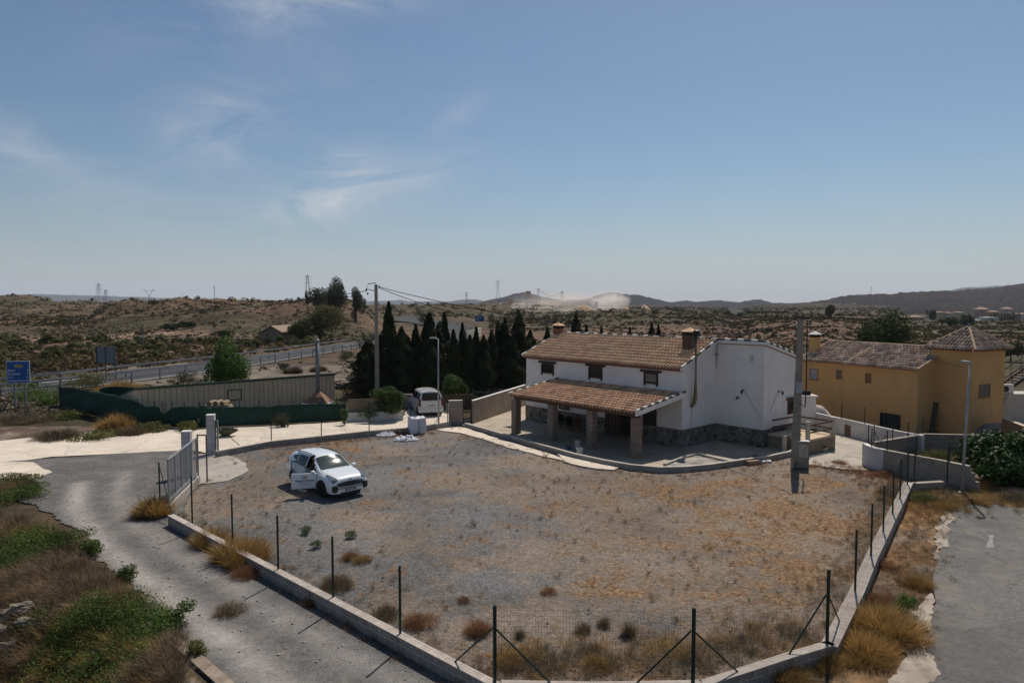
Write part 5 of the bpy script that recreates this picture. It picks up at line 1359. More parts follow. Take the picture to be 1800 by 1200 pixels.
# == ground cover (nobody could count it)
def lot_points(n, seed, test):
 r = np.random.default_rng(seed); xs = np.array([p[0] for p in LOT]); ys = np.array([p[1] for p in LOT])
 P = np.stack([r.uniform(xs.min(), xs.max(), n), r.uniform(ys.min(), ys.max(), n)], 1)
 ok = inpoly(P[:, 0], P[:, 1], LOT); P = P[ok]
 w = test(P[:, 0], P[:, 1]); return P[r.random(len(P)) < w], r
def patchy(x, y, s, lo, hi, o=0): return ss(lo, hi, fbm(x * s + o, y * s + o * .7, 4))
def to3(P): return np.concatenate([P, np.zeros((len(P), 1))], 1)
def dens(x, y):
 px, py = pxof(x, y, 0 * x)
 near = 0.22 + .78 * ss(1050, 1170, py); return np.clip(near * patchy(x, y, .33, .47, .57) * (.3 + .7 * patchy(x, y, 1.3, .45, .6, 4)) + .05, 0, 1)
stuff = []
def cover(name, label, P, r, m_, hmin, hmax, nper, w, seed, rad=.12):
 if not len(P): return
 h = hmin + (hmax - hmin) * r.random(len(P)) ** 2
 v, f = tuft_arrays(to3(P), np.full(len(P), rad) * (.6 + .9 * r.random(len(P))), h, nper, seed, w=w)
 tag(fast_mesh(name, v, f, m_), label, 'grass', kind='stuff')
for k, (m_, nm, lb, n, hmn, hmx, rd, w, off) in enumerate([
 (L_RUST, 'dry_grass', 'scattered rusty dead tufts on the yard', 2600, .03, .17, .10, .008, 0), (L_GOLD, 'dry_grass', 'scattered blond dead tufts on the yard', 2300, .03, .13, .10, .008, 50),
 (L_DRYB, 'dry_grass', 'scattered brown dead weeds on the yard', 2200, .06, .22, .10, .008, 80), (L_OLIVE, 'green_weeds', 'sparse small green weeds on the yard', 650, .04, .13, .07, .009, 20)]):
 P, r = lot_points(n * 2, 1 + k, lambda x, y: dens(x + off, y + off * .6) * .9)
 cover(nm, lb, P, r, m_, hmn, hmx * 1.15, 44, w, 1 + k, rd)
P, r = lot_points(5200, 5, lambda x, y: ss(900, 1200, pxof(x, y, 0 * x)[0]) * patchy(x, y, .7, .5, .6, 3) * .8)
cover('straw_mat', 'flattened orange straw mats on the right of the yard', P, r, L_GOLD, .01, .035, 26, .010, 5, .16)
# fringe weeds along the wall feet
def along(pts, n, off, sd, seed):
 r = np.random.default_rng(seed); Q = [U(*p) for p in pts]; L = [(b - a).length for a, b in zip(Q[:-1], Q[1:])]; tot = sum(L); out = []
 for k in range(n):
  s = r.random() * tot; i = 0
  while s > L[i]: s -= L[i]; i += 1
  a, b = Q[i], Q[i + 1]; p = a.lerp(b, s / L[i]); nn = V(-(b - a).y, (b - a).x, 0).normalized(); o = off + r.normal() * sd
  out.append((p.x + nn.x * o, p.y + nn.y * o))
 return np.array(out), r
for k, (pts, n, off, sd, m_, lb, hh) in enumerate([
 ([(300, 905), (489, 1004), (704, 1118), (871, 1203)], 150, .35, .22, L_DRYB, 'brown weeds inside the left block wall', .25),
 ([(300, 925), (489, 1030), (704, 1150), (860, 1235)], 90, -.05, .12, L_RUST, 'rusty weeds at the outer foot of the left wall', .16),
 ([(871, 1190), (1217, 1190), (1453, 1128)], 420, .6, .4, L_GREYB, 'grey brown weeds inside the front wall', .3),
 ([(871, 1180), (1217, 1180), (1453, 1118)], 300, .8, .5, L_GOLD, 'blond weeds inside the front wall', .3),
 ([(1453, 1128), (1531, 977), (1590, 858)], 300, .5, .35, L_DRYB, 'brown weeds inside the right wall', .2),
 ([(1500, 1128), (1560, 977), (1615, 858)], 420, -.5, .45, L_RUST, 'rusty weeds on the verge by the right wall', .2),
 ([(1500, 1148), (1590, 977), (1640, 868)], 340, -.3, .5, L_GREYB, 'grey weeds on the verge by the right wall', .18),
 ([(480, 790), (649, 772), (770, 760)], 130, .1, .25, L_RUST, 'orange weeds along the lane wall', .16),
 ([(820, 765), (1000, 812), (1180, 838), (1390, 806)], 160, -.3, .35, L_RUST, 'orange weeds along the terrace kerb', .16),
 ([(1400, 812), (1520, 826), (1590, 858)], 260, -.5, .6, L_RUST, 'orange weeds along the concrete yard', .22),
 ([(1600, 895), (1700, 878), (1820, 885)], 420, .3, .9, L_GOLD, 'blond weeds above the asphalt street', .32),
 ([(1600, 885), (1700, 868), (1820, 870)], 420, .3, .9, L_GREYB, 'grey weeds above the asphalt street', .32),
]):
 P, r = along(pts, n, off, sd, 40 + k)
 cover('dry_grass', lb, P, r, m_, hh * .35, hh, 34, .007 if k < 7 else .010, 60 + k, .14)

# the bank at the lower left: dense mixed scrub
def bank_cover(n, seed, sel, spread=7.5):
 r = np.random.default_rng(seed); y = r.uniform(9.5, 30, n); bx = BANK_X(y); x = bx - np.abs(r.normal(size=n)) * spread * .55 + 1.35
 w = sel(x, y); qx, qy = pxof(x, y, 0 * x); k = (r.random(n) < w) & ~((qx > 318) & (qy > 1108)); x, y = x[k], y[k]; z = ground_h(x, y); return np.stack([x, y, z], 1), r
gm = lambda x, y: ss(.515, .575, fbm(x * .30 + 11, y * .30, 3))
C_, r = bank_cover(6500, 1, lambda x, y: (1 - gm(x, y)) * .95)
v, f = tuft_arrays(C_, np.full(len(C_), .24), .16 + .3 * r.random(len(C_)), 60, 11, w=.006)
tag(fast_mesh('bank_scrub', v, f, L_DRYB), 'brown dead scrub covering the bank left of the drive', 'scrub', kind='stuff')
C_, r = bank_cover(3200, 2, lambda x, y: (1 - gm(x, y)) * ss(.45, .55, fbm(x * .5, y * .5 + 30, 3)))
v, f = tuft_arrays(C_, np.full(len(C_), .26), .16 + .28 * r.random(len(C_)), 60, 12, w=.006)
tag(fast_mesh('bank_scrub', v, f, L_GREYB), 'grey dead scrub covering the bank left of the drive', 'scrub', kind='stuff')
C_, r = bank_cover(2200, 3, lambda x, y: ss(.5, .6, fbm(x * .6 + 8, y * .6, 3)))
v, f = tuft_arrays(C_, np.full(len(C_), .2), .2 + .25 * r.random(len(C_)), 50, 13, w=.006)
tag(fast_mesh('bank_grass', v, f, L_GOLD), 'blond grass among the bank scrub', 'grass', kind='stuff')
C_, r = bank_cover(4400, 4, lambda x, y: gm(x, y))
allp = []; alln = []
for i, c in enumerate(C_):
 m = 70; u = r.normal(size=(m, 3)); u /= np.linalg.norm(u, axis=1)[:, None]; u[:, 2] = np.abs(u[:, 2])
 R_ = .22 + .22 * r.random(); q = u * np.array([R_, R_, R_ * (.7 + .7 * r.random())]) * (.6 + .45 * r.random((m, 1)))
 allp.append(q + c); alln.append(u)
if allp: tag(leaf_object('bank_foliage', np.concatenate(allp), .052, L_GREENB, None, 5, nrm=np.concatenate(alln)), 'green leafy scrub spreading over the bank', 'scrub', kind='stuff')
for i, (px, py, r_, h_, m_, lb, sz) in enumerate([
 (305, 1100, .62, .62, L_BRIGHT, 'bright green bush at the edge of the drive, bottom left', .06),
 (165, 975, .45, .6, L_GREENB, 'dark green leafy sprig rising beside the drive', .07),
 (218, 1020, .40, .4, L_GREENB, 'small green sprig leaning over the drive', .06),
 (170, 1090, 1.1, .7, L_GREENB, 'wide green bush in the middle of the bank', .055),
 (75, 1110, .8, .6, L_GREENB, 'green bush beside the pale rocks', .055),
 (110, 960, 1.0, .6, L_GREENB, 'green bush along the drive, left of the sprig', .055),
 (30, 880, 1.5, .6, L_GREENB, 'green brush at the top of the bank', .07),
 (20, 855, 1.2, .45, L_YGREEN, 'yellow green brush beside the concrete corner', .07),
 (345, 1155, .35, .35, L_YGREEN, 'yellow green tuft on the old retaining kerb', .05),
 (180, 1185, .5, .5, L_GREENB, 'small green bush at the bottom edge', .05),
]):
 c = U(px, py, gz(U(px, py).x, U(px, py).y)); bush('leafy_bush', lb, 'bush', (c.x, c.y, c.z), r_, r_, h_ * .62, m_, n=int(2600 * r_ ** 1.3 + 500), size=sz, seed=300 + i, lobes=9)

# scrub dotted over the country beyond, and small stones
def scatter_scrub(n, dmin, dmax, pmin, pmax, size, m_, seed, name, label, nleaf=18, thr=(.36, .52), mask=None):
 r = np.random.default_rng(seed); d = dmin * (dmax / dmin) ** r.random(n); p = r.uniform(pmin, pmax, n)
 x = (p - 900) / FPX * d; y = d
 k = r.random(n) < ss(thr[0], thr[1], fbm(x / 35 + seed, y / 35, 3))
 if mask is not None: k &= mask(p, d)
 x, y, d = x[k], y[k], d[k]; z = ground_h(x, y); K = len(x)
 if not K: return
 s = size * (.5 + 1.1 * r.random(K) ** 2) * np.clip(d / 200, .6, 2.6)
 idx = np.repeat(np.arange(K), nleaf); u = r.normal(size=(len(idx), 3)); u /= np.linalg.norm(u, axis=1)[:, None]; u[:, 2] = np.abs(u[:, 2])
 pts = np.stack([x, y, z], 1)[idx] + u * (s[idx] * (.55 + .45 * r.random(len(idx))))[:, None] * np.array([1, 1, .8])
 tag(leaf_object(name, pts, s[idx] * .55, m_, None, seed, nrm=u, aspect=.8), label, 'scrub', kind='stuff')
def hwy(p, d):
 py = pxof((p - 900) / FPX * d, d, 0 * d)[1]
 fe_ = np.interp(p, [q[0] for q in FAR_E], [q[1] for q in FAR_E])
 return ((p > 700) & (d > 112) | (p <= 700) & (py < fe_ - 5)) & ~((p > 660) & (p < 860) & (d > 140) & (d < 445))
def near_bank(p, d):
 py = pxof((p - 900) / FPX * d, d, 0 * d)[1]
 return (py > np.interp(p, [q[0] for q in NEAR_E], [q[1] for q in NEAR_E]) + 7) & ((p > 600) | (d > 66))
scatter_scrub(19000, 68, 420, -300, 2100, .62, L_HILL1, 21, 'hill_scrub', 'grey green scrub dotting the hillsides', mask=hwy, thr=(.42, .56))
scatter_scrub(26000, 68, 420, -300, 2100, .50, L_HILL2, 22, 'hill_scrub', 'brown dead scrub dotting the hillsides', mask=hwy, thr=(.30, .5))
scatter_scrub(3600, 68, 420, -300, 2100, .9, L_HILL3, 23, 'hill_scrub', 'dark green scrub dotting the hillsides', mask=hwy, thr=(.48, .6))
scatter_scrub(2600, 75, 300, -300, 900, .9, L_HILL4, 24, 'hill_scrub', 'ochre brush dotting the flats on the left', mask=hwy, thr=(.5, .62))
scatter_scrub(170, 80, 170, -300, 660, 2.0, L_VALLEY, 33, 'valley_bushes', 'large grey green bushes on the flats left', nleaf=150, thr=(.3, .5), mask=hwy)
scatter_scrub(5000, 700, 2400, 1100, 2100, .8, L_HILL1, 34, 'hill_scrub', 'scrub on the low brown rise under the mountain', nleaf=12, thr=(.3, .6))
scatter_scrub(9000, 420, 1500, -300, 2100, .8, L_HILL1, 25, 'hill_scrub', 'scrub on the distant slopes', nleaf=14, thr=(.42, .6))
scatter_scrub(5200, 60, 100, 180, 700, .42, L_HILL2, 31, 'embankment_scrub', 'brown scrub on the near side of the highway', mask=near_bank, thr=(.36, .5))
scatter_scrub(700, 60, 100, 100, 700, .6, L_HILL1, 32, 'embankment_scrub', 'green scrub on the near side of the highway', mask=near_bank, thr=(.48, .6))
scatter_scrub(900, 82, 112, 1180, 1560, .7, L_OLIVE, 26, 'hill_scrub', 'scrub on the bank behind the houses', thr=(.3, .5))
0 and scatter_scrub(1300, 58, 95, 380, 660, .42, L_DRYB, 27, 'embankment_scrub', 'dry brush on the embankment behind the shed', thr=(.3, .5), mask=lambda p, d: d < 60 + (660 - p) * .02 + 14)
scatter_scrub(2600, 50, 66, -500, 230, .55, L_GREYB, 28, 'field_scrub', 'purplish dry scrub on the field left of the mesh fence', thr=(.2, .4), mask=lambda p, d: (p < 100) | (d < 58))
scatter_scrub(800, 48, 66, -500, 250, .45, L_YGREEN, 29, 'field_scrub', 'green scrub on the field left of the mesh fence', thr=(.42, .55), mask=lambda p, d: (p < 100) | (d < 56))
scatter_scrub(1500, 66, 78, -500, 60, .6, L_YGREEN, 30, 'field_scrub', 'green brush before the highway at far left', thr=(.4, .5))
# stones
P, r = lot_points(1500, 9, lambda x, y: .6)
r2_ = np.random.default_rng(77); dx_ = np.array([p[0] for p in DRIVE]); Q = np.stack([r2_.uniform(-22, 2, 9000), r2_.uniform(9, 36, 9000)], 1); Q = Q[inpoly(Q[:, 0], Q[:, 1], DRIVE)][:2600]; P = np.concatenate([P, Q])
oc = np.array([(1, 0, 0), (0, 1, 0), (-1, 0, 0), (0, -1, 0), (0, 0, 1), (0, 0, -.4)], float)
of = np.array([(0, 1, 4), (1, 2, 4), (2, 3, 4), (3, 0, 4), (1, 0, 5), (2, 1, 5), (3, 2, 5), (0, 3, 5)])
n = len(P); s = .010 + .034 * r.random(n) ** 3
vv = (oc[None] * (1 + .35 * r.normal(size=(n, 6, 1)))) * s[:, None, None] + np.concatenate([P, np.full((n, 1), .004)], 1)[:, None, :]
ff = (of[None] + (np.arange(n) * 6)[:, None, None]).reshape(-1, 3)
tag(fast_mesh('stones', vv.reshape(-1, 3), ff, mat('pale_stone', (0.42, 0.38, 0.34), .9, (0.2, 0.18, 0.17), 5)), 'small pale stones strewn over the yard and drive', 'stones', kind='stuff')
# == WALLS AND FENCES
def wall_run(name, label, cat, pts, ztop, th, m_, z0=-0.05, cap=None, parent=None, off=0.0, group=None, kind=None):
 "wall along plan points (Vectors); ztop number or list"
 zt = ztop if isinstance(ztop, (list, tuple)) else [ztop] * len(pts)
 n = len(pts); L = []; Rr = []
 for i in range(n):
  a = pts[max(i - 1, 0)]; b = pts[min(i + 1, n - 1)]
  d = V(b.x - a.x, b.y - a.y, 0).normalized(); nn = V(-d.y, d.x, 0)
  L.append(pts[i] + nn * (th / 2 + off)); Rr.append(pts[i] - nn * (th / 2 - off))
 def mk(z_lo, z_hi, grow):
  mb = MB(); vs = []
  for i in range(n):
   c_ = (L[i] + Rr[i]) / 2
   for q, z in ((L[i], z_lo[i]), (Rr[i], z_lo[i]), (Rr[i], z_hi[i]), (L[i], z_hi[i])):
    g_ = V(q.x, q.y, 0) + (V(q.x, q.y, 0) - V(c_.x, c_.y, 0)).normalized() * grow; vs.append(V(g_.x, g_.y, z))
  fs = [(0, 1, 2, 3), tuple((n - 1) * 4 + k for k in (3, 2, 1, 0))]
  for i in range(n - 1):
   for k in range(4):
    k2 = (k + 1) % 4; fs.append((i * 4 + k, (i + 1) * 4 + k, (i + 1) * 4 + k2, i * 4 + k2))
  mb.add(vs, fs); return mb
 if parent is None:
  o = mk([z0] * n, zt, 0).build(name, m_); tag(o, label, cat, group, kind)
 else: o = mk([z0] * n, zt, 0).build(name, m_, parent)
 if cap is not None:
  mk([z + .001 for z in zt], [z + .02 for z in zt], .012).build('coping', cap, o)
 return o
def dirv(a, b): d = V(b.x - a.x, b.y - a.y, 0).normalized(); return (d.x, d.y)
WT = 0.36
q0, q1 = U(300, 905, WT), U(871, 1203, WT)
BLK = lambda a, b, nm: block_mat(nm, (0.31, 0.275, 0.245), (0.25, 0.222, 0.20), (0.46, 0.42, 0.38), dirv(a, b), .4, .2)
CAPW = mat('block_top', (0.48, 0.415, 0.36), .95, (0.38, 0.325, 0.28), 3, fine=.2, fscale=9)
def capm_for(a, b, nm): return block_mat(nm, (0.50, 0.43, 0.375), (0.44, 0.375, 0.325), (0.62, 0.57, 0.52), dirv(a, b), .4, 5.0)
wall_run('block_wall', 'low concrete block wall between the gravel drive and the yard', 'wall', [q0, q1, U(885, 1210, WT)], WT, .2, BLK(q0, q1, 'blocks_left'), cap=capm_for(q0, q1, 'coping_left'))
q2 = [U(880, 1201, WT), U(1040, 1204, WT), U(1235, 1201, WT)]
wall_run('block_wall', 'low concrete block wall along the very bottom of the picture', 'wall', q2, WT, .2, BLK(q2[0], q2[-1], 'blocks_front'), cap=CAPW)
q3 = [U(1235, 1201, WT), U(1298, 1181, WT), U(1387, 1152, WT), U(1462, 1130, WT)]
wall_run('block_wall', 'low block wall climbing to the braced right hand corner', 'wall', q3, WT, .2, BLK(q3[0], q3[-1], 'blocks_corner'), cap=CAPW)
q4 = [U(1458, 1134, WT), U(1507, 1038, WT), U(1533, 977, WT), U(1554, 935, WT), U(1570, 902, WT), U(1583, 877, WT), U(1597, 848, WT)]
wall_run('block_wall', 'low block wall running back along the right side of the yard', 'wall', q4, WT, .32, BLK(q4[0], q4[-1], 'blocks_right'), cap=capm_for(q4[0], q4[-1], 'coping_right'))
q5 = [U(380, 793, .3), U(477, 775, .3), U(565, 766, .3), U(649, 757, .3), U(722, 751, .3), U(789, 742, .3)]
wall_run('block_wall', 'low block wall along the pale concrete lane', 'wall', q5, .3, .2, BLK(q5[0], q5[-1], 'blocks_lane'))
qp = [U(789, 747), U(813, 746)]
wall_run('block_wall', 'short tall piece of block wall beside the black iron gate', 'wall', [qp[0], qp[1] + V(.0, .0, 0)], 1.62, .22, block_mat('blocks_pier', (0.36, 0.30, 0.25), (0.31, 0.26, 0.215), (0.25, 0.21, 0.18), dirv(*qp), .4, .2), cap=M_RIDGE)
qw = [U(830, 745), U(905, 719), U(905, 719) + (U(905, 719) - U(830, 745)) * .28]
wall_run('rendered_wall', 'sloping rendered beige wall between the iron gate and the porch', 'wall', qw, [1.55, 1.62, 1.64], .22, M_BARE, cap=M_RIDGE)
# walls right of the yard
wa = [U(1432, 753), U(1522, 776), U(1620, 800)]
wht = mat('lane_whitewash', (0.60, 0.58, 0.57), .9, (0.48, 0.46, 0.45), 1.2)
wl1 = [U(1433, 725, 1.0), U(1480, 735, 1.0), U(1530, 746, 1.0), U(1580, 757, 1.0), U(1623, 765, 1.0)]
wall_run('boundary_wall', 'white boundary wall below the yellow house', 'wall', wl1, 1.0, .2, wht)
wl2 = [U(1536, 777, .95), U(1625, 762.5, .95)]
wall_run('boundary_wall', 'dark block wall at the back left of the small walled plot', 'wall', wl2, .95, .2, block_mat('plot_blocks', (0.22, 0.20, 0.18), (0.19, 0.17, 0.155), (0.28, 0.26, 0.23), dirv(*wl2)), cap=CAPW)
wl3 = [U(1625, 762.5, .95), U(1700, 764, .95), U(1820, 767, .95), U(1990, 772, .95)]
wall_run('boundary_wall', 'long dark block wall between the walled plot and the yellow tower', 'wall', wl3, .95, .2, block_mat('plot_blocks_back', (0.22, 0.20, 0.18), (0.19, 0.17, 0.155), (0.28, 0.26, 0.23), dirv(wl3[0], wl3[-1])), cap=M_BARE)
wl4 = [U(1555, 790.5, 1.05), U(1600, 799, 1.05), U(1650, 808, 1.05), U(1704, 819, 1.05)]
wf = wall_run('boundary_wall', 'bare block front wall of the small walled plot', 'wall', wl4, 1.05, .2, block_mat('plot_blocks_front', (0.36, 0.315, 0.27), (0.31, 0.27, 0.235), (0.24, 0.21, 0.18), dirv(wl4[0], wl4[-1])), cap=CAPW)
stp = U(1713, 836); k = MB(); d_ = V(*dirv(wl4[0], wl4[-1]), 0); nn = V(-d_.y, d_.x, 0); e_ = V(wl4[-1].x, wl4[-1].y, 0)
for i, h in enumerate((.8, .45)): k.prism([(e_ + d_ * a + nn * b)[:2] for a, b in ((.005 + .2 * i, -.1), (.2 + .2 * i, -.1), (.2 + .2 * i, .1), (.005 + .2 * i, .1))], 0, h)
k.build('stepped_end', block_mat('plot_blocks_step', (0.36, 0.315, 0.27), (0.31, 0.27, 0.235), (0.24, 0.21, 0.18), dirv(wl4[0], wl4[-1])), wf)
wl5 = [U(1520, 779, 1.05), U(1527, 783, 1.05), U(1540, 787.5, 1.05), U(1555, 790.3, 1.05)]
wall_run('boundary_wall', 'white plastered curved end of the plot wall by the concrete yard', 'wall', wl5, 1.05, .22, wht, cap=M_RIDGE)
wl6 = [U(1606, 849, .35), U(1657, 846, .35)]
wall_run('boundary_wall', 'short low wall closing the far right corner of the yard', 'wall', wl6, .35, .22, M_BARE, cap=CAPW)
gwl = [U(1762, 752), U(1800, 765), U(1860, 782)]
gwl = [U(1765, 735, 1.2), U(1800, 748, 1.2), U(1850, 768, 1.2)]
wall_run('garden_wall', 'ochre garden wall beside the dark climbing shrub', 'wall', gwl, 1.2, .25, mat('ochre_wall', (0.34, 0.22, 0.13), .9), cap=mat('ochre_top', (0.6, .48, .34), .9))

# chain of posts with mesh
def post_fence(label, posts, zb, panels, braces=(), group=None, h=None, wire=.062, parent=None, pr=.030):
 """posts: list of (px, py_base, py_top) with the foot at height zb; panels: index pairs joined by mesh"""
 t = thing('wire_fence', label, 'fence', (0, 0, 0), 0, group)
 P = []
 for (px, yb, yt) in posts:
  b = U(px, yb, zb); top = UD(px, yt, b.y).z if h is None else zb + h
  P.append((b, top))
  mb = MB(); mb.tube([b - V(0, 0, .02), V(b.x, b.y, top)], pr, 8); mb.lathe([(pr + .003, 0), (pr + .006, .012), (pr * .6, .03)], (b.x, b.y, top), 8); mb.build('post', M_GREEN, t, smooth=False)
 for (a, b_) in braces:
  a = V(*a) if not isinstance(a, Vector) else a
  mb = MB(); mb.tube([a, b_], .019, 7); mb.build('brace', M_GREEN, t)
 wv = []; wf_ = []
 def wirep(a, b, r=.0014):
  d = (b - a);
  if d.length < 1e-4: return
  d.normalize(); s1 = d.cross(V(.3, .5, .81)).normalized(); s2 = d.cross(s1)
  i0 = len(wv)
  for p in (a, b):
   for k in range(3):
    an = 2.094 * k; wv.append(tuple(p + (s1 * math.cos(an) + s2 * math.sin(an)) * r))
  for k in range(3): wf_.append((i0 + k, i0 + (k + 1) % 3, i0 + 3 + (k + 1) % 3, i0 + 3 + k))
 for (i, j) in panels:
  (a, ta), (b, tb) = P[i], P[j]; L = (b - a).length; n = max(2, int(L / wire))
  ta_, tb_ = ta - .06, tb - .06
  for k in range(1, n):
   s = k / n; p = a.lerp(b, s); top = ta_ + (tb_ - ta_) * s
   wirep(V(p.x, p.y, a.z + .02), V(p.x, p.y, top))
  for k in range(0, 14):
   s = k / 13; wirep(V(a.x, a.y, a.z + .02 + (ta_ - a.z - .02) * s), V(b.x, b.y, b.z + .02 + (tb_ - b.z - .02) * s), .0016 if 0 < k < 13 else .0024)
 fast_mesh('wire_mesh', wv, wf_, M_GREEN, t)
 return t, P
fp_ = [(281, 876, 813), (338, 918, 837), (409, 958, 869), (489, 1001, 907), (585.5, 1050, 944), (703.5, 1114, 996), (869, 1199, 1065)]
def ptop(px, py, ref): return UD(px, py, ref)
b0 = U(868, 1199, WT).y
tF, PF = post_fence('green wire mesh fence on the block wall along the drive', fp_, WT, [(1, 2), (2, 3), (3, 4), (4, 5), (5, 6)],
 braces=[(UD(866, 1103, b0), U(799, 1163, WT)), (UD(281, 822, U(281, 876, WT).y), U(302, 902, WT))])
tR, PR_ = post_fence('green wire mesh fence along the bottom edge between the two braced posts', [(870.5, 1200, 1066), (1217, 1200, 1070)], WT, [(0, 1)],
 braces=[(UD(871, 1104, b0), U(968, 1200, WT)), (UD(1215, 1108, U(1217, 1200, WT).y), U(1117, 1202, WT))])
tR, PR_ = post_fence('green wire mesh fence between the middle braced post and the right corner post', [(1219, 1200, 1071), (1453, 1129, 1003)], WT, [(0, 1)],
 braces=[(UD(1219, 1108, U(1219, 1200, WT).y), U(1298, 1181, WT)), (UD(1452, 1045, U(1453, 1129, WT).y), U(1386, 1151, WT))])
tR, PR_ = post_fence('green wire mesh fence running back along the right side of the yard', [(1454.5, 1130, 1003), (1503, 1038, 932), (1531, 977, 886), (1552.5, 935, 854), (1569, 902, 828), (1582, 877, 807), (1595, 851, 791)], WT, [(i, i + 1) for i in range(6)],
 braces=[(UD(1456, 1045, U(1454, 1130, WT).y), U(1476, 1092, WT))])
post_fence('green wire fence on the short low wall in the far right corner', [(1607, 845, 787), (1665, 846, 786)], .35, [(0, 1)])
post_fence('green wire mesh fence on the low wall along the concrete lane', [(380, 790, 740), (477, 773, 722), (565, 765, 716), (649, 756, 710), (722, 750, 706), (787, 742, 703)], .3, [(i, i + 1) for i in range(5)],
 braces=[(UD(787, 711, U(787, 742, .3).y), U(762, 747, .3)), (UD(385, 752, U(385, 790, .3).y), U(421, 782, .3))])
post_fence('green wire fence on the front wall of the small walled plot', [(1532, 784, 753), (1559, 791, 758), (1611, 800, 767), (1669, 812, 778)], 1.05, [(0, 1), (1, 2), (2, 3)],
 braces=[(UD(1558, 766, U(1559, 791, 1.05).y), U(1537, 786, 1.05))], pr=.026)
post_fence('green wire fence on the back left wall of the walled plot', [(1526, 780, 748), (1536, 777, 747), (1569, 772, 744), (1596, 767, 742), (1622, 762.5, 735)], .95, [(1, 2), (2, 3), (3, 4)],
 braces=[(UD(1536, 756, U(1536, 777, .95).y), U(1546, 775, .95)), (UD(1621, 741, U(1622, 762, .95).y), U(1606, 765, .95))], pr=.026)
post_fence('short green posts on the white boundary wall below the yellow house', [(1479, 735, 708), (1520, 744, 716)], 1.0, [(0, 1)], pr=.026)

# == sliding gate and pillars
gt = thing('sliding_gate', 'galvanised sliding gate of expanded mesh, standing open beside the drive', 'gate')
ga, gb = U(297, 884, .34), U(346, 836, .34); gH = 2.02; gd = V(gb.x - ga.x, gb.y - ga.y, 0); gL = gd.length; gd.normalize(); gn = V(-gd.y, gd.x, 0)
def GPt(s, z, o=0): return V(ga.x, ga.y, 0) + gd * s + gn * o + V(0, 0, z)
k = MB(); k.beam(GPt(-.03, gH), GPt(gL + .03, gH), .07, .07); k.beam(GPt(-.03, .44), GPt(gL + .03, .44), .07, .12)
for s in (0, gL * .22, gL * .42, gL * .62, gL * .8, gL): k.beam(GPt(s, .5), GPt(s, gH - .035), .05, .06, up=V(gn.x, gn.y, 0))
k.build('gate_frame', M_GALV, gt)
wv = []; wfc = []
mb = MB()
st = .07; H_ = gH - .52
nd = int((gL + H_) / st)
for sgn in (1, -1):
 for i in range(nd):
  s0_ = -H_ + i * st
  pts = []
  for (s_, z_) in ((s0_, 0), (s0_ + H_, H_)):
   pts.append([s_, z_])
  if pts[0][0] < 0: pts[0][1] += -pts[0][0]; pts[0][0] = 0
  if pts[1][0] > gL: pts[1][1] -= pts[1][0] - gL; pts[1][0] = gL
  if pts[1][1] <= pts[0][1]: continue
  if sgn < 0: pts = [[gL - p[0], p[1]] for p in pts]
  mb.beam(GPt(pts[0][0], .5 + pts[0][1], .002 * sgn), GPt(pts[1][0], .5 + pts[1][1], .002 * sgn), .006, .006)
mb.build('expanded_mesh', M_GALV, gt)
k = MB()
for s in (.5, gL - .5): k.lathe([(.06, -.02), (.07, 0), (.06, .02)], GPt(s, .38), 12, Matrix.Rotation(R(90), 3, 'X').to_4x4())
k.build('wheel', M_STEEL, gt)
rw = wall_run('gate_rail_wall', 'low concrete kerb carrying the sliding gate rail', 'wall', [V(ga.x, ga.y, 0) - gd * .2, V(gb.x, gb.y, 0) + gd * .15], .31, .2, M_APRON)
gf = thing('gate_guide', 'rust red square tube guide frame at the far end of the gate', 'gate frame')
k = MB(); p0 = U(355, 838); w_ = V(.10, .35, 0); pA = V(gb.x, gb.y, 0) + gd * .25; pB = pA + V(.42, -.05, 0)
k.beam(pA + V(0, 0, 0), pA + V(0, 0, 2.1), .05, .05, up=V(0, 1, 0)); k.beam(pB, pB + V(0, 0, 2.1), .05, .05, up=V(0, 1, 0)); k.beam(pA + V(-.025, 0, 2.125), pB + V(.025, 0, 2.125), .05, .05); k.build('tube_frame', mat('red_oxide', (0.16, 0.10, 0.095), .6), gf)
M_BWHITE = block_mat('white_block', (0.58, 0.54, 0.53), (0.53, 0.49, 0.48), (0.40, 0.36, 0.35), (.8, .6), 5.0, .2)
def gate_pillar(px, py, h, label):
 b = U(px, py); t = thing('gate_pillar', label, 'gate pillar', (b.x, b.y, 0), math.atan2(gd.y, gd.x))
 k = MB(); k.box(-.2, .2, -.2, .2, 0, h); k.build('shaft', M_BWHITE, t, bevel=.008)
 k = MB(); k.box(-.205, .205, -.205, .205, h + .001, h + .03); k.build('cap', M_RIDGE, t)
 return t, b
gp1, g1b = gate_pillar(330, 836, 2.08, 'shorter looking white block gate pillar behind the open gate')
gp2, g2b = gate_pillar(372, 798, 2.10, 'white block gate pillar at the lane side of the opening')
k = MB()
for dx in (.24, .40): k.beam(V(g2b.x + dx, g2b.y - .12, 0), V(g2b.x + dx, g2b.y - .12, 1.85), .07, .07, up=V(0, 1, 0))
k.build('latch_post', M_GALV, gp2); [setattr(c, 'matrix_parent_inverse', gp2.matrix_world.inverted()) for c in gp2.children if c.name.startswith('latch_post')]
bpy.context.view_layer.update()
for c in gp2.children:
 if c.name.startswith('latch_post'):
  c.matrix_parent_inverse = (Matrix.Translation(gp2.location) @ Matrix.Rotation(gp2.rotation_euler.z, 4, 'Z')).inverted()

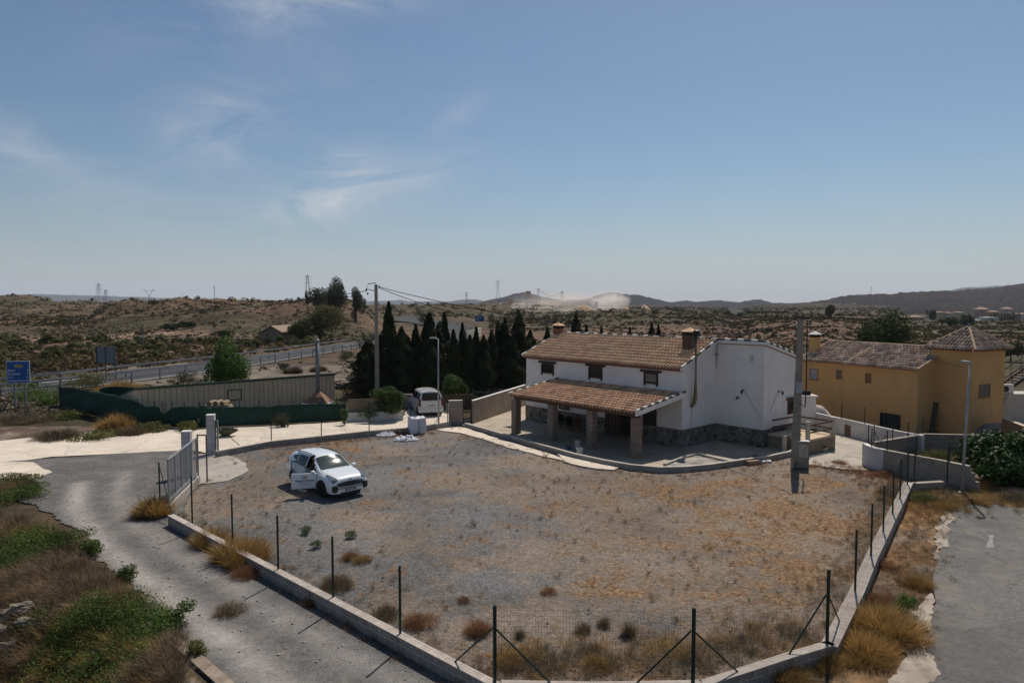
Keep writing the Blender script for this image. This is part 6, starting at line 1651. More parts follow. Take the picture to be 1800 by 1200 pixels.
# iron pedestrian gate
ig = thing('iron_gate', 'narrow black iron gate between the block pier and the rendered wall', 'gate')
a, b = U(814, 746), U(828, 745); a = V(a.x, a.y, 0); b = V(b.x, b.y, 0); k = MB()
k.beam(a + V(0, 0, .05), a + V(0, 0, 1.7), .06, .06, up=V(0, 1, 0)); k.beam(b + V(0, 0, 0), b + V(0, 0, 1.95), .09, .09, up=V(0, 1, 0))
for z in (.1, .42, 1.62): k.beam(a + V(0, 0, z), b + V(0, 0, z), .03, .04)
for i in range(1, 7): p = a.lerp(b, i / 7); k.tube([p + V(0, 0, .42), p + V(0, 0, 1.72)], .011, 6)
k.build('gate_frame', M_BLACK, ig); k = MB(); k.beam(a + V(.03, -.012, .26), b + V(-.05, -.012, .26), .012, .30); k.build('kick_plate', M_STEEL, ig)

# green mesh screen along the lane
def lerp_px(pts, s):
 n = len(pts) - 1; f_ = min(s * n, n - 1e-6); i = int(f_); t = f_ - i
 return [pts[i][k] * (1 - t) + pts[i + 1][k] * t for k in range(len(pts[0]))]
GS = [(104, 716, 679), (128, 722, 681), (152, 728, 686), (176, 734, 689), (203, 739, 695), (228, 743, 702), (256, 748, 711), (282, 750, 716), (288, 750, 727), (306, 751, 716), (326, 751, 714), (350, 752, 715)]
M_NET = mat('green_netting', (0.010, 0.050, 0.036), .8, (0.007, 0.036, 0.026), 2.5, fine=.25, fscale=22)
def screen(label, prof, seed, wob=.05):
 t = thing('mesh_screen', label, 'fence screen'); n = 70; vs = []; rr = random.Random(seed)
 rows = 7
 for i in range(n + 1):
  px, yb, yt = lerp_px(prof, i / n); b = U(px, yb); zt = UD(px, yt, b.y).z
  for j in range(rows + 1):
   w = mnoise.noise(V(i * .22, j * .5, seed)) * wob * 2.2
   vs.append((b.x + w * .3, b.y + w, 0.02 + (zt - 0.02) * j / rows + (mnoise.noise(V(i * .5, seed, 0)) * .05 if j == rows else 0)))
 fs = [(i * (rows + 1) + j, (i + 1) * (rows + 1) + j, (i + 1) * (rows + 1) + j + 1, i * (rows + 1) + j + 1) for i in range(n) for j in range(rows)]
 o = fast_mesh('netting', vs, fs, M_NET, t, smooth=True); m = o.modifiers.new('thick', 'SOLIDIFY'); m.thickness = .006
 for i in range(0, n + 1, 7):
  px, yb, yt = lerp_px(prof, i / n); b = U(px, yb); zt = max(UD(px, yt, b.y).z, 1.6); k = MB(); k.tube([V(b.x, b.y + .09, 0), V(b.x, b.y + .09, zt + .05)], .028, 6); k.build('post', M_GREEN, t)
screen('sagging dark green netting at the left of the lane', GS, 3, .12)
screen('taut dark green netting in front of the beige shed', [(351, 752, 712), (372, 751, 717), (385, 750, 716), (430, 748, 714), (480, 746, 713), (540, 742, 710), (585, 740, 709), (607, 738, 709)], 5)
screen('raised piece of green netting hanging behind the sagging one', [(176, 715, 683), (190, 716, 680), (205, 717, 679), (222, 718, 680), (238, 719, 681)], 8)
k = MB(); a = UD(220, 701, 50); b = UD(256, 696, 50); k.tube([a, b], .03, 6); k.tube([b, V(b.x, b.y, .5)], .03, 6); tag(k.build('clothes_rail', M_GALV), 'thin pale rail standing behind the green netting', 'rail')

# reed screen on white wall
rwp = [U(611, 741), U(660, 739.5), U(709, 738)]
M_REED = mat('reed', (0.26, 0.20, 0.135), .95, (0.16, 0.125, 0.085), 2, fine=.35, fscale=30)
wall_run('garden_wall', 'low white wall topped with a brown reed screen', 'wall', rwp, .62, .22, wht)
k = MB(); k.slab([V(rwp[0].x, rwp[0].y + .15, .60), V(rwp[2].x - .8, rwp[2].y + .15, .60), V(rwp[2].x - .8, rwp[2].y + .15, 1.5), V(rwp[0].x, rwp[0].y + .15, 1.5)], (0, .05, 0)); o = k.build('reed_screen', M_REED); tag(o, 'brown reed screen above the low white wall', 'reed screen')
# things behind the van
bw = [U(703, 718), U(722, 712)]
wall_run('back_wall', 'beige wall piece between the creeper and the white van', 'wall', [U(700, 716), U(745, 716)], 1.05, .2, M_BARE)
k = MB(); a, b = U(778, 722), U(832, 722); k.slab([V(a.x, a.y, .05), V(b.x, b.y, .05), V(b.x, b.y, 1.25), V(a.x, a.y, 1.25)], (0, .08, 0)); tag(k.build('reed_screen', mat('reed_dark', (0.13, 0.095, 0.06), .95, (0.075, 0.055, 0.04), 2, fine=.4, fscale=26)), 'dark brown reed screen right of the white van', 'reed screen')
a, b = U(776, 728), U(812, 727)
wall_run('garden_wall', 'bluish white wall behind the right flank of the van', 'wall', [a + V(.3, .8, 0), b + V(0, .8, 0)], .62, .18, wht)
wall_run('back_wall', 'long pale wall at the foot of the cypresses', 'wall', [U(745, 706), U(820, 702), U(870, 700), U(905, 702), U(930, 708)], [.55, .6, .85, .8, .5], .2, mat('pale_backwall', (0.46, 0.385, 0.29), .9, (0.38, 0.315, 0.24), 1))
rl = thing('railing_fence', 'thin railing fence before the pale wall under the cypresses', 'railing'); k = MB()
for (xa, xb) in ((832, 858), (858, 896)):
 a, b = U(xa, 714), U(xb, 716); a.z = b.z = 0
 for z in (.15, 1.15): k.beam(a + V(0, 0, z), b + V(0, 0, z), .025, .025)
 n = int((b - a).length / .13)
 for i in range(n + 1): p = a.lerp(b, i / n); k.tube([p + V(0, 0, .1), p + V(0, 0, 1.2 + (.15 if i in (0, n) else 0))], .009 if i not in (0, n) else .03, 5)
k.build('rails', M_STEEL, rl)

# == shed
sA, sB = UD(240, 684, 46.4), UD(588, 658, 56.0)
zt = (sA.z + sB.z) / 2; sa = V(sA.x, sA.y, 0); sb = V(sB.x, sB.y, 0); sdv = (sb - sa).normalized(); snn = V(-sdv.y, sdv.x, 0)
za_, zb_ = sA.z, sB.z
sh = thing('corrugated_shed', 'long beige corrugated metal shed with green roof trim', 'shed')
M_CORR = None
def corr_mat():
 m, nt, b, out = newmat('beige_sheet'); pos = ngeo(nt)
 dx = nt.nodes.new("ShaderNodeVectorMath"); dx.operation = 'DOT_PRODUCT'; nt.links.new(pos, dx.inputs[0]); dx.inputs[1].default_value = (sdv.x, sdv.y, 0)
 n = nnoise(nt, pos, .8, 5, .6); col = nramp(nt, n, [(0.35, (0.52, 0.40, 0.265)), (0.65, (0.62, 0.485, 0.33))])
 nt.links.new(col, b.inputs['Base Color']); b.inputs['Roughness'].default_value = .55
 return m
M_CORR = corr_mat()
SL = (sb - sa).length; dp = 5.0; k = MB(); npan = int(SL / .36); vs = [];
for i in range(npan):
 for (f0, o) in ((0, 0), (.80, 0), (.85, .05), (.95, .05)):
  s = (i + f0) / npan; p = sa.lerp(sb, s) + snn * o; vs.append((p, za_ + (zb_ - za_) * s))
vs.append((sb, zb_)); n = len(vs)
k.add([V(p.x, p.y, 0) for p, z in vs] + [V(p.x, p.y, z) for p, z in vs], [(i, i + 1, n + i + 1, n + i) for i in range(n - 1)])
k.add([V(sa.x, sa.y, 0), sa + snn * dp, sa + snn * dp + V(0, 0, za_ - 1.0), V(sa.x, sa.y, za_)], [(0, 1, 2, 3)]); k.add([sb, sb + snn * dp, sb + snn * dp + V(0, 0, zb_ - 1.0), V(sb.x, sb.y, zb_)], [(0, 1, 2, 3)])
k.add([sa + snn * dp, sb + snn * dp, sb + snn * dp + V(0, 0, zb_ - 1), sa + snn * dp + V(0, 0, za_ - 1)], [(0, 1, 2, 3)])
k.build('wall', M_CORR, sh)
M_GTRIM = mat('green_trim', (0.045, 0.085, 0.05), .5)
k = MB(); k.beam(V(sa.x, sa.y, za_ + .03) - sdv * .1 - snn * .06, V(sb.x, sb.y, zb_ + .03) + sdv * .1 - snn * .06, .10, .16); k.build('roof_trim', M_GTRIM, sh)
k = MB(); k.slab([V(sa.x, sa.y, za_ + .06), V(sb.x, sb.y, zb_ + .06), V(*(sb + snn * dp)) + V(0, 0, zb_ - .95), V(*(sa + snn * dp)) + V(0, 0, za_ - .95)], (0, 0, .06)); k.build('roof', mat('green_sheet', (0.10, 0.15, 0.09), .5, (0.08, .12, .075), 1), sh)
a = UW(400, 714, sa, sb); b = UW(425, 714, sa, sb)
frame_window(sh, V(a.x, a.y, 0.9), sdv, -snn, (V(b.x, b.y, 0) - V(a.x, a.y, 0)).length, .8, mat('dark_bronze', (0.06, 0.045, 0.035), .5), M_CORR, t=.06)
# rolled mats
ml = thing('rolled_mats', 'bundle of pale rolled reed mats stacked before the shed', 'rolls'); a = UD(365, 720, 46); k = MB()
for i, (dx, dz, r_) in enumerate(((0, 0, .2), (.42, .02, .2), (.84, 0, .2), (1.25, .03, .19), (.2, .34, .17), (.62, .36, .17), (1.05, .35, .16))):
 k.tube([V(a.x + dx, a.y - .2, 1.0 + dz), V(a.x + dx + .1, a.y + .5, 1.02 + dz)], r_, 10)
k.tube([V(a.x - .05, a.y - .1, 1.05), V(a.x + 1.45, a.y - .05, 1.12)], .22, 10); k.build('reed_rolls', mat('straw', (0.42, 0.31, 0.20), .95, (0.3, .22, .14), 5, fine=.3, fscale=30), ml)
k = MB(); k.box(a.x - .2, a.x + 1.6, a.y - .25, a.y + .55, 0, .78); k.build('bench', M_WOODM, ml, bevel=.02)
# barbecue chimney
bq = thing('barbecue', 'steel chimney on a pyramid terracotta hood in front of the shed', 'barbecue chimney'); c0 = UD(559, 700, 49.5); c0.z = 0
hz0, hz1 = UD(559, 707, 49.5).z, UD(559, 689, 49.5).z; zt_ = UD(557, 597, 49.5).z
k = MB(); k.tube([c0 + V(0, 0, hz1 - .15), c0 + V(0, 0, zt_ - .1)], [.15, .15], 12); k.lathe([(.17, 0), (.19, .02), (.19, .18), (.10, .24)], c0 + V(0, 0, zt_ - .2), 12); k.build('flue_pipe', M_STEEL, bq, smooth=True)
k = MB(); W_ = .85
k.add([c0 + V(i * W_, j * .7, hz0) for i, j in ((-1, -1), (1, -1), (1, 1), (-1, 1))] + [c0 + V(i * W_ * .55, j * .45, hz0 + (hz1 - hz0) * .6) for i, j in ((-1, -1), (1, -1), (1, 1), (-1, 1))] + [c0 + V(i * .17, j * .17, hz1) for i, j in ((-1, -1), (1, -1), (1, 1), (-1, 1))],
      [(0, 1, 5, 4), (1, 2, 6, 5), (2, 3, 7, 6), (3, 0, 4, 7), (4, 5, 9, 8), (5, 6, 10, 9), (6, 7, 11, 10), (7, 4, 8, 11), (8, 9, 10, 11), (3, 2, 1, 0)]); k.build('hood', mat('hood_tiles', (0.28, 0.15, 0.105), .85, (0.20, .12, .08), 5), bq)
k = MB(); k.box(c0.x - .9, c0.x + .9, c0.y - .75, c0.y + .75, hz0 - .12, hz0 - .002); k.box(c0.x - .8, c0.x + .8, c0.y - .65, c0.y + .65, 0, hz0 - .122); k.build('hearth', M_WHITE, bq)
# rubble beyond the shed
rr = random.Random(3)
for i, (px, py, w, lb) in enumerate(((604, 676, 1.0, 'heap of stone slabs right of the shed end'), (622, 674, 1.3, 'flat stack of stone slabs before the cypresses'))):
 c = U(px, py + 6); k = MB()
 for j in range(26): k.box(-.3, .3, -.22, .22, -.06, .06, Matrix.Translation((c.x + rr.uniform(-w, w) * .9, c.y + rr.uniform(-.5, .5), rr.uniform(.05, .7))) @ Matrix.Rotation(rr.uniform(0, 3), 4, 'Z') @ Matrix.Rotation(rr.uniform(-.2, .2), 4, 'X'))
 tag(k.build('slab_heap', mat('slab_stone', (0.30, 0.235, 0.19), .95, (.2, .155, .13), 4)), lb, 'stone heap')

# == terrace: paving, kerb, strip, beds
def pave_mat():
 m, nt, b, out = newmat('terrace_paving'); pos = ngeo(nt)
 n = nnoise(nt, pos, .6, 6, .65); f = nnoise(nt, pos, 7, 4, .7)
 col = nramp(nt, n, [(0.35, (0.36, 0.29, 0.215)), (0.65, (0.47, 0.385, 0.29))])
 mp = nt.nodes.new("ShaderNodeMapping"); nt.links.new(pos, mp.inputs[0]); mp.inputs['Rotation'].default_value = (0, 0, -math.atan2(e1.y, e1.x))
 br = nt.nodes.new("ShaderNodeTexBrick"); br.offset = 0; br.inputs['Scale'].default_value = 1; br.inputs['Brick Width'].default_value = .6; br.inputs['Row Height'].default_value = .6; br.inputs['Mortar Size'].default_value = .012
 br.inputs['Color1'].default_value = (1, 1, 1, 1); br.inputs['Color2'].default_value = (.88, .88, .88, 1); br.inputs['Mortar'].default_value = (.7, .66, .6, 1); nt.links.new(mp.outputs[0], br.inputs[0])
 col = nmix(nt, 1, col, br.outputs[0], 'MULTIPLY'); col = nmix(nt, 1, col, nramp(nt, f, [(.3, .85), (.7, 1.06)]), 'MULTIPLY')
 nt.links.new(col, b.inputs['Base Color']); b.inputs['Roughness'].default_value = .8
 return m
kerb_px = [(818, 750), (860, 762), (908, 776), (960, 791), (1010, 805), (1060, 816), (1110, 825), (1160, 829.5), (1205, 828.5), (1250, 824), (1310, 815), (1352, 809), (1388, 801), (1396, 797)]
terr = UP([(812, 747), (830, 742), (905, 716), (935, 706)]) + [tuple(HP(1.5, 3, 0)[:2]), tuple(HP(LEN + WING, DEP + BACK, 0)[:2])] + UP([(1440, 775), (1420, 792), (1396, 798)]) + UP(kerb_px[::-1])[1:]
sheet('terrace', 'tiled terrace around the farmhouse and porch', 'paving', terr, .045, pave_mat(), thick=.06)
KT = .24
wall_run('terrace_kerb', 'curving concrete kerb edging the terrace', 'kerb', [U(*p) for p in kerb_px], KT, .13, mat('kerb_concrete', (0.36, 0.33, 0.295), .95, (0.27, 0.25, 0.225), 1.5, fine=.2, fscale=10), cap=mat('kerb_top', (0.56, 0.51, 0.45), .9, (0.46, 0.42, 0.37), 2), kind='structure')
stripo = [(762, 753), (790, 748), (818, 752), (860, 766), (908, 780), (960, 796), (1003, 809), (1000, 811), (960, 803), (900, 788), (850, 772), (810, 761), (775, 757)]
sheet('footpath', 'pale concrete strip outside the terrace kerb', 'path', rough_poly(UP(stripo), .5, .07, 21), .02, M_CONC, thick=.03)
isl = sheet('concrete_pad', 'small ragged concrete pad under the buckets', 'pad', rough_poly(UP([(980, 799), (1000, 800), (1030, 808), (1060, 812), (1090, 820), (1080, 826), (1050, 825), (1020, 820), (990, 812)]), .3, .09, 22), .05, M_CONC, thick=.07, kind='structure')
bedk = wall_run('flowerbed_kerb', 'low angled kerb of the empty triangular flowerbed on the terrace', 'kerb', [U(1168, 815, .14), U(1200, 803, .14), U(1226, 796, .14), U(1262, 805, .14), U(1290, 811, .14)], .16, .14, mat('bed_kerb', (0.42, .38, .34), .9), kind='structure')
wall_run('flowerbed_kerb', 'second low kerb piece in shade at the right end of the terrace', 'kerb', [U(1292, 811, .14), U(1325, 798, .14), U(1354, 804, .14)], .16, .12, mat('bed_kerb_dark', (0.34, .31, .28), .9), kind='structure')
sheet('flowerbed', 'bare sandy soil in the triangular flowerbed', 'soil', UP([(1172, 817), (1226, 799), (1286, 812), (1250, 820), (1205, 824)]), .06, mat('sandy_soil', (0.50, .42, .34), .95, (.14, .15, .15), 1.1), thick=.01)
# old retaining kerb and boulders on the bank
rk = [U(262, 1098, 0), U(300, 1118, 0), U(345, 1152, 0), U(400, 1200, 0), U(440, 1240, 0)]
wall_run('retaining_wall', 'old stone retaining kerb at the drive edge, bottom left', 'wall', [p - V(.1, 0, 0) for p in rk], .04, .26, stone_mat('old_stone', None), z0=-1.6, cap=mat('old_stone_top', (.36, .29, .22), .95, (.22, .17, .13), 3, fine=.3, fscale=9))
def boulder(label, px, py, s_, seed, name='boulder'):
 c = U(px, py, -.9); g_ = gz(c.x, c.y); c = U(px, py, g_); k = MB(); n_, m_ = 22, 14
 prof = [(max(.002, math.sin(math.pi * i / (m_ - 1))), -math.cos(math.pi * i / (m_ - 1))) for i in range(m_)]
 k.lathe(prof, (0, 0, 0), n_); k.v = [tuple(V(v[0] * s_[0], v[1] * s_[1], v[2] * s_[2]) * (1 + .5 * mnoise.noise(V(*v) * 1.4 + V(seed, 0, 0)) + .22 * mnoise.noise(V(*v) * 4.2 + V(seed, 0, 0)))) for v in k.v]
 o = k.build(name, mat('pale_rock', (.30, .25, .20), .95, (.15, .12, .10), 3, fine=.4, fscale=12, bump=.04, bscale=9), smooth=False); o.location = (c.x, c.y, c.z + s_[2] * .12); tag(o, label, 'boulder')
for i, (px, py, s_, lb) in enumerate([(12, 1082, (.36, .22, .15), 'pale flat boulder at the left edge, uppermost'), (40, 1070, (.35, .22, .15), 'small pale boulder right of the uppermost one'), (8, 1110, (.30, .2, .16), 'grey boulder at the left edge below the flat one'), (45, 1092, (.25, .18, .1), 'small flat stone among the bank boulders'), (18, 1138, (.36, .16, .14), 'long pale boulder lowest at the left edge')]): boulder(lb, px, py, s_, i * 3.1)
# concrete yard at the right of the house
sheet('concrete_yard', 'sunlit concrete yard between the house and the plot wall', 'paving', rough_poly(UP([(1396, 799), (1420, 792), (1445, 772), (1435, 752), (1480, 762), (1522, 776), (1530, 800), (1525, 826), (1490, 826), (1420, 817), (1400, 812)]), .6, .08, 23), .024, M_CONC2, thick=.03)
# raised bed / rail terrace right of house
rt = thing('rail_terrace', 'small raised terrace with pale posts and brown log rails', 'terrace')
a_, b_, c_ = U(1421, 800), U(1468, 789), U(1466, 770); dd = (V(b_.x, b_.y, 0) - V(a_.x, a_.y, 0)); dn = V(-dd.y, dd.x, 0).normalized()
A0 = V(a_.x, a_.y, 0); B0 = V(b_.x, b_.y, 0)
k = MB(); k.prism([p[:2] for p in (A0, B0, B0 + dn * 2.4, A0 + dn * 2.4)], 0, .72); k.build('stone_base', block_mat('rough_base', (0.30, .23, .165), (.24, .185, .135), (.32, .27, .2), dirv(A0, B0), .35, .16), rt)
k = MB(); k.prism([p[:2] for p in (A0 - dd.normalized() * .03 - dn * .03, B0 + dd.normalized() * .03 - dn * .03, B0 + dn * 2.42 + dd.normalized() * .03, A0 + dn * 2.42 - dd.normalized() * .03)], .722, .80); k.build('slab_top', mat('sand_slab', (0.60, .45, .31), .9, (.5, .38, .26), 2), rt)
M_POST = mat('buff_post', (0.52, .45, .36), .9, (.44, .38, .3), 3)
pp = [A0 + dn * .12 + dd.normalized() * .1, B0 + dn * .12 - dd.normalized() * .1, B0 + dn * 2.2 - dd.normalized() * .15, A0 + dn * 2.2 + dd.normalized() * .1]
for p in pp[:3]:
 k = MB(); k.prism([(p.x + i * .09, p.y + j * .09) for i, j in ((-1, -1), (1, -1), (1, 1), (-1, 1))], .80, 1.72); k.prism([(p.x + i * .11, p.y + j * .11) for i, j in ((-1, -1), (1, -1), (1, 1), (-1, 1))], 1.722, 1.77); k.build('post', M_POST, rt)
M_LOG = mat('log_rail', (0.10, .055, .04), .8, (.07, .04, .03), 4)
for (p, q) in ((pp[0], pp[1]), (pp[1], pp[2]), (pp[2], pp[3])):
 for z in (1.15, 1.55): k = MB(); k.tube([V(p.x, p.y, z), V(q.x, q.y, z)], .05, 8); k.build('rail', M_LOG, rt)
c = U(1378, 796); sp_ = thing('short_post', 'short pale post with a brown rail at the house corner', 'post'); k = MB(); k.prism([(c.x + i * .1, c.y + j * .1) for i, j in ((-1, -1), (1, -1), (1, 1), (-1, 1))], 0, .95); k.build('shaft', M_POST, sp_)
k = MB(); k.tube([c + V(.1, 0, .85), c + V(1.1, .5, .9)], .045, 8); k.build('rail', M_LOG, sp_)
# tarpaulin heap, bowl, blocks
cp = U(1412, 752); tp = thing('covered_heap', 'pale sheet draped over a heap behind the log rails', 'covered heap'); vs = [];
n_ = 26; fs = []
for i in range(n_):
 for j in range(n_):
  u, v_ = i / (n_ - 1) * 2 - 1, j / (n_ - 1) * 2 - 1; r_ = math.sqrt(u * u + v_ * v_)
  vs.append((cp.x + 1.0 + u * 1.2, cp.y + .5 + v_ * .8, 1.45 * max(0, 1 - r_ ** 2.2 * .8) + .12 * mnoise.noise(V(u * 3, v_ * 3, 1))))
for i in range(n_ - 1):
 for j in range(n_ - 1): fs.append((i * n_ + j, (i + 1) * n_ + j, (i + 1) * n_ + j + 1, i * n_ + j + 1))
fast_mesh('sheet_cover', vs, fs, mat('pale_sheet', (0.58, .50, .47), .8, (.42, .35, .33), 2.5), tp, smooth=True)
c = U(1447, 794); k = MB(); k.lathe([(.12, 0), (.2, .1), (.26, .26), (.24, .26), (.18, .12), (.05, .08)], c, 14); tag(k.build('stone_bowl', mat('bowl_stone', (0.42, .37, .3), .9)), 'pale stone bowl at the foot of the raised terrace', 'bowl')
# annex wall with AC box
k = MB(); a, b = U(1411, 755), U(1432, 753); zt1 = UD(1411, 699, a.y).z
anx = thing('annex', 'small white annex with flat roof behind the house corner', 'outbuilding'); k.box(a.x - 1.5, b.x, a.y + .3, a.y + 3.2, 0, zt1); k.build('wall', M_WHITE, anx); k = MB(); k.box(a.x - 1.6, b.x + .1, a.y + .2, a.y + 3.3, zt1 + .001, zt1 + .1); k.build('roof_slab', M_RIDGE, anx)
k = MB(); k.box(b.x - .75, b.x - .25, a.y + .5, a.y + .8, zt1 + .102, zt1 + .36); k.build('vent_box', M_DARK, anx)
c = U(1425, 752); k = MB(); k.box(c.x - .22, c.x + .22, c.y - .22, c.y + .22, 0, 1.55); tag(k.build('white_pier', M_WHITE, bevel=.01), 'short white pier before the annex', 'pier')
a, b = U(1484, 766), U(1508, 771); k = MB(); k.slab([V(a.x, a.y, .02), V(b.x, b.y, .02), V(b.x, b.y, .62), V(a.x, a.y, .72)], (.15, .1, 0)); tag(k.build('brown_board', mat('brown_board', (0.17, .10, .065), .9)), 'brown board leaning on the white boundary wall', 'board')
for i, (px, py, s, lb) in enumerate(((1341, 813, .12, 'white broken block by the kerb end'), (1352, 812, .1, 'smaller pale block piece beside the broken one'))):
 c = U(px, py); k = MB(); k.box(-s * 1.3, s * 1.3, -s, s, 0, s * .9, Matrix.Translation(c) @ Matrix.Rotation(.4 + i, 4, 'Z')); tag(k.build('broken_block', M_RIDGE, bevel=.01), lb, 'block')
c = U(1322, 815); k = MB(); k.box(-.35, .35, -.1, .1, 0, .2, Matrix.Translation(c + V(0, -.12, 0)) @ Matrix.Rotation(.35, 4, 'Z')); tag(k.build('concrete_step', mat('tan_block', (.35, .26, .17), .9), bevel=.01), 'tan block set against the terrace kerb', 'block')

# plants and clutter under the porch
pc = UW(1005, 745, HP(0, -.9, 0), HP(1, -.9, 0))
for i, (px, lb) in enumerate(((985, 'leftmost dark potted plant under the porch'), (1000, 'second dark potted plant under the porch'), (1015, 'third potted plant under the porch, reddish'))):
 a = UW(px, 745, HP(0, -.7, 0), HP(1, -.7, 0)); t = thing('potted_plant', lb, 'potted plant', (a.x, a.y, .045), 0, 'potted plants under the porch')
 k = MB(); k.lathe([(.10, 0), (.15, .25), (.16, .28), (.13, .28), (.12, .2)], (0, 0, 0), 12); k.build('pot', M_TERRA, t)
 p, nr = dome_pts(420, (0, 0, .6), .36, .36, .4, 6, 400 + i); leaf_object('foliage', p, .13, L_FIG if i < 2 else L_RUST, t, i, nrm=nr)
# == SMALL THINGS ON THE YARD
def crumpled(name, label, px, py, w, l, h, seed, m_, rz=0):
 c = U(px, py); n = 46; vs = []
 for i in range(n):
  for j in range(n):
   u, v_ = i / (n - 1) * 2 - 1, j / (n - 1) * 2 - 1
   ang = math.atan2(v_, u); r_ = math.hypot(u, v_); lim = .78 + .22 * mnoise.noise(V(math.cos(ang) * 1.5, math.sin(ang) * 1.5, seed))
   s = min(1, lim / max(r_, 1e-6)) if r_ > lim else 1
   uu, vv = u * s, v_ * s; edge = max(0, 1 - (math.hypot(uu, vv) / lim) ** 3)
   f1 = abs(mnoise.noise(V(uu * 2.6, vv * 2.6, seed))) + .5 * abs(mnoise.noise(V(uu * 6, vv * 6, seed + 3)))
   z = h * edge * (.3 + 1.2 * f1)
   vs.append((c.x + (uu * w * math.cos(rz) - vv * l * math.sin(rz)), c.y + (uu * w * math.sin(rz) + vv * l * math.cos(rz)), .012 + max(0, z)))
 fs = [(i * n + j, (i + 1) * n + j, (i + 1) * n + j + 1, i * n + j + 1) for i in range(n - 1) for j in range(n - 1)]
 o = fast_mesh(name, vs, fs, m_, None, smooth=False); m = o.modifiers.new('thick', 'SOLIDIFY'); m.thickness = .008
 return tag(o, label, 'sack')
M_BAG = mat('woven_white', (0.66, .65, .68), .7, (.56, .55, .58), 3)
crumpled('rubble_sack', 'flattened white sack lying left by the lane wall', 677, 765, .78, .42, .20, 2, M_BAG, .1)
crumpled('rubble_sack', 'crumpled white sack lying in front of the full one', 712, 773, .98, .5, .34, 5, M_BAG, .15)
sc_ = U(731, 763); bg = thing('big_bag', 'full white square rubble bag with a dark strap, open top', 'rubble bag', (sc_.x, sc_.y + .5, 0), R(18))
n = 14; vs = []; fs = []
def bagpt(u, v_, z):   # square with rounded, bulging sides
 b = 1 + .06 * math.sin(math.pi * min(z, 1)) + .03 * mnoise.noise(V(u * 2, v_ * 2, z * 3)); return (u * .5 * b, v_ * .46 * b, z * .95)
ringn = 40; zs = [0, .06, .2, .4, .6, .8, .95, 1.0]
for z in zs:
 for i in range(ringn):
  a = 2 * math.pi * i / ringn; c_, s_ = math.cos(a), math.sin(a); m_ = max(abs(c_), abs(s_)); q = (abs(c_) ** 8 + abs(s_) ** 8) ** (-1 / 8)
  p = bagpt(c_ * q, s_ * q, z); dz = .06 * mnoise.noise(V(a * 1.2, 0, 5)) if z >= .95 else 0
  vs.append((p[0], p[1], p[2] + dz))
for j in range(len(zs) - 1):
 for i in range(ringn): fs.append((j * ringn + i, j * ringn + (i + 1) % ringn, (j + 1) * ringn + (i + 1) % ringn, (j + 1) * ringn + i))
# folded-in flaps on the top
b0_ = len(vs)
for (rr_, dz) in ((.72, .02), (.4, -.08), (.02, -.12)):
 for i in range(ringn):
  a = 2 * math.pi * i / ringn; c_, s_ = math.cos(a), math.sin(a); q = (abs(c_) ** 8 + abs(s_) ** 8) ** (-1 / 8)
  vs.append((c_ * q * .5 * rr_, s_ * q * .46 * rr_, .95 + dz + .09 * mnoise.noise(V(c_ * rr_ * 4, s_ * rr_ * 4, 2))))
tp0 = (len(zs) - 1) * ringn
for i in range(ringn): fs.append((tp0 + i, tp0 + (i + 1) % ringn, b0_ + (i + 1) % ringn, b0_ + i))
for j in range(2):
 for i in range(ringn): fs.append((b0_ + j * ringn + i, b0_ + j * ringn + (i + 1) % ringn, b0_ + (j + 1) * ringn + (i + 1) % ringn, b0_ + (j + 1) * ringn + i))
fast_mesh('bag_body', vs, fs, M_BAG, bg, smooth=True)
k = MB(); k.beam((.04, -.505, .02), (.03, -.50, .95), .05, .012, up=V(1, 0, 0)); k.build('strap', M_BLACK, bg)
k = MB()
for (a, b) in ((-.42, -.4), (.42, -.4), (.42, .4), (-.42, .4)): k.tube([V(a, b, .9), V(a * 1.15, b * 1.15, 1.02), V(a * .95, b * 1.05, .98), V(a * .8, b, .9)], .018, 6)
k.build('handle', M_BAG, bg)
c = U(706, 763); k = MB(); rr = random.Random(9)
for i in range(40): k.box(-.09, .09, -.05, .05, -.04, .04, Matrix.Translation((c.x + rr.gauss(0, .22), c.y + .2 + rr.gauss(0, .15), .05 + abs(rr.gauss(0, .09)))) @ Matrix.Rotation(rr.uniform(0, 3), 4, 'Z') @ Matrix.Rotation(rr.uniform(-1, 1), 4, 'X'))
tag(k.build('rubble_pile', mat('rubble', (.30, .20, .14), .95, (.13, .09, .07), 6)), 'small pile of brown debris between the sacks', 'debris pile')
def bucket(label, px, py, r0, r1, h, m_, rim=None, z0=.05, handle=True, name='bucket'):
 c = U(px, py, z0); t = thing(name, label, 'bucket', (c.x, c.y, z0)); k = MB(); k.lathe([(r0, 0), (r1, h), (r1 + .012, h), (r1 + .012, h - .02), (r1 - .008, h - .021), (r0 - .01, .015)], (0, 0, 0), 18); k.build('pail', m_, t, smooth=False)
 if handle: k = MB(); k.tube([(r1 * math.cos(a), -.0 - .02, h - .02 - .5 * r1 * math.sin(a)) for a in [math.pi * i / 8 for i in range(9)]], .004, 5); k.build('handle', M_STEEL, t)
 return t
bucket('dark blue bucket on the concrete pad', 999, 795, .13, .165, .33, mat('blue_plastic', (.03, .055, .12), .5), name='bucket')
bucket('small pale blue bucket beside the dark blue one', 1005, 795.5, .09, .11, .2, mat('pale_blue_plastic', (.14, .22, .28), .5))
bucket('white plastic bucket in front of the grey drum', 1019, 800, .15, .18, .40, mat('white_plastic', (.62, .60, .56), .5))
bucket('tall whitish drum standing behind the white bucket', 1015, 794, .15, .15, .62, mat('grey_drum', (.42, .40, .35), .6, (.3, .29, .26), 4), handle=False, name='drum')
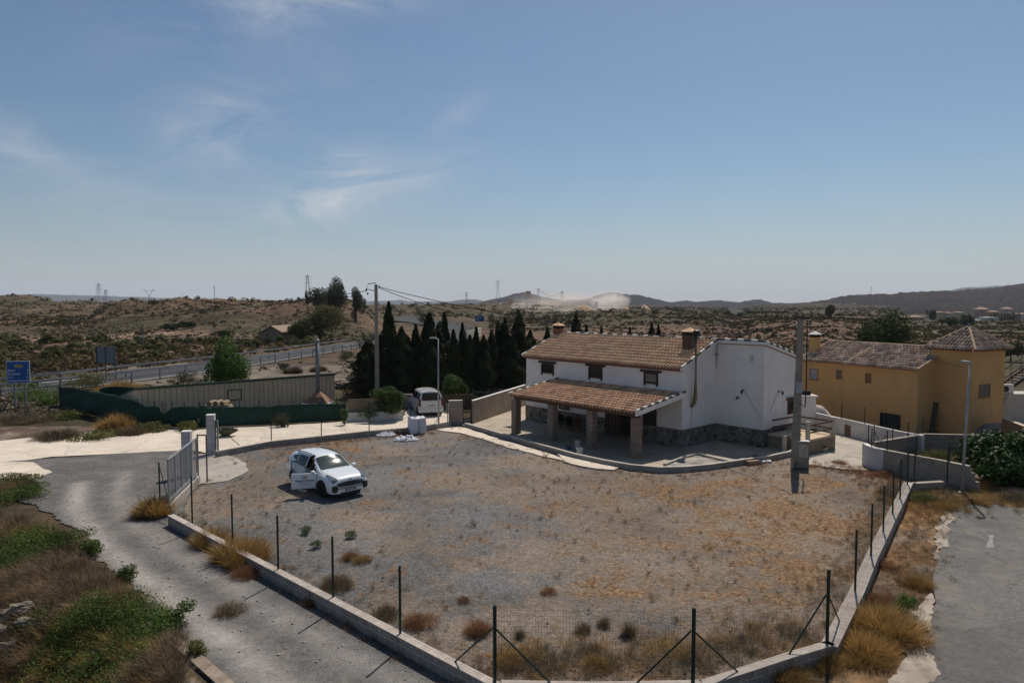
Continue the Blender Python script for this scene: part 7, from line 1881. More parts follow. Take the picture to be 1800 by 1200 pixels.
c = U(1006, 799, .05); k = MB(); k.box(-.12, .12, -.09, .09, 0, .05, Matrix.Translation((c.x, c.y, .05)) @ Matrix.Rotation(.5, 4, 'Z')); tag(k.build('plaster_tray', M_RIDGE, bevel=.01), 'small white tray between the buckets', 'tray')

# == poles, lamps, wires
M_POLE = mat('pole_concrete', (.33, .285, .235), .95, (.24, .205, .17), 2.2, fine=.15, fscale=8)
def conc_pole(label, px, pyb, pyt, w0, w1, dist=None, z0=0, name='utility_pole'):
 b = U(px, pyb) if dist is None else UD(px, 600, dist); b.z = z0; top = UD(px, pyt, b.y).z
 t = thing(name, label, 'utility pole', (b.x, b.y, 0), .15); k = MB()
 k.add([V(i * w0 / 2, j * w0 * .36, z0) for i, j in ((-1, -1), (1, -1), (1, 1), (-1, 1))] + [V(i * w1 / 2, j * w1 * .36, top) for i, j in ((-1, -1), (1, -1), (1, 1), (-1, 1))], [(3, 2, 1, 0), (4, 5, 6, 7), (0, 1, 5, 4), (1, 2, 6, 5), (2, 3, 7, 6), (3, 0, 4, 7)])
 k.build('shaft', M_POLE, t, bevel=.015)
 return t, V(b.x, b.y, top)
p2, top2 = conc_pole('concrete utility pole standing in the yard beside the farmhouse', 1397.5, 822, 562, .36, .23)
p2.rotation_euler.y = R(1.0)
top2 = top2 + V(.12, 0, 0)
k = MB(); k.tube([(-.02, -.22, 3.2), (.26, -.22, 3.0), (.30, -.2, 4), (.24, -.16, 7.2)], .03, 6); k.build('service_cable', M_BLACK, p2)
k = MB(); k.box(-.24, .02, -.36, -.17, 3.7, 4.25); k.build('junction_box', M_GALV, p2, bevel=.02)
k = MB(); k.tube([(-.25, 0, 7.35), (.45, .02, 7.28)], .025, 6); k.lathe([(.04, 0), (.05, .05), (.03, .1)], (.45, .02, 7.28), 8); k.lathe([(.04, 0), (.05, .05), (.03, .1)], (-.25, .02, 7.3), 8); k.build('insulator_bracket', M_BLACK, p2)
k = MB(); k.tube([(-.05, -.17, .35), (-.5, -.75, .02)], .02, 6); k.build('stay_rod', M_BLACK, p2)
p1, top1 = conc_pole('tall concrete utility pole at the left end of the cypress row', 662, 704, 500, .36, .25, dist=55)
k = MB(); k.tube([(-.15, 0, top1.z - .5), (-.75, 0, top1.z - .35), (-.6, 0, top1.z + .05), (0, 0, top1.z + .12)], .035, 6)
for q in ((-.75, -.02, top1.z - .5), (-.65, .0, top1.z - .8), (.25, 0, top1.z - .25)): k.lathe([(.05, 0), (.07, .06), (.05, .12), (.02, .2)], q, 8)
k.build('insulator_bracket', M_BLACK, p1)
def wire(label, a, b, sag, r=.026, n=24, name='power_line'):
 a, b = V(*a), V(*b); k = MB(); k.tube([a.lerp(b, i / n) - V(0, 0, sag * 4 * (i / n) * (1 - i / n)) for i in range(n + 1)], r, 5); return tag(k.build(name, M_BLACK), label, 'cable')
mid = UD(1207, 598, hB.y + 4)
wire('upper cable from the tall pole down to the farmhouse chimney side', top1 + V(.25, 0, -.2), (mid.x, mid.y, UD(1207, 594, mid.y).z), .45)
wire('lower cable sagging from the tall pole behind the farmhouse roof', top1 + V(.2, 0, -.25), UD(985, 583, 50), .55)
wire('cable from the farmhouse chimney to the yard pole', (mid.x, mid.y, UD(1207, 594, mid.y).z), (top2.x - .25, top2.y, UD(1392, 567, top2.y).z), .22)
wire('cable running off to the left from the tall pole', top1 + V(-.75, 0, -.5), UD(-260, 535, 85), 2.1)
wire('thin cable from the yard pole to the yellow tower', (top2.x + .4, top2.y, UD(1408, 566, top2.y).z), UD(1641, 631, 43.4), .35, .012)
wire('thin cable crossing the face of the yellow tower', UD(1641, 631, 40.9), UD(1762, 656, 42.5), .12, .012)
def street_lamp(label, px, pyb, pyt, head_dx, head_py=None, rz=0):
 b = U(px, pyb); top = UD(px, pyt, b.y).z; t = thing('street_lamp', label, 'street lamp', (b.x, b.y, 0)); k = MB()
 k.tube([(0, 0, 0), (0, 0, top * .5), (0, 0, top - .05)], [.064, .052, .038], 10); k.lathe([(.14, 0), (.14, .03), (.09, .05)], (0, 0, .01), 12); k.build('pole', M_GALV, t, smooth=True)
 k = MB(); s = 1 if head_dx > 0 else -1; k.tube([(0, 0, top - .06), (head_dx * .5, 0, top)], .03, 8); k.box(min(0, head_dx) if s < 0 else head_dx * .2, max(0, head_dx) if s > 0 else head_dx * .2, -.13, .13, top - .035, top + .05); k.build('lamp_head', M_GALV, t, bevel=.02)
 return t
sl1 = street_lamp('slim grey street lamp beside the white van', 771, 746, 594, -.55)
sl2 = street_lamp('slim grey street lamp in front of the block plot wall at the right', 1690.5, 866, 636, -.32); sl2.rotation_euler.y = R(1.6)
# meter cabinet
c = U(1412, 823); mc = thing('meter_cabinet', 'grey beige electricity cabinet beside the yard pole', 'cabinet', (c.x, c.y + .1, 0), -.25)
k = MB(); k.box(-.27, .27, -.16, .16, 0, 1.30); k.build('cabinet_body', M_POLE, mc, bevel=.01); k = MB(); k.box(-.29, .29, -.18, .18, 1.301, 1.35); k.build('cabinet_top', M_RIDGE, mc, bevel=.01)
k = MB(); k.box(-.21, .21, -.175, -.161, .55, 1.2); k.build('cabinet_door', M_CONC2, mc)
# AC unit and stairs at the right edge
c = UD(1768, 683, 45); ac = thing('air_conditioner', 'white air conditioner unit on a ledge right of the tower', 'air conditioner', (c.x, c.y, c.z - .3)); k = MB(); k.box(-.42, .42, -.16, .16, 0, .6); k.build('casing', M_RIDGE, ac, bevel=.02); k = MB(); k.lathe([(.2, -.01), (.2, 0), (.17, .006), (.05, .006)], (-.1, -.165, .3), 16, Matrix.Rotation(R(90), 3, 'X').to_4x4()); k.build('fan_grille', M_BLACK, ac)
k = MB(); k.box(c.x - .6, c.x + 2.6, c.y - .3, c.y + 1.2, 0, c.z - .302); o = k.build('side_building', mat('pale_side', (.5, .47, .42), .9)); tag(o, 'low pale side building carrying the air conditioner', 'outbuilding')
c = UD(1785, 690, 48); st_ = thing('outdoor_stairs', 'dark outdoor staircase rising at the right edge', 'stairs'); k = MB()
for i in range(11): x_ = c.x - .6 + i * .26; z_ = c.z - .1 + i * .18; k.box(x_, x_ + .3, c.y + .6, c.y + 1.7, z_ - .14, z_)
k.build('tread', M_BARE, st_); k = MB()
for yy in (c.y + .6, c.y + 1.7):
 k.tube([(c.x - .6, yy, c.z + .8), (c.x + 2.4, yy, c.z + 2.85)], .03, 6); k.beam((c.x - .7, yy, c.z - .25), (c.x + 2.3, yy, c.z + 1.8), .06, .2)
 for i in range(5): x_ = c.x - .5 + i * .68; k.tube([(x_, yy, c.z - .05 + i * .47), (x_, yy, c.z + .9 + i * .47)], .02, 5)
k.build('railing', M_BLACK, st_)

# == highway furniture
def polyline_at(P, step):
 out = [];
 for a, b in zip(P[:-1], P[1:]):
  L = (b - a).length; n = max(1, int(L / step))
  for i in range(n): out.append(a.lerp(b, i / n))
 out.append(P[-1]); return out
M_RAIL = mat('guard_rail', (.30, .30, .31), .6, (.20, .20, .21), 1)
def guard(label, P, nrail, step, hts, off=0, mp=None):
 t = thing('guard_rail', label, 'guard rail'); k = MB()
 for z in hts:
  for a, b in zip(P[:-1], P[1:]): k.beam(V(a.x, a.y, z), V(b.x, b.y, z), .08, .20 if nrail == 1 else .12)
 k.build('rail', M_RAIL, t)
 for p in polyline_at(P, step)[:100]:
  q = MB(); q.beam(V(p.x, p.y, 0), V(p.x, p.y, hts[-1] + .05), .12, .10, up=V(0, 1, 0)); q.build('post', mp or M_STEEL, t)
NB = [U(0, 700), U(107, 689), U(232, 674), U(368, 656), U(430, 647), U(530, 630), U(632, 613)]
guard('near guard rail of the highway with two rails on posts', [U(-120, 714)] + NB, 2, 3.2, (.62, 1.15))
FB = [U(-120, 690), U(0, 677), U(107, 666), U(213, 653), U(365, 636), U(502, 618), U(570, 608), U(649, 598)]
guard('far guard rail of the highway', FB, 1, 8, (.65,))
CB = [a.lerp(b, .47) for a, b in zip(fe, ne)]
guard('central guard rail between the carriageways', CB[2:9], 1, 8, (.6,))
guard('pale guard rail around the far highway bend', [U(*p) for p in cl], 1, 12, (.7,))
k = MB(); a = [U(820, 601), U(834, 598), U(845, 592)];
for p, q in zip(a[:-1], a[1:]): k.beam(V(p.x, p.y, 1.3), V(q.x, q.y, 1.3), .3, 1.9)
tag(k.build('bridge_parapet', mat('cream_parapet', (.55, .50, .40), .9)), 'cream bridge parapet at the far highway bend', 'parapet')
# road signs
M_SBLUE = mat('sign_blue', (.012, .09, .30), .5, (.011, .08, .27), 3); M_SW = mat('sign_white', (.62, .66, .70), .5)
def text(body, size, loc, rot, m_, parent, ext=.002, align='LEFT', name='lettering', bold=0.0):
 cu_ = bpy.data.curves.new(name, 'FONT'); cu_.body = body; cu_.size = size; cu_.extrude = ext; cu_.align_x = align; cu_.offset = bold; t_ = bpy.data.objects.new(name, cu_); COL.objects.link(t_); bpy.context.view_layer.update()
 me = bpy.data.meshes.new_from_object(t_.evaluated_get(bpy.context.evaluated_depsgraph_get())); bpy.data.objects.remove(t_); me.name = name
 me.materials.clear(); me.materials.append(m_); o = bpy.data.objects.new(name, me); o.location = loc; o.rotation_euler = rot; return link(o, parent)
c = UD(32, 654, 52); w_ = 36 / FPX * 52; h_ = 39.5 / FPX * 52
sg = thing('road_sign', 'large blue direction sign with four place names and a white border', 'road sign', (c.x, c.y, 0), R(14))
k = MB(); k.box(-w_ / 2, w_ / 2, 0, .05, c.z - h_ / 2, c.z + h_ / 2); k.build('sign_border', M_SW, sg, bevel=.01)
k = MB(); k.box(-w_ / 2 + .035, w_ / 2 - .035, -.006, -.001, c.z - h_ / 2 + .035, c.z + h_ / 2 - .035); k.build('sign_panel', M_SBLUE, sg)
for x_ in (-w_ * .2, w_ * .25): k = MB(); k.beam((x_, .12, 0), (x_, .12, c.z + h_ * .3), .1, .1, up=V(0, 1, 0)); k.build('post', M_STEEL, sg)
RX = (R(90), 0, 0)
k = MB(); k.box(-.24, .30, -.012, -.007, c.z + .36, c.z + .56); k.build('route_plate', mat('route_yellow', (.45, .42, .08), .5), sg)
text('A-334', .17, (.03, -.015, c.z + .40), RX, M_BLACK, sg, align='CENTER', bold=.004)
for i, (a_, b_) in enumerate((('Albox', '8'), ('El Saliente', '7'), ('C.T.', '11'), ('Huércal-Overa', '24'))):
 z_ = c.z + .17 - i * .255; text(a_, .185 if i == 3 else .2, (-w_ / 2 + .09, -.012, z_ - .1), RX, M_SW, sg, bold=.004); text(b_, .21, (w_ / 2 - .07, -.012, z_ - .1), RX, M_SW, sg, align='RIGHT', bold=.004)
c = UD(186, 623, 74); w_ = 30 / FPX * 74; h_ = 29 / FPX * 74; sb_ = thing('road_sign', 'grey back of a large sign standing by the highway', 'road sign', (c.x, c.y, 0), R(10))
for s_ in (-1, 1): k = MB(); k.box(s_ * w_ * .25 - w_ * .23, s_ * w_ * .25 + w_ * .23, 0, .06, c.z - h_ / 2, c.z + h_ / 2); k.build('sign_back', M_STEEL, sb_)
for x_ in (-w_ / 2, -w_ * .02, w_ / 2): k = MB(); k.beam((x_, -.03, 0), (x_, -.03, c.z + h_ / 2), .09, .12, up=V(0, 1, 0)); k.build('post', mat('dark_sign_post', (.05, .07, .09), .5), sb_)
c = UD(843, 560, 330); w_ = 16 / FPX * 330; s3 = thing('road_sign', 'distant blue highway sign beyond the bend', 'road sign', (c.x, c.y, 0)); g0 = gz(c.x, c.y); k = MB(); k.box(-w_ / 2, w_ / 2, 0, .15, c.z - w_ * .3, c.z + w_ * .3); k.build('sign_panel', M_SBLUE, s3)
k = MB()
for x_ in (-w_ * .35, w_ * .35): k.beam((x_, .3, g0 - 1), (x_, .3, c.z), .25, .25, up=V(0, 1, 0))
k.build('post', M_STEEL, s3)
k = MB();
for i, (x_, l_) in enumerate(((-w_ * .38, .6), (-w_ * .38, .45))): k.box(x_, x_ + w_ * l_, -.03, -.01, c.z + w_ * (.08 - .2 * i), c.z + w_ * (.13 - .2 * i))
k.build('sign_line', M_SW, s3)

# == far buildings, pylons, castle, dust
M_FARM = mat('farm_wall', (.27, .205, .15), .9, (.22, .165, .12), .3)
def farm():
 d = 150; t = thing('farm_building', 'gabled earth coloured farm building below the flat topped hill', 'farm building'); a = UD(472, 600, d); g0 = gz(a.x, d)
 def X(px): return UD(px, 600, d).x
 def Z(py): return UD(900, py, d).z
 k = MB(); k.add([V(X(455), d, g0 - 1), V(X(503), d - 3, g0 - 1), V(X(503), d - 3, Z(584)), V(X(482), d - 1.5, Z(575)), V(X(455), d, Z(587))], [(0, 1, 2, 3, 4)])
 k.add([V(X(503), d - 3, g0 - 1), V(X(503) + 3, d + 12, g0 - 1), V(X(503) + 3, d + 12, Z(584)), V(X(503), d - 3, Z(584))], [(0, 1, 2, 3)])
 k.add([V(X(455), d, g0 - 1), V(X(455), d, Z(587)), V(X(455) + 3, d + 14, Z(587)), V(X(455) + 3, d + 14, g0 - 1)], [(0, 1, 2, 3)]); k.build('wall', M_FARM, t)
 k = MB(); off = V(3, 15, 0); k.slab([V(X(504.5), d - 3.4, Z(585) + .1), V(X(482), d - 1.9, Z(574.6) + .1), V(X(482), d - 1.9, Z(574.6) + .1) + off, V(X(504.5), d - 3.4, Z(585) + .1) + off], (0, 0, .25)); k.slab([V(X(482), d - 1.9, Z(574.6) + .1), V(X(453), d - .4, Z(588.5) + .1), V(X(453), d - .4, Z(588.5) + .1) + off, V(X(482), d - 1.9, Z(574.6) + .1) + off], (0, 0, .25)); k.build('roof', mat('farm_roof', (.30, .22, .16), .9), t)
 k = MB(); k.box(X(440), X(456), d + 1, d + 5, g0 - 1, Z(596)); k.build('lean_to', M_FARM, t)
 k = MB(); k.box(X(471), X(474), d - 1.3, d - 1.1, Z(591), Z(588)); k.build('window', M_DARK, t)
farm()
def far_house(px0, px1, pyt, pyb, d, c, rc, label, roof='hip', group=None):
 a, b = UD(px0, pyb, d), UD(px1, pyb, d); t = thing('distant_house', label, 'house', (0, 0, 0), 0, group); zt_ = UD(900, pyt, d).z; zb = min(a.z, gz((a.x + b.x) / 2, d)) - 1; H = zt_ - a.z
 k = MB(); k.box(a.x, b.x, d, d + 9, zb, zt_ - H * .3); k.build('wall', mat('far_wall', c, .9), t)
 k = MB(); ins = min((b.x - a.x) * .3, 5); z0_ = zt_ - H * .3 + .01
 k.add([V(a.x - .5, d - .5, z0_), V(b.x + .5, d - .5, z0_), V(b.x + .5, d + 9.5, z0_), V(a.x - .5, d + 9.5, z0_), V(a.x + ins, d + 4.5, zt_), V(b.x - ins, d + 4.5, zt_)], [(3, 2, 1, 0), (0, 1, 5, 4), (1, 2, 5), (2, 3, 4, 5), (3, 0, 4)]); k.build('roof', mat('far_roof', rc, .9), t)
 k = MB(); n = max(2, int((b.x - a.x) / 5))
 for i in range(n): x_ = a.x + (i + .5) * (b.x - a.x) / n; k.box(x_ - .6, x_ + .6, d - .06, d - .01, a.z + (H * .25), a.z + H * .5)
 k.build('window', M_DARK, t)
for q in [(1594, 1625, 554, 564, 640, (.42, .30, .20), (.36, .24, .17), 'long ochre house left of the pointed dark trees'), (1590, 1604, 561, 566, 600, (.36, .28, .22), (.33, .23, .18), 'low house before the long ochre one'),
          (1648, 1662, 547.5, 553, 700, (.42, .32, .22), (.32, .18, .12), 'orange roofed house on the ridge, leftmost of the row'), (1664, 1676, 548.5, 553, 700, (.50, .42, .36), (.35, .22, .16), 'pinkish roofed house next in the ridge row'), (1684, 1696, 547.5, 553, 700, (.42, .35, .26), (.30, .22, .16), 'small buff house mid ridge'),
          (1722, 1738, 539.5, 553, 720, (.33, .24, .20), (.40, .25, .20), 'domed pink roofed villa, left one of two'), (1744, 1756, 545.5, 554, 700, (.45, .30, .17), (.33, .20, .14), 'ochre villa between the two pink roofed ones'), (1768, 1780, 539.5, 550, 720, (.45, .38, .34), (.40, .25, .20), 'domed pink roofed villa, right one of two'),
          (1786, 1812, 550, 556, 700, (.45, .37, .33), (.38, .22, .17), 'flat pink house at the right edge'), (1733, 1756, 557, 560, 560, (.60, .60, .58), (.55, .55, .55), 'long white greenhouse roof'), (1716, 1726, 561, 564, 520, (.55, .56, .56), (.5, .52, .52), 'small whitish shed in the fields'),
          (1636, 1645, 563, 568, 520, (.52, .50, .47), (.45, .43, .4), 'white box building by the orchard'), (1607, 1626, 573, 581, 330, (.28, .21, .17), (.30, .22, .18), 'brown farmhouse in the valley beside the big pine'), (1488, 1510, 561, 566, 600, (.36, .29, .23), (.36, .27, .22), 'long low pinkish building behind the bank'),
          (1262, 1270, 562, 565.5, 560, (.55, .5, .45), (.45, .38, .32), 'tiny white house above the farmhouse roof, left'), (1273, 1287, 561, 564.5, 600, (.55, .52, .48), (.5, .46, .4), 'tiny white house above the farmhouse roof, right'), (1497, 1506, 533, 536, 1900, (.3, .28, .26), (.27, .25, .24), 'pale terraced works on the mountain foot')]:
 far_house(*q)
M_PYL = mat('pylon_steel', (.14, .145, .16), .7)
def pylon(label, px, pyt, pyb, d, kind='lattice', w=4.0):
 b = UD(px, pyb, d); zt_ = UD(px, pyt, d).z; z0_ = min(b.z, gz(b.x, d)) - .5; H = zt_ - z0_; t = thing('power_pylon', label, 'pylon', (b.x, d, z0_)); k = MB(); th = max(.10, d * .00026)
 if kind == 'lattice':
  n = 7
  for i in range(n):
   s0_, s1_ = i / n, (i + 1) / n; w0 = w * (.5 - .42 * s0_); w1 = w * (.5 - .42 * s1_)
   for (a, c_) in ((-1, -1), (1, -1), (1, 1), (-1, 1)): k.beam((a * w0, c_ * w0, H * s0_), (a * w1, c_ * w1, H * s1_), th, th, up=V(0, 1, 0))
   k.beam((-w0, -w0, H * s0_), (w1, -w1, H * s1_), th * .6, th * .6, up=V(0, 1, 0)); k.beam((w0, -w0, H * s0_), (-w1, -w1, H * s1_), th * .6, th * .6, up=V(0, 1, 0))
  k.build('lattice_mast', M_PYL, t); k = MB()
  for s in (.78, .87, .95): k.beam((-w * .55, 0, H * s), (w * .55, 0, H * s), th, th)
  k.build('cross_arm', M_PYL, t)
 elif kind == 'vee':
  k.beam((0, 0, 0), (0, 0, H * .6), th, th, up=V(0, 1, 0)); k.beam((0, 0, H * .55), (-w * .4, 0, H), th, th); k.beam((0, 0, H * .55), (w * .4, 0, H), th, th); k.build('mast', M_PYL, t); k = MB(); k.beam((-w * .5, 0, H * .85), (w * .5, 0, H * .85), th * .7, th * .7); k.build('cross_arm', M_PYL, t)
 else:
  k.tube([(0, 0, 0), (0, 0, H)], [th * 1.2, th * .7], 6); k.build('mast', M_PYL, t); k = MB(); k.lathe([(th * 1.5, 0), (th * 1.7, H * .06), (th, H * .08)], (0, 0, H * .9), 6); k.build('mast_head', M_PYL, t)
pylon('lattice pylon on the far left skyline, taller of two', 174, 498, 523, 520, w=5); pylon('lattice pylon on the far left skyline, shorter of two', 186, 509, 523, 560, w=4.5)
pylon('V topped pole on the edge of the flat hill', 262, 507, 519, 270, 'vee', 5); pylon('plain thin mast on the flat hill', 377, 503, 522, 265, 'mast'); pylon('slim lattice pylon behind the flat hill beside the eucalyptus', 541, 483, 520, 300, w=3)
pylon('tall lattice pylon left of the castle hill', 875, 492, 530, 900, w=6); pylon('distant thin pylon above the far bend', 820, 513, 533, 900, w=5); pylon('pylon just right of the castle, holding the sagging line', 946, 506, 533, 950, w=5); pylon('second pylon right of the castle', 988, 511, 533, 980, w=5); pylon('small pylon before the dust cloud', 1048, 530, 545, 600, w=4)
pylon('thin telecom mast on the right mountain', 1531, 503.5, 525, 1900, 'mast'); pylon('tiny antenna pylon left of the telecom mast', 1524, 520, 525, 1900, 'mast'); pylon('wooden pole on the flats left of the palm', 252, 569, 622, 128, 'mast')
a, b = UD(946, 508, 950), UD(988, 513, 980); wire('high voltage line sagging between the two pylons by the castle', a, b, 7, .28, 20)
cs = thing('castle_tower', 'square ruined castle tower on the quarry hill', 'castle tower'); d = 1080; M_CAS = mat('castle_stone', (.34, .25, .185), .95, (.28, .2, .15), .05)
def bx_px(k, x0, x1, y0, y1, d_, dep): a = UD(x0, y1, d_); b = UD(x1, y0, d_); k.box(a.x, b.x, d_, d_ + dep, a.z - 4, b.z)
k = MB(); bx_px(k, 924, 933, 512.5, 530, d, 8); k.build('keep', M_CAS, cs); k = MB(); bx_px(k, 923.5, 933.5, 511.6, 512.4, d - .5, 9); a = UD(923.5, 511.6, d); k.v = [(v[0], v[1], max(v[2], UD(900, 512.5, d).z + .01)) for v in k.v]; k.build('parapet', M_CAS, cs)
k = MB(); bx_px(k, 933.2, 939, 519.5, 530, d + 1, 5); bx_px(k, 939.1, 944, 521, 530, d + 1, 5); k.build('ruined_wall', M_CAS, cs)
k = MB(); bx_px(k, 895, 904, 523, 532, 1100, 20); k.v = [(v[0] + rng.normal() * 1.2, v[1], v[2] - abs(rng.normal()) * 1.5) for v in k.v]; tag(k.build('rock_outcrop', mat('pink_rock', (.42, .29, .22), .95)), 'pinkish rock outcrop left of the castle', 'rock')
# spoil heaps of the quarry
for i, (x0, x1, yt, yb, dd_, lb) in enumerate(((1004, 1048, 534.5, 546, 640, 'broad ochre spoil heap in front of the quarry'), (1088, 1112, 538.5, 545, 640, 'small ochre spoil heap at the dust cloud foot'), (1118, 1148, 535.5, 545, 660, 'right hand ochre spoil heap'))):
 a, b = UD(x0, yb, dd_), UD(x1, yb, dd_); zt_ = UD(900, yt, dd_).z; n = 22; vs = []; fs = []
 for i_ in range(n):
  for j in range(n):
   u, v_ = i_ / (n - 1) * 2 - 1, j / (n - 1) * 2 - 1; r_ = min(1, math.hypot(u, v_)); vs.append(((a.x + b.x) / 2 + u * (b.x - a.x) / 2, dd_ + v_ * 14, a.z - 3 + (zt_ - a.z + 3) * (1 - r_ ** 1.5) * (1 + .15 * mnoise.noise(V(u * 3, v_ * 3, i)))))
 for i_ in range(n - 1):
  for j in range(n - 1): fs.append((i_ * n + j, (i_ + 1) * n + j, (i_ + 1) * n + j + 1, i_ * n + j + 1))
 tag(fast_mesh('spoil_heap', vs, fs, mat('ochre_spoil', (.42, .29, .17), .95, (.34, .235, .14), .2), None, smooth=True), lb, 'spoil heap')
# dust cloud over the quarry
def dust(label, px, py, d, rx, ry, rz, dens, col):
 c = UD(px, py, d); mb = MB(); nn_ = 24; prof = [(max(.001, math.sin(math.pi * i / 12)), -math.cos(math.pi * i / 12)) for i in range(13)]
 mb.lathe(prof, (0, 0, 0), nn_); o = mb.build('dust_cloud', mat('x', (1, 1, 1))); o.data.materials.clear()
 o.scale = (rx, ry, rz); o.location = c
 m = bpy.data.materials.new('dust'); m.use_nodes = True; nt = m.node_tree; nt.nodes.clear(); out = nt.nodes.new("ShaderNodeOutputMaterial"); pv = nt.nodes.new("ShaderNodeVolumePrincipled"); pv.inputs['Color'].default_value = c4(col); pv.inputs['Anisotropy'].default_value = .35
 tcn = nt.nodes.new("ShaderNodeTexCoord"); ln_ = nt.nodes.new("ShaderNodeVectorMath"); ln_.operation = 'LENGTH'; nt.links.new(tcn.outputs['Object'], ln_.inputs[0])
 f = nramp(nt, ln_.outputs['Value'], [(0.1, 1.0), (0.95, 0.0)]); nz = nnoise(nt, tcn.outputs['Object'], 1.8, 5, .6)
 dn = nmath(nt, 'MULTIPLY', nmath(nt, 'MULTIPLY', f, nramp(nt, nz, [(.38, 0.0), (.62, 1.0)])), dens); nt.links.new(dn, pv.inputs['Density']); nt.links.new(pv.outputs[0], out.inputs['Volume'])
 o.data.materials.append(m); tag(o, label, 'dust', kind='stuff')
dust('bright white dust cloud rising over the quarry', 1072, 529, 900, 30, 30, 17, .13, (.96, .90, .86))
dust('faint pinkish dust drifting left of the bright cloud', 985, 528, 950, 80, 40, 15, .05, (.95, .85, .80))
# haze
hb = MB(); hb.box(-13000, 13000, -80, 9000, -60, 260)
ho = hb.build('haze', M_WHITE); ho.data.materials.clear()
hm = bpy.data.materials.new('haze'); hm.use_nodes = True; nt = hm.node_tree; nt.nodes.clear(); out = nt.nodes.new("ShaderNodeOutputMaterial"); pv = nt.nodes.new("ShaderNodeVolumePrincipled")
pv.inputs['Color'].default_value = (.80, .87, 1.0, 1); pv.inputs['Density'].default_value = .00006; pv.inputs['Anisotropy'].default_value = .2; nt.links.new(pv.outputs[0], out.inputs['Volume'])
ho.data.materials.append(hm); tag(ho, 'thin summer haze over the valley', 'haze', kind='stuff')
# == VEHICLES
M_CARW = None
def paint(name, c):
 m, nt, b, out = newmat(name)
 n = nnoise(nt, ngeo(nt), 1.2, 4, .6); nt.links.new(nramp(nt, n, [(.3, tuple(x * .95 for x in c)), (.7, c)]), b.inputs['Base Color'])
 b.inputs['Roughness'].default_value = .28; b.inputs['Coat Weight'].default_value = .8; b.inputs['Coat Roughness'].default_value = .04; b.inputs['Specular IOR Level'].default_value = .5
 return m
M_CARW = paint('white_paint', (.74, .76, .79)); M_VANW = paint('van_white_paint', (.66, .66, .66))
def cglass(name, c, r):
 m, nt, b, out = newmat(name); b.inputs['Base Color'].default_value = c4(c); b.inputs['Roughness'].default_value = r; b.inputs['Specular IOR Level'].default_value = .55
 return m
M_CGL = cglass('tinted_glass', (.012, .016, .016), .12)
M_WSH = cglass('windshield_glass', (.030, .045, .042), .07)
M_RUB = mat('tyre_rubber', (.018, .018, .019), .85); M_PLAS = mat('black_plastic', (.02, .02, .022), .6); M_RIM = mat('alloy', (.30, .31, .33), .35, metal=.8)
M_LAMP = cglass('lamp_glass', (.16, .17, .19), .08); M_RED = cglass('red_lamp', (.16, .008, .01), .15); M_CHR = mat('chrome', (.6, .6, .62), .12, metal=1.0)
M_PLATE = mat('plate_white', (.62, .62, .60), .5); M_INT = mat('dark_interior', (.012, .012, .014), .9); M_SEAT = mat('grey_seat', (.035, .035, .038), .9)

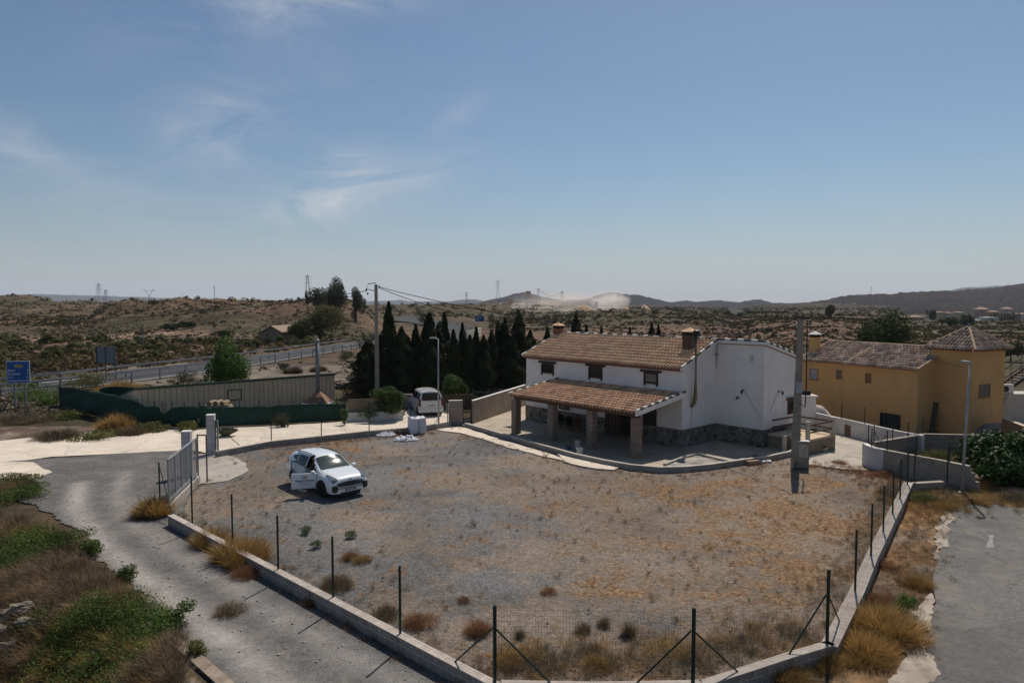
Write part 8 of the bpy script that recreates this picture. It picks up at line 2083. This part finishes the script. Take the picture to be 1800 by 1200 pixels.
class Loft:
 "car shell from profile tables over x; s runs 0 (sill) .. 5 (roof centre)"
 def __init__(s, T, arches, ra, zs):
  s.x = [r[0] for r in T]; s.c = {k: [r[i + 1] for r in T] for i, k in enumerate(('zt', 'zb', 'yb', 'yr', 'ym', 'dz'))}; s.arch = arches; s.ra = ra; s.zs = zs
 def g(s, k, x):
  # smooth interpolation
  xs, v = s.x, s.c[k]
  if x <= xs[0]: return v[0]
  if x >= xs[-1]: return v[-1]
  i = 0
  while xs[i + 1] < x: i += 1
  t = (x - xs[i]) / (xs[i + 1] - xs[i]); m0 = (v[i + 1] - v[i - 1]) / (xs[i + 1] - xs[i - 1]) if i > 0 else (v[i + 1] - v[i]) / (xs[i + 1] - xs[i]); m1 = (v[i + 2] - v[i]) / (xs[i + 2] - xs[i]) if i + 2 < len(xs) else (v[i + 1] - v[i]) / (xs[i + 1] - xs[i]); h = xs[i + 1] - xs[i]
  a = (2 * t ** 3 - 3 * t * t + 1) * v[i] + (t ** 3 - 2 * t * t + t) * h * m0 + (-2 * t ** 3 + 3 * t * t) * v[i + 1] + (t ** 3 - t * t) * h * m1
  lo, hi = min(v[i], v[i + 1]), max(v[i], v[i + 1]); e = (hi - lo) * .25; return max(lo - e, min(hi + e, a))
 def sec(s, x):
  z0 = s.zs(x)
  for ax in s.arch:
   dx = abs(x - ax)
   if dx < s.ra: z0 = max(z0, .33 + math.sqrt(s.ra ** 2 - dx ** 2))
  ym, yb, yr, zt, zb = (s.g(k, x) for k in ('ym', 'yb', 'yr', 'zt', 'zb')); dz = s.g('dz', x)
  zb = max(zb, z0 + .06); m = z0 + (zb - z0) * .35; m2 = z0 + (zb - z0) * .72
  return [(ym - .03, z0), (ym, m), (ym - .01, m2), (yb, zb), (yr, zt - dz), (yr * .55, zt - dz * .22), (0, zt)]
 def P(s, x, t, side=1, off=0.0):
  p = s.sec(x); t = max(0, min(5.9999, t)); i = int(t); u = t - i
  a = V(p[i][0], p[i][1], 0); b = V(p[i + 1][0], p[i + 1][1], 0)
  p0 = V(*p[i - 1], 0) if i > 0 else a * 2 - b; p3 = V(*p[i + 2], 0) if i < 5 else V(-p[5][0], p[5][1], 0)
  if i in (2, 3, 4):     # keep the belt line and the roof edge fairly crisp
   q = a.lerp(b, u); bulge = .018 * math.sin(math.pi * u) if i == 3 else .01 * math.sin(math.pi * u)
   q = q + V(bulge, bulge * .4, 0)
  else: q = .5 * ((2 * a) + (b - p0) * u + (2 * p0 - 5 * a + 4 * b - p3) * u * u + (3 * a - p0 - 3 * b + p3) * u ** 3)
  r = V(x, q.x * side, q.y)
  if off:
   e = .02; c = s.P(x + e, t, side); d = s.P(x, min(5.99, t + .05), side); n = (c - r).cross(d - r)
   if n.length > 0: n.normalize(); n = n * (1 if n.dot(V(0, side, .6)) > 0 else -1); r = r + n * off
  return r
 def patch(s, x0, x1, tf0, tf1, side, off, nx=10, nt=6, th=.012):
  "panel following the shell between x0..x1 and t0(x)..t1(x)"
  f0 = tf0 if callable(tf0) else (lambda u, c=tf0: c); f1 = tf1 if callable(tf1) else (lambda u, c=tf1: c)
  vs = []; fs = []
  for i in range(nx + 1):
   u = i / nx; x = x0 + (x1 - x0) * u
   for j in range(nt + 1): t = f0(u) + (f1(u) - f0(u)) * j / nt; vs.append(s.P(x, t, side, off))
  m = nt + 1
  for i in range(nx):
   for j in range(nt): fs.append((i * m + j, (i + 1) * m + j, (i + 1) * m + j + 1, i * m + j + 1))
  return vs, fs
 def shell(s, name, m_, parent, nx=84, nt=4, skip=None, x0=None, x1=None):
  x0 = s.x[0] if x0 is None else x0; x1 = s.x[-1] if x1 is None else x1; rows = []; vs = []; fs = []
  ts = [i / nt for i in range(6 * nt + 1)]; n = len(ts)
  for i in range(nx + 1):
   x = x0 + (x1 - x0) * i / nx
   for side in (-1, 1):
    for t in ts: vs.append(s.P(x, min(t, 5.9999), side))
  for i in range(nx):
   xm = x0 + (x1 - x0) * (i + .5) / nx
   for k, side in enumerate((-1, 1)):
    for j in range(n - 1):
     tm = (ts[j] + ts[j + 1]) / 2
     if skip and skip(xm, tm, side): continue
     a = i * 2 * n + k * n + j; b = a + 2 * n; f = (a, b, b + 1, a + 1); fs.append(f if side < 0 else f[::-1])
  for i, fl in ((0, 1), (nx, -1)):      # end caps
   L = [i * 2 * n + j for j in range(n)] + [i * 2 * n + n + j for j in range(n - 2, -1, -1)]
   fs.append(tuple(L if fl > 0 else L[::-1]))
  me = bpy.data.meshes.new(name); me.from_pydata(vs, [], fs); me.update(); me.materials.append(m_); me.polygons.foreach_set('use_smooth', [len(p.vertices) < 5 for p in me.polygons]);
  o = link(bpy.data.objects.new(name, me), parent); return o
def addpatch(name, m_, parent, pats, smooth=True, th=0):
 k = MB()
 for vs, fs in pats: k.add(vs, fs)
 o = k.build(name, m_, parent, smooth=smooth)
 if th: m = o.modifiers.new('thick', 'SOLIDIFY'); m.thickness = th; m.offset = 0
 return o
def wheel(parent, x, y, r=.345, w=.225, steer=0.0, rimm=None):
 e = MB(); Mx = Matrix.Translation((x, y, r)) @ Matrix.Rotation(steer, 4, 'Z') @ Matrix.Rotation(R(90), 4, 'X')
 Mm = Mx.to_3x3().to_4x4(); c = (x, y, r)
 e.lathe([(r * .62, -w / 2), (r * .93, -w / 2), (r, -w / 2 + .03), (r, w / 2 - .03), (r * .93, w / 2), (r * .62, w / 2)], c, 28, Mm); o = e.build('wheel', M_RUB, parent, smooth=False)
 for sg_ in (-1, 1):
  k = MB(); z0 = sg_ * (w / 2 - .035); k.lathe([(r * .66, z0), (r * .62, z0 + sg_ * .02), (r * .58, z0)], c, 24, Mm)
  for i in range(5):
   a = 2 * math.pi * i / 5
   for da in (-.16, .16):
    p = Mm @ V(math.cos(a + da * .4) * r * .08, math.sin(a + da * .4) * r * .08, z0 + sg_ * .01); q = Mm @ V(math.cos(a + da) * r * .61, math.sin(a + da) * r * .61, z0 + sg_ * .008); k.beam(V(*c) + p, V(*c) + q, .03, .03)
  k.lathe([(r * .16, z0), (r * .14, z0 + sg_ * .025), (.001, z0 + sg_ * .025)], c, 12, Mm); k.build('rim', rimm or M_RIM, o)
 return o

# == the SUV
FRw = U(569, 873); YAW = R(-47)
#        x     ztop  zbelt ybelt yroof ymax dz(roof edge drop)
T = [(-2.20, 1.02, .94, .76, .62, .82, .02), (-2.12, 1.20, 1.02, .81, .63, .87, .03), (-1.98, 1.42, 1.09, .84, .63, .90, .05), (-1.75, 1.545, 1.11, .855, .62, .912, .07), (-1.35, 1.61, 1.09, .868, .62, .918, .085), (-.70, 1.64, 1.06, .875, .62, .925, .085),
     (-.20, 1.635, 1.04, .88, .62, .925, .085), (.10, 1.60, 1.02, .88, .625, .925, .08), (.25, 1.555, 1.015, .88, .64, .925, .075), (.65, 1.30, 1.00, .87, .70, .925, .045), (.98, 1.125, 1.0, .855, .755, .925, .02), (1.12, 1.09, .99, .85, .75, .922, .015), (1.45, 1.055, .97, .84, .72, .918, .02),
     (1.80, 1.01, .92, .82, .68, .91, .025), (2.05, .955, .86, .79, .62, .89, .03), (2.18, .89, .79, .74, .56, .86, .03), (2.24, .80, .72, .68, .50, .82, .03)]
def sill(x): return .30 + .06 * ss(1.9, 2.3, x) - .03 * (abs(x) < 1) if x < 1.75 else .28
sv = Loft(T, (1.36, -1.32), .40, sill)
carO = V(FRw.x, FRw.y, 0) - (Matrix.Rotation(YAW, 3, 'Z') @ V(1.36, -.80, 0)) * .95
suv = thing('parked_car', 'white sport utility car with dark roof rails, front passenger door wide open', 'car', (carO.x, carO.y, 0), YAW); suv.scale = (.95, .95, .95)
DX0, DX1 = -.13, .93
def dt1(u): return 3.92 - .0 * u
suv_skip = lambda x, t, side: side < 0 and DX0 < x < DX1 and .25 < t < (4.0 if x < .25 else 4.0 - (x - .25) * 1.25)
sv.shell('body', M_CARW, suv, nx=90, skip=suv_skip)
k = MB(); k.box(-1.9, 2.1, -.66, .66, .22, .60); k.box(-1.75, 1.0, -.80, .80, .28, .42); k.box(-.95, .95, -.70, .70, .42, .50); k.box(1.0, 1.08, -.80, .80, .4, .98); k.box(-1.8, -1.0, -.74, .74, .45, 1.0); k.build('underbody', M_INT, suv)
k = MB(); k.box(1.02, 1.10, -.78, .78, .55, .97); k.box(.62, 1.0, -.74, .74, .80, .96); k.build('dashboard', M_INT, suv, bevel=.03)
for y in (-.38, .38):
 k = MB(); k.box(-.35, .22, y - .25, y + .25, .50, .66); k.add([V(-.45 + a * .28, y + b * .24, .62 + c * .62) for (a, b, c) in ((1, -1, 0), (1, 1, 0), (.25, 1, 0), (.25, -1, 0), (.35, -1, 1), (.35, 1, 1), (-.25, 1, 1), (-.25, -1, 1))], [(3, 2, 1, 0), (4, 5, 6, 7), (0, 1, 5, 4), (1, 2, 6, 5), (2, 3, 7, 6), (3, 0, 4, 7)]); k.box(-.52, -.40, y - .12, y + .12, 1.24, 1.42); k.build('seat', M_SEAT, suv, bevel=.03)
o = .006
# windshield: both halves
wsf = lambda u: 4.12
addpatch('windshield', M_WSH, suv, [sv.patch(.26, .975, 4.10, 5.999, sd_, .008, 12, 8) for sd_ in (-1, 1)])
addpatch('rear_window', M_CGL, suv, [sv.patch(-1.98, -1.62, 4.25, 5.999, sd_, .008, 8, 8) for sd_ in (-1, 1)])
for sd_ in (-1, 1):
 addpatch('side_window', M_CGL, suv, [sv.patch(-1.02, -.20, 3.12, 3.86, sd_, o)])
 addpatch('side_window', M_CGL, suv, [sv.patch(-1.62, -1.10, lambda u: 3.55 - .40 * u, lambda u: 3.62 + .22 * u, sd_, o, 8, 4)])
 if sd_ > 0: addpatch('side_window', M_CGL, suv, [sv.patch(-.12, .86, 3.12, lambda u: 3.88 - .62 * max(0, u - .35) / .65, sd_, o, 14)])
 addpatch('window_trim', M_PLAS, suv, [sv.patch(-1.62, .9 if sd_ > 0 else -.2, 3.02, 3.10, sd_, .009, 16, 1)])
 # dark lower cladding and arch lips
 addpatch('sill_cladding', M_PLAS, suv, [sv.patch(-.88, .93, .02, .42, sd_, .012, 16, 2)] if sd_ > 0 else [sv.patch(-.88, -.15, .02, .42, sd_, .012, 10, 2)])
 k = MB()
 for ax in (1.36, -1.32):
  pts = [(ax + .405 * math.cos(a), sd_ * (sv.sec(ax + .38 * math.cos(a))[0][0] + .022), .33 + .405 * math.sin(a)) for a in [math.pi * (-.04 + 1.08 * i / 16) for i in range(17)]]
  k.tube(pts, .028, 6)
 k.build('wheel_arch_trim', M_PLAS, suv, smooth=True)
 # roof rail
 k = MB(); k.tube([sv.P(x, 4.18, sd_) + V(0, 0, .045 if 0 < i < 8 else .0) for i, x in enumerate([-1.45, -1.35, -1.1, -.8, -.5, -.2, .0, .12, .2])], .022, 7); k.build('roof_rail', M_PLAS, suv, smooth=True)
 # headlamp
 h = addpatch('headlight', M_LAMP, suv, [sv.patch(1.62, 2.17, lambda u: 3.28 - .55 * u + .15 * (1 - u), lambda u: 3.75 + .12 * u, sd_, .010, 12, 5)])
 k = MB()
 for xx, tt in ((1.92, 3.22), (2.05, 3.1)): k.lathe([(.001, .0), (.055, .0), (.05, .012), (.001, .012)], sv.P(xx, tt, sd_, .022), 12, Matrix.Rotation(R(68), 4, V(-.25 * 1, 1, 0)))
 k.build('lamp_lens', M_CHR, h)
 addpatch('lamp_surround', M_PLAS, suv, [sv.patch(1.58, 2.20, lambda u: 3.18 - .55 * u + .15 * (1 - u), lambda u: 3.82 + .14 * u, sd_, .005, 12, 5)])
 # fog lamp housing on the bumper corner
 k = MB(); c0_ = V(2.25, sd_ * .735, .50); ax_ = V(.90, sd_ * .43, 0).normalized(); hx = V(-ax_.y, ax_.x, 0)
 poly = [(-.13, .12), (.10, .13), (.14, .02), (.10, -.14), (-.05, -.16), (-.13, -.10)]
 vs = [c0_ + hx * a * -sd_ + V(0, 0, b) + ax_ * dd for dd in (-.08, .038) for a, b in poly]; k.add(vs, [tuple(range(6)), tuple(range(6, 12))] + [(i, (i + 1) % 6, 6 + (i + 1) % 6, 6 + i) for i in range(6)]); f = k.build('fog_lamp_housing', M_PLAS, suv)
 k = MB()
 for a, b in ((-.05, .05), (.05, .05), (-.05, -.05), (.05, -.05)): q = c0_ + hx * a * -sd_ + V(0, 0, b) + ax_ * .04; k.beam(q - V(0, 0, .022), q + V(0, 0, .022), .045, .02, up=ax_)
 k.build('fog_lamp', mat('fog_lens', (.10, .09, .06), .3), f)
 # rear lamps
 addpatch('tail_light', M_RED, suv, [sv.patch(-2.10, -1.86, 2.6, 3.2, sd_, .008, 5, 4)])
# grille, lower intake, plate, badge
def front_poly(name, m_, pts, x, dep, parent=suv, curve=.05):
 k = MB(); vs = [V(x - curve * (y * y) + d_, y, z) for d_ in (-dep, 0) for (y, z) in pts]; n = len(pts); k.add(vs, [tuple(range(n))[::-1], tuple(range(n, 2 * n))] + [(i, (i + 1) % n, n + (i + 1) % n, n + i) for i in range(n)]); return k.build(name, m_, parent)
gpts = [(-.60, .70), (-.40, .735), (-.12, .75), (.12, .75), (.40, .735), (.60, .70), (.62, .64), (.50, .565), (.25, .55), (-.25, .55), (-.50, .565), (-.62, .64)]
gr = front_poly('grille', M_PLAS, gpts, 2.30, .08)
k = MB()
for i in range(4): k.tube([(2.305 - .05 * y * y, y, .585 + i * .037) for y in [-.52 + .104 * j for j in range(11)]], .005, 4)
k.build('grille_mesh', M_STEEL, gr)
k = MB(); k.tube([(2.31 - .05 * y * y, y, .548 + .055 * max(0, abs(y) - .45) / .17) for y in [-.60 + .1 * j for j in range(13)]], .010, 6); k.build('chrome_trim', M_CHR, suv, smooth=True)
front_poly('bumper', M_CARW, [(-.74, .52), (.74, .52), (.72, .30), (.55, .26), (-.55, .26), (-.72, .30)], 2.295, .12, curve=.06)
front_poly('lower_intake', M_PLAS, [(-.50, .30), (.50, .30), (.46, .20), (-.46, .20)], 2.31, .1, curve=.05)
front_poly('slot', M_PLAS, [(-.58, .485), (.58, .485), (.55, .465), (-.55, .465)], 2.305, .02, curve=.06)
pl = front_poly('number_plate', M_PLATE, [(-.26, .455), (.26, .455), (.26, .345), (-.26, .345)], 2.335, .02, curve=0)
k = MB(); k.box(2.336, 2.339, -.26, -.215, .345, .455); k.build('plate_band', mat('eu_blue', (.01, .03, .25), .5), pl)
text('8428 KFM', .105, (2.3375, .02, .366), (R(90), 0, R(90)), M_BLACK, pl, ext=.001, align='CENTER', bold=.003)
k = MB(); k.lathe([(.06, 0), (.062, .004), (.05, .006), (.001, .006)], (2.262, 0, .835), 18, Matrix.Rotation(R(58), 4, 'Y') @ Matrix.Diagonal((.55, 1.15, 1, 1))); bd_ = k.build('badge', M_CHR, suv)
text('KIA', .05, (2.271, 0, .822), (R(58), 0, R(90)), M_BLACK, bd_, ext=.001, align='CENTER')
# mirrors
def mirror(sd_, parent, base, m_=M_CARW):
 k = MB(); n = 12
 prof = [(.001, -.11), (.06, -.10), (.085, -.05), (.088, .02), (.07, .08), (.001, .10)]
 k.lathe(prof, base + V(0, sd_ * .12, 0), 14, Matrix.Rotation(R(90), 4, 'X') @ Matrix.Diagonal((1.15, .9, 1, 1))); o_ = k.build('mirror', m_, parent, smooth=True)
 k = MB(); k.tube([base - V(0, 0, .06), base + V(0, sd_ * .08, -.05)], .022, 6); k.build('mirror_arm', M_PLAS, o_)
 return o_
for sd_ in (-1, 1): addpatch('panel_gap', M_BLACK, suv, [sv.patch(-.195, -.18, .45, 3.0, sd_, .004, 1, 12), sv.patch(-1.045, -1.03, 1.3, 3.0, sd_, .004, 1, 10), sv.patch(1.02, 2.16, lambda u: 4.0 - .05 * u, lambda u: 4.05 - .05 * u, sd_, .004, 14, 1)] + ([sv.patch(.93, .945, .45, 3.0, 1, .004, 1, 12)] if sd_ > 0 else []))
mirror(1, suv, V(.80, .88, 1.06))
k = MB(); k.tube([(-1.30, 0, 1.60), (-1.42, 0, 1.78)], [.018, .006], 6); k.build('antenna', M_PLAS, suv)
for (x, y, st_) in ((1.36, -.80, R(14)), (1.36, .80, R(14)), (-1.32, -.80, 0), (-1.32, .80, 0)): wheel(suv, x, y, steer=st_)
k = MB()
for sd_ in (-1, 1):
 for tq in (4.15,): pass
k.tube([sv.P(.995, t, 1) + V(.03, 0, .012) for t in (4.2, 4.6, 5.2, 5.9)] + [sv.P(.995, t, -1) + V(.03, 0, .012) for t in (5.8, 5.2, 4.6, 4.2)], .012, 5); k.tube([(.99, .55, 1.10), (.86, .1, 1.2)], .008, 5); k.tube([(.99, -.1, 1.11), (.86, -.52, 1.18)], .008, 5); k.build('wiper', M_PLAS, suv)
# open front door, hinged at its leading edge
hing = V(DX1, -.905, 0); OPEN = R(-62)
dvs = thing('door', None, None, tuple(hing), 0); dvs.parent = suv; dvs.rotation_euler = (0, 0, -OPEN)
def dpatch(x0, x1, t0_, t1__, off, **kw):
 vs, fs = sv.patch(x0, x1, t0_, t1__, -1, off, **kw); return [v - hing for v in vs], fs
def rel(o_): o_.parent = dvs; return o_
dvs_n = dvs
d_body = addpatch('door_panel', M_CARW, dvs, [dpatch(DX0, DX1, .28, 3.0, .0, nx=12, nt=12)], th=.07)
M_FRM = M_PLAS
wt = lambda u: 3.90 - .85 * max(0, u - .32) / .68
k_ = MB()
pts = [sv.P(DX0 + .02, 3.0, -1) - hing] + [sv.P(DX0 + (DX1 - DX0) * u, min(3.98, wt(u) + .06), -1) - hing for u in (.02, .15, .3, .45, .6, .75, .9, 1.0)]
k_.tube(pts, .026, 6); k_.tube([sv.P(DX0 + .02, 3.02, -1) - hing, sv.P(DX1, 3.02, -1) - hing], .018, 6); k_.beam(pts[0], pts[1], .03, .12, up=V(0, 1, 0)); k_.build('window_frame', M_PLAS, dvs)
gl_m, nt, b, out = newmat('door_glass'); b.inputs['Base Color'].default_value = (.30, .42, .44, 1); b.inputs['Roughness'].default_value = .05; b.inputs['Alpha'].default_value = .55
addpatch('door_window', gl_m, dvs, [dpatch(DX0 + .07, DX1 - .03, 3.04, wt, .0, nx=12, nt=5)])
mirror(-1, dvs, V(.78, -.90, 1.06) - hing)
k_ = MB(); k_.tube([V(.02, -.945, .90) - hing, V(.08, -.965, .905) - hing, V(.20, -.965, .905) - hing, V(.26, -.945, .90) - hing], .014, 6); k_.build('door_handle', M_CARW, dvs)
M_LTR = mat('lettering_grey', (.16, .14, .16), .6); xm = (DX0 + DX1) / 2
def dtext(b_, sz, z, m_): return text(b_, sz, V(xm + .03, -.972, z) - hing, (R(90), 0, 0), m_, dvs, ext=.003, align='CENTER', bold=.0025)
dtext('Almería Homes', .125, .665, M_LTR);
for w_, z_ in ((.30, .60), (.20, .53)):
 k_ = MB(); k_.beam(V(xm + .03 - w_, -.972, z_) - hing, V(xm + .03 + w_, -.972, z_) - hing, .004, .016, up=V(0, 0, 1)); k_.build('decal_line', M_LTR, dvs)
def house_icon(cx, m_):
 k = MB(); w = .055
 P_ = [V(cx - w, -.974, .80), V(cx - w, -.974, .875), V(cx, -.974, .92), V(cx + w, -.974, .875), V(cx + w, -.974, .80), V(cx - w, -.974, .80)]
 for a, b_ in zip(P_[:-1], P_[1:]): k.beam(a - hing, b_ - hing, .014, .008, up=V(0, 1, 0))
 k.build('logo', m_, dvs)
for cx, c in ((xm - .03, (.02, .25, .45)), (xm + .03, (.5, .05, .06)), (xm + .09, (.6, .3, .03))): house_icon(cx, mat('logo_colour', c, .6))

# == person sitting sideways in the open door
def skinned(name, joints, edges, m_, parent, sub=2, root=0):
 me = bpy.data.meshes.new(name); me.from_pydata([j[0] for j in joints], edges, []); me.update(); me.materials.append(m_); o_ = link(bpy.data.objects.new(name, me), parent)
 md = o_.modifiers.new('skin', 'SKIN'); md.use_smooth_shade = True
 for i, v in enumerate(me.skin_vertices[0].data): r_ = joints[i][1]; v.radius = (r_, r_) if not isinstance(r_, tuple) else r_; v.use_root = (i == root)
 sb2 = o_.modifiers.new('sub', 'SUBSURF'); sb2.levels = sub; sb2.render_levels = sub; return o_
M_SKIN = mat('skin', (.36, .20, .13), .55, (.33, .18, .12), 6); M_TROU = mat('tan_trousers', (.20, .14, .085), .9); M_SHIRT = mat('dark_shirt', (.05, .055, .07), .9); M_SHOE = mat('white_shoe', (.55, .54, .52), .7); M_HAIR = mat('dark_hair', (.03, .02, .015), .8)
pr_ = thing('person', 'person in tan trousers and white shoes sitting sideways in the open car door', 'person', (carO.x, carO.y, 0), YAW); pr_.scale = (.95, .95, .95)
ps_ = [((.02, -.42, .74), .13), ((.02, -.44, .95), .125), ((.03, -.48, 1.16), .14), ((.04, -.52, 1.27), .055), ((.05, -.56, 1.36), .06), ((.05, -.57, 1.45), .10), ((.05, -.565, 1.50), .07),      # 0-6 torso, neck, head
       ((-.12, -.50, 1.20), .055), ((-.20, -.62, .98), .045), ((-.10, -.80, .84), .034), ((-.04, -.86, .80), .036),                      # 7-10 right arm
       ((.20, -.50, 1.20), .055), ((.27, -.62, .98), .045), ((.20, -.80, .84), .034), ((.15, -.86, .80), .036),                      # 11-14 left arm
       ((-.07, -.50, .68), .088), ((-.10, -.92, .66), .068), ((-.14, -1.00, .36), .055), ((-.15, -1.02, .12), .042),          # 15-18
       ((.10, -.50, .68), .088), ((.13, -.90, .66), .068), ((.13, -.97, .36), .055), ((.12, -1.00, .12), .042)]
ed = [(0, 1), (1, 2), (2, 3), (3, 4), (4, 5), (5, 6), (2, 7), (7, 8), (8, 9), (9, 10), (2, 11), (11, 12), (12, 13), (13, 14), (0, 15), (15, 16), (16, 17), (17, 18), (0, 19), (19, 20), (20, 21), (21, 22)]
skinned('body', ps_, ed, M_SKIN, pr_)
skinned('trousers', [((.02, -.42, .74), .142), ((-.07, -.50, .69), .102), ((-.10, -.92, .665), .082), ((-.14, -1.00, .40), .075), ((-.15, -1.02, .16), .066), ((.10, -.50, .69), .102), ((.13, -.90, .665), .082), ((.13, -.97, .40), .075), ((.12, -1.0, .16), .066)], [(0, 1), (1, 2), (2, 3), (3, 4), (0, 5), (5, 6), (6, 7), (7, 8)], M_TROU, pr_)
skinned('shirt', [((.02, -.42, .78), .145), ((.02, -.44, .95), .14), ((.03, -.48, 1.15), .15), ((.035, -.505, 1.23), .09), ((-.12, -.50, 1.19), .07), ((-.19, -.60, 1.02), .06), ((.20, -.50, 1.19), .07), ((.26, -.60, 1.02), .06)], [(0, 1), (1, 2), (2, 3), (2, 4), (4, 5), (2, 6), (6, 7)], M_SHIRT, pr_)
for (fx, fy) in ((-.15, -1.02), (.12, -1.0)): skinned('shoe', [((fx, fy + .03, .055), .05), ((fx, fy - .08, .055), .052), ((fx - .01, fy - .20, .04), (.045, .035))], [(0, 1), (1, 2)], M_SHOE, pr_, sub=1)
k = MB(); k.lathe([(.001, -.115), (.075, -.09), (.108, -.02), (.105, .05), (.06, .105), (.001, .118)], (.05, -.555, 1.49), 14, Matrix.Diagonal((.86, 1, 1, 1))); hh = k.build('hair', M_HAIR, pr_, smooth=True)
k = MB()
for dx in (-.032, .032): k.lathe([(.001, -.011), (.011, 0), (.001, .011)], (.05 + dx, -.66, 1.455), 8)
k.build('eye', M_BLACK, pr_)
for (hx_, hy_, hz_, sg_) in ((-.04, -.86, .80, 1), (.15, -.86, .80, -1)):
 J = [((hx_, hy_, hz_), .03), ((hx_ + .02 * sg_, hy_ - .05, hz_ - .02), .028)]; E = [(0, 1)]
 for q in range(4):
  a = len(J); J += [((hx_ + (-.022 + .018 * q + .02) * sg_, hy_ - .085, hz_ - .035), .009), ((hx_ + (-.024 + .02 * q + .02) * sg_, hy_ - .12 - .008 * (1.5 - abs(q - 1.5)), hz_ - .06), .008)]; E += [(1, a), (a, a + 1)]
 a = len(J); J += [((hx_ + .045 * sg_, hy_ - .03, hz_ - .02), .011), ((hx_ + .058 * sg_, hy_ - .065, hz_ - .045), .009)]; E += [(0, a), (a, a + 1)]
 skinned('hand', J, E, M_SKIN, pr_, sub=1)

# == the van
T2 = [(-2.16, 1.02, .95, .80, .66, .86, .03), (-2.14, 1.72, 1.12, .84, .64, .875, .10), (-2.02, 1.79, 1.12, .85, .66, .88, .11), (-1.2, 1.82, 1.10, .865, .68, .89, .11), (-.2, 1.82, 1.06, .87, .69, .895, .11), (.25, 1.79, 1.05, .87, .69, .895, .10), (.6, 1.66, 1.04, .86, .69, .895, .08),
      (1.05, 1.28, 1.02, .84, .71, .89, .03), (1.25, 1.14, 1.0, .83, .73, .885, .02), (1.7, 1.05, .95, .80, .66, .875, .03), (2.0, .95, .86, .75, .56, .84, .03), (2.16, .80, .70, .66, .46, .76, .03)]
vn_ = Loft(T2, (1.38, -1.33), .37, lambda x: .26)
rl_ = U(739, 729); rr_ = U(778, 731)
vdir = (V(U(739, 728).x, U(739, 728).y, 0)); vyaw = R(90 + 18)
rc = U(757.5, 731); vO = V(rc.x, rc.y, 0) + Matrix.Rotation(vyaw, 3, 'Z') @ V(2.05, 0, 0)
van = thing('parked_van', 'white passenger van seen from behind on the concrete lane', 'van', (vO.x, vO.y, 0), vyaw)
vn_.shell('body', M_VANW, van, nx=80)
k = MB(); k.box(-2.0, 2.0, -.64, .64, .20, .6); k.build('underbody', M_INT, van)
addpatch('windshield', M_WSH, van, [vn_.patch(.55, 1.15, 4.1, 5.999, s_, .008, 8, 8) for s_ in (-1, 1)])
for s_ in (-1, 1):
 addpatch('side_window', M_CGL, van, [vn_.patch(-.12, .72, 3.10, lambda u: 3.85 - .35 * max(0, u - .5) * 2, s_, .007)]); addpatch('side_window', M_CGL, van, [vn_.patch(-1.15, -.22, 3.10, 3.85, s_, .007)]); addpatch('side_window', M_CGL, van, [vn_.patch(-1.98, -1.28, 3.15, 3.82, s_, .007)])
 k = MB(); k.add([V(-2.165 + d_ - (0 if z < 1.2 else -.03), s_ * y, z) for d_ in (-.02, .10) for (y, z) in ((.74, .72), (.895, .76), (.875, 1.18), (.80, 1.32), (.73, 1.18))], [(0, 1, 2, 3, 4), (5, 6, 7, 8, 9)] + [(i, (i + 1) % 5, 5 + (i + 1) % 5, 5 + i) for i in range(5)]); k.build('tail_light', M_RED, van)
 mirror(s_, van, V(.85, s_ * .88, 1.10), M_PLAS)
 addpatch('side_rub_strip', M_VANW, van, [vn_.patch(-1.0, 1.0, 1.35, 1.6, s_, .02, 10, 2)])
def rear_poly(name, m_, pts, x, dep, xt=None):
 k = MB(); n = len(pts); f = lambda z: x + (.035 * max(0, z - 1.05) if xt is None else xt); k.add([V(f(z) + d_, y, z) for d_ in (0, dep) for (y, z) in pts], [tuple(range(n)), tuple(range(n, 2 * n))[::-1]] + [(i, n + i, n + (i + 1) % n, (i + 1) % n) for i in range(n)]); return k.build(name, m_, van)
rear_poly('rear_window', M_CGL, [(-.60, 1.13), (-.68, 1.22), (-.62, 1.60), (-.55, 1.66), (.55, 1.66), (.62, 1.60), (.68, 1.22), (.60, 1.13)], -2.185, .04)
rear_poly('tailgate', M_VANW, [(-.72, .60), (-.74, 1.1), (.74, 1.1), (.72, .60)], -2.178, .04)
rear_poly('bumper', M_VANW, [(-.86, .30), (-.88, .56), (.88, .56), (.86, .30)], -2.24, .3)
rear_poly('bumper_strip', M_PLAS, [(-.80, .24), (-.84, .30), (.84, .30), (.80, .24)], -2.235, .3)
pv_ = rear_poly('number_plate', M_PLATE, [(-.26, .72), (-.26, .83), (.26, .83), (.26, .72)], -2.19, .02)
text('8172 HWJ', .105, (-2.1915, 0, .738), (R(90), 0, R(-90)), M_BLACK, pv_, ext=.001, align='CENTER', bold=.003)
k = MB(); k.lathe([(.045, 0), (.04, .008), (.001, .01)], (-2.18, 0, 1.02), 12, Matrix.Rotation(R(-90), 4, 'Y')); k.build('badge', M_CHR, van)
k = MB(); k.tube([(-2.17, 0, 1.14), (-2.18, .25, 1.25)], .008, 5); k.build('wiper', M_PLAS, van)
k = MB(); k.tube([(-2.2, 0, .34), (-2.33, 0, .34), (-2.36, 0, .40)], .018, 6); k.build('tow_hook', M_PLAS, van)
for (x, y) in ((1.38, -.78), (1.38, .78), (-1.33, -.78), (-1.33, .78)): wheel(van, x, y, .315, .2)
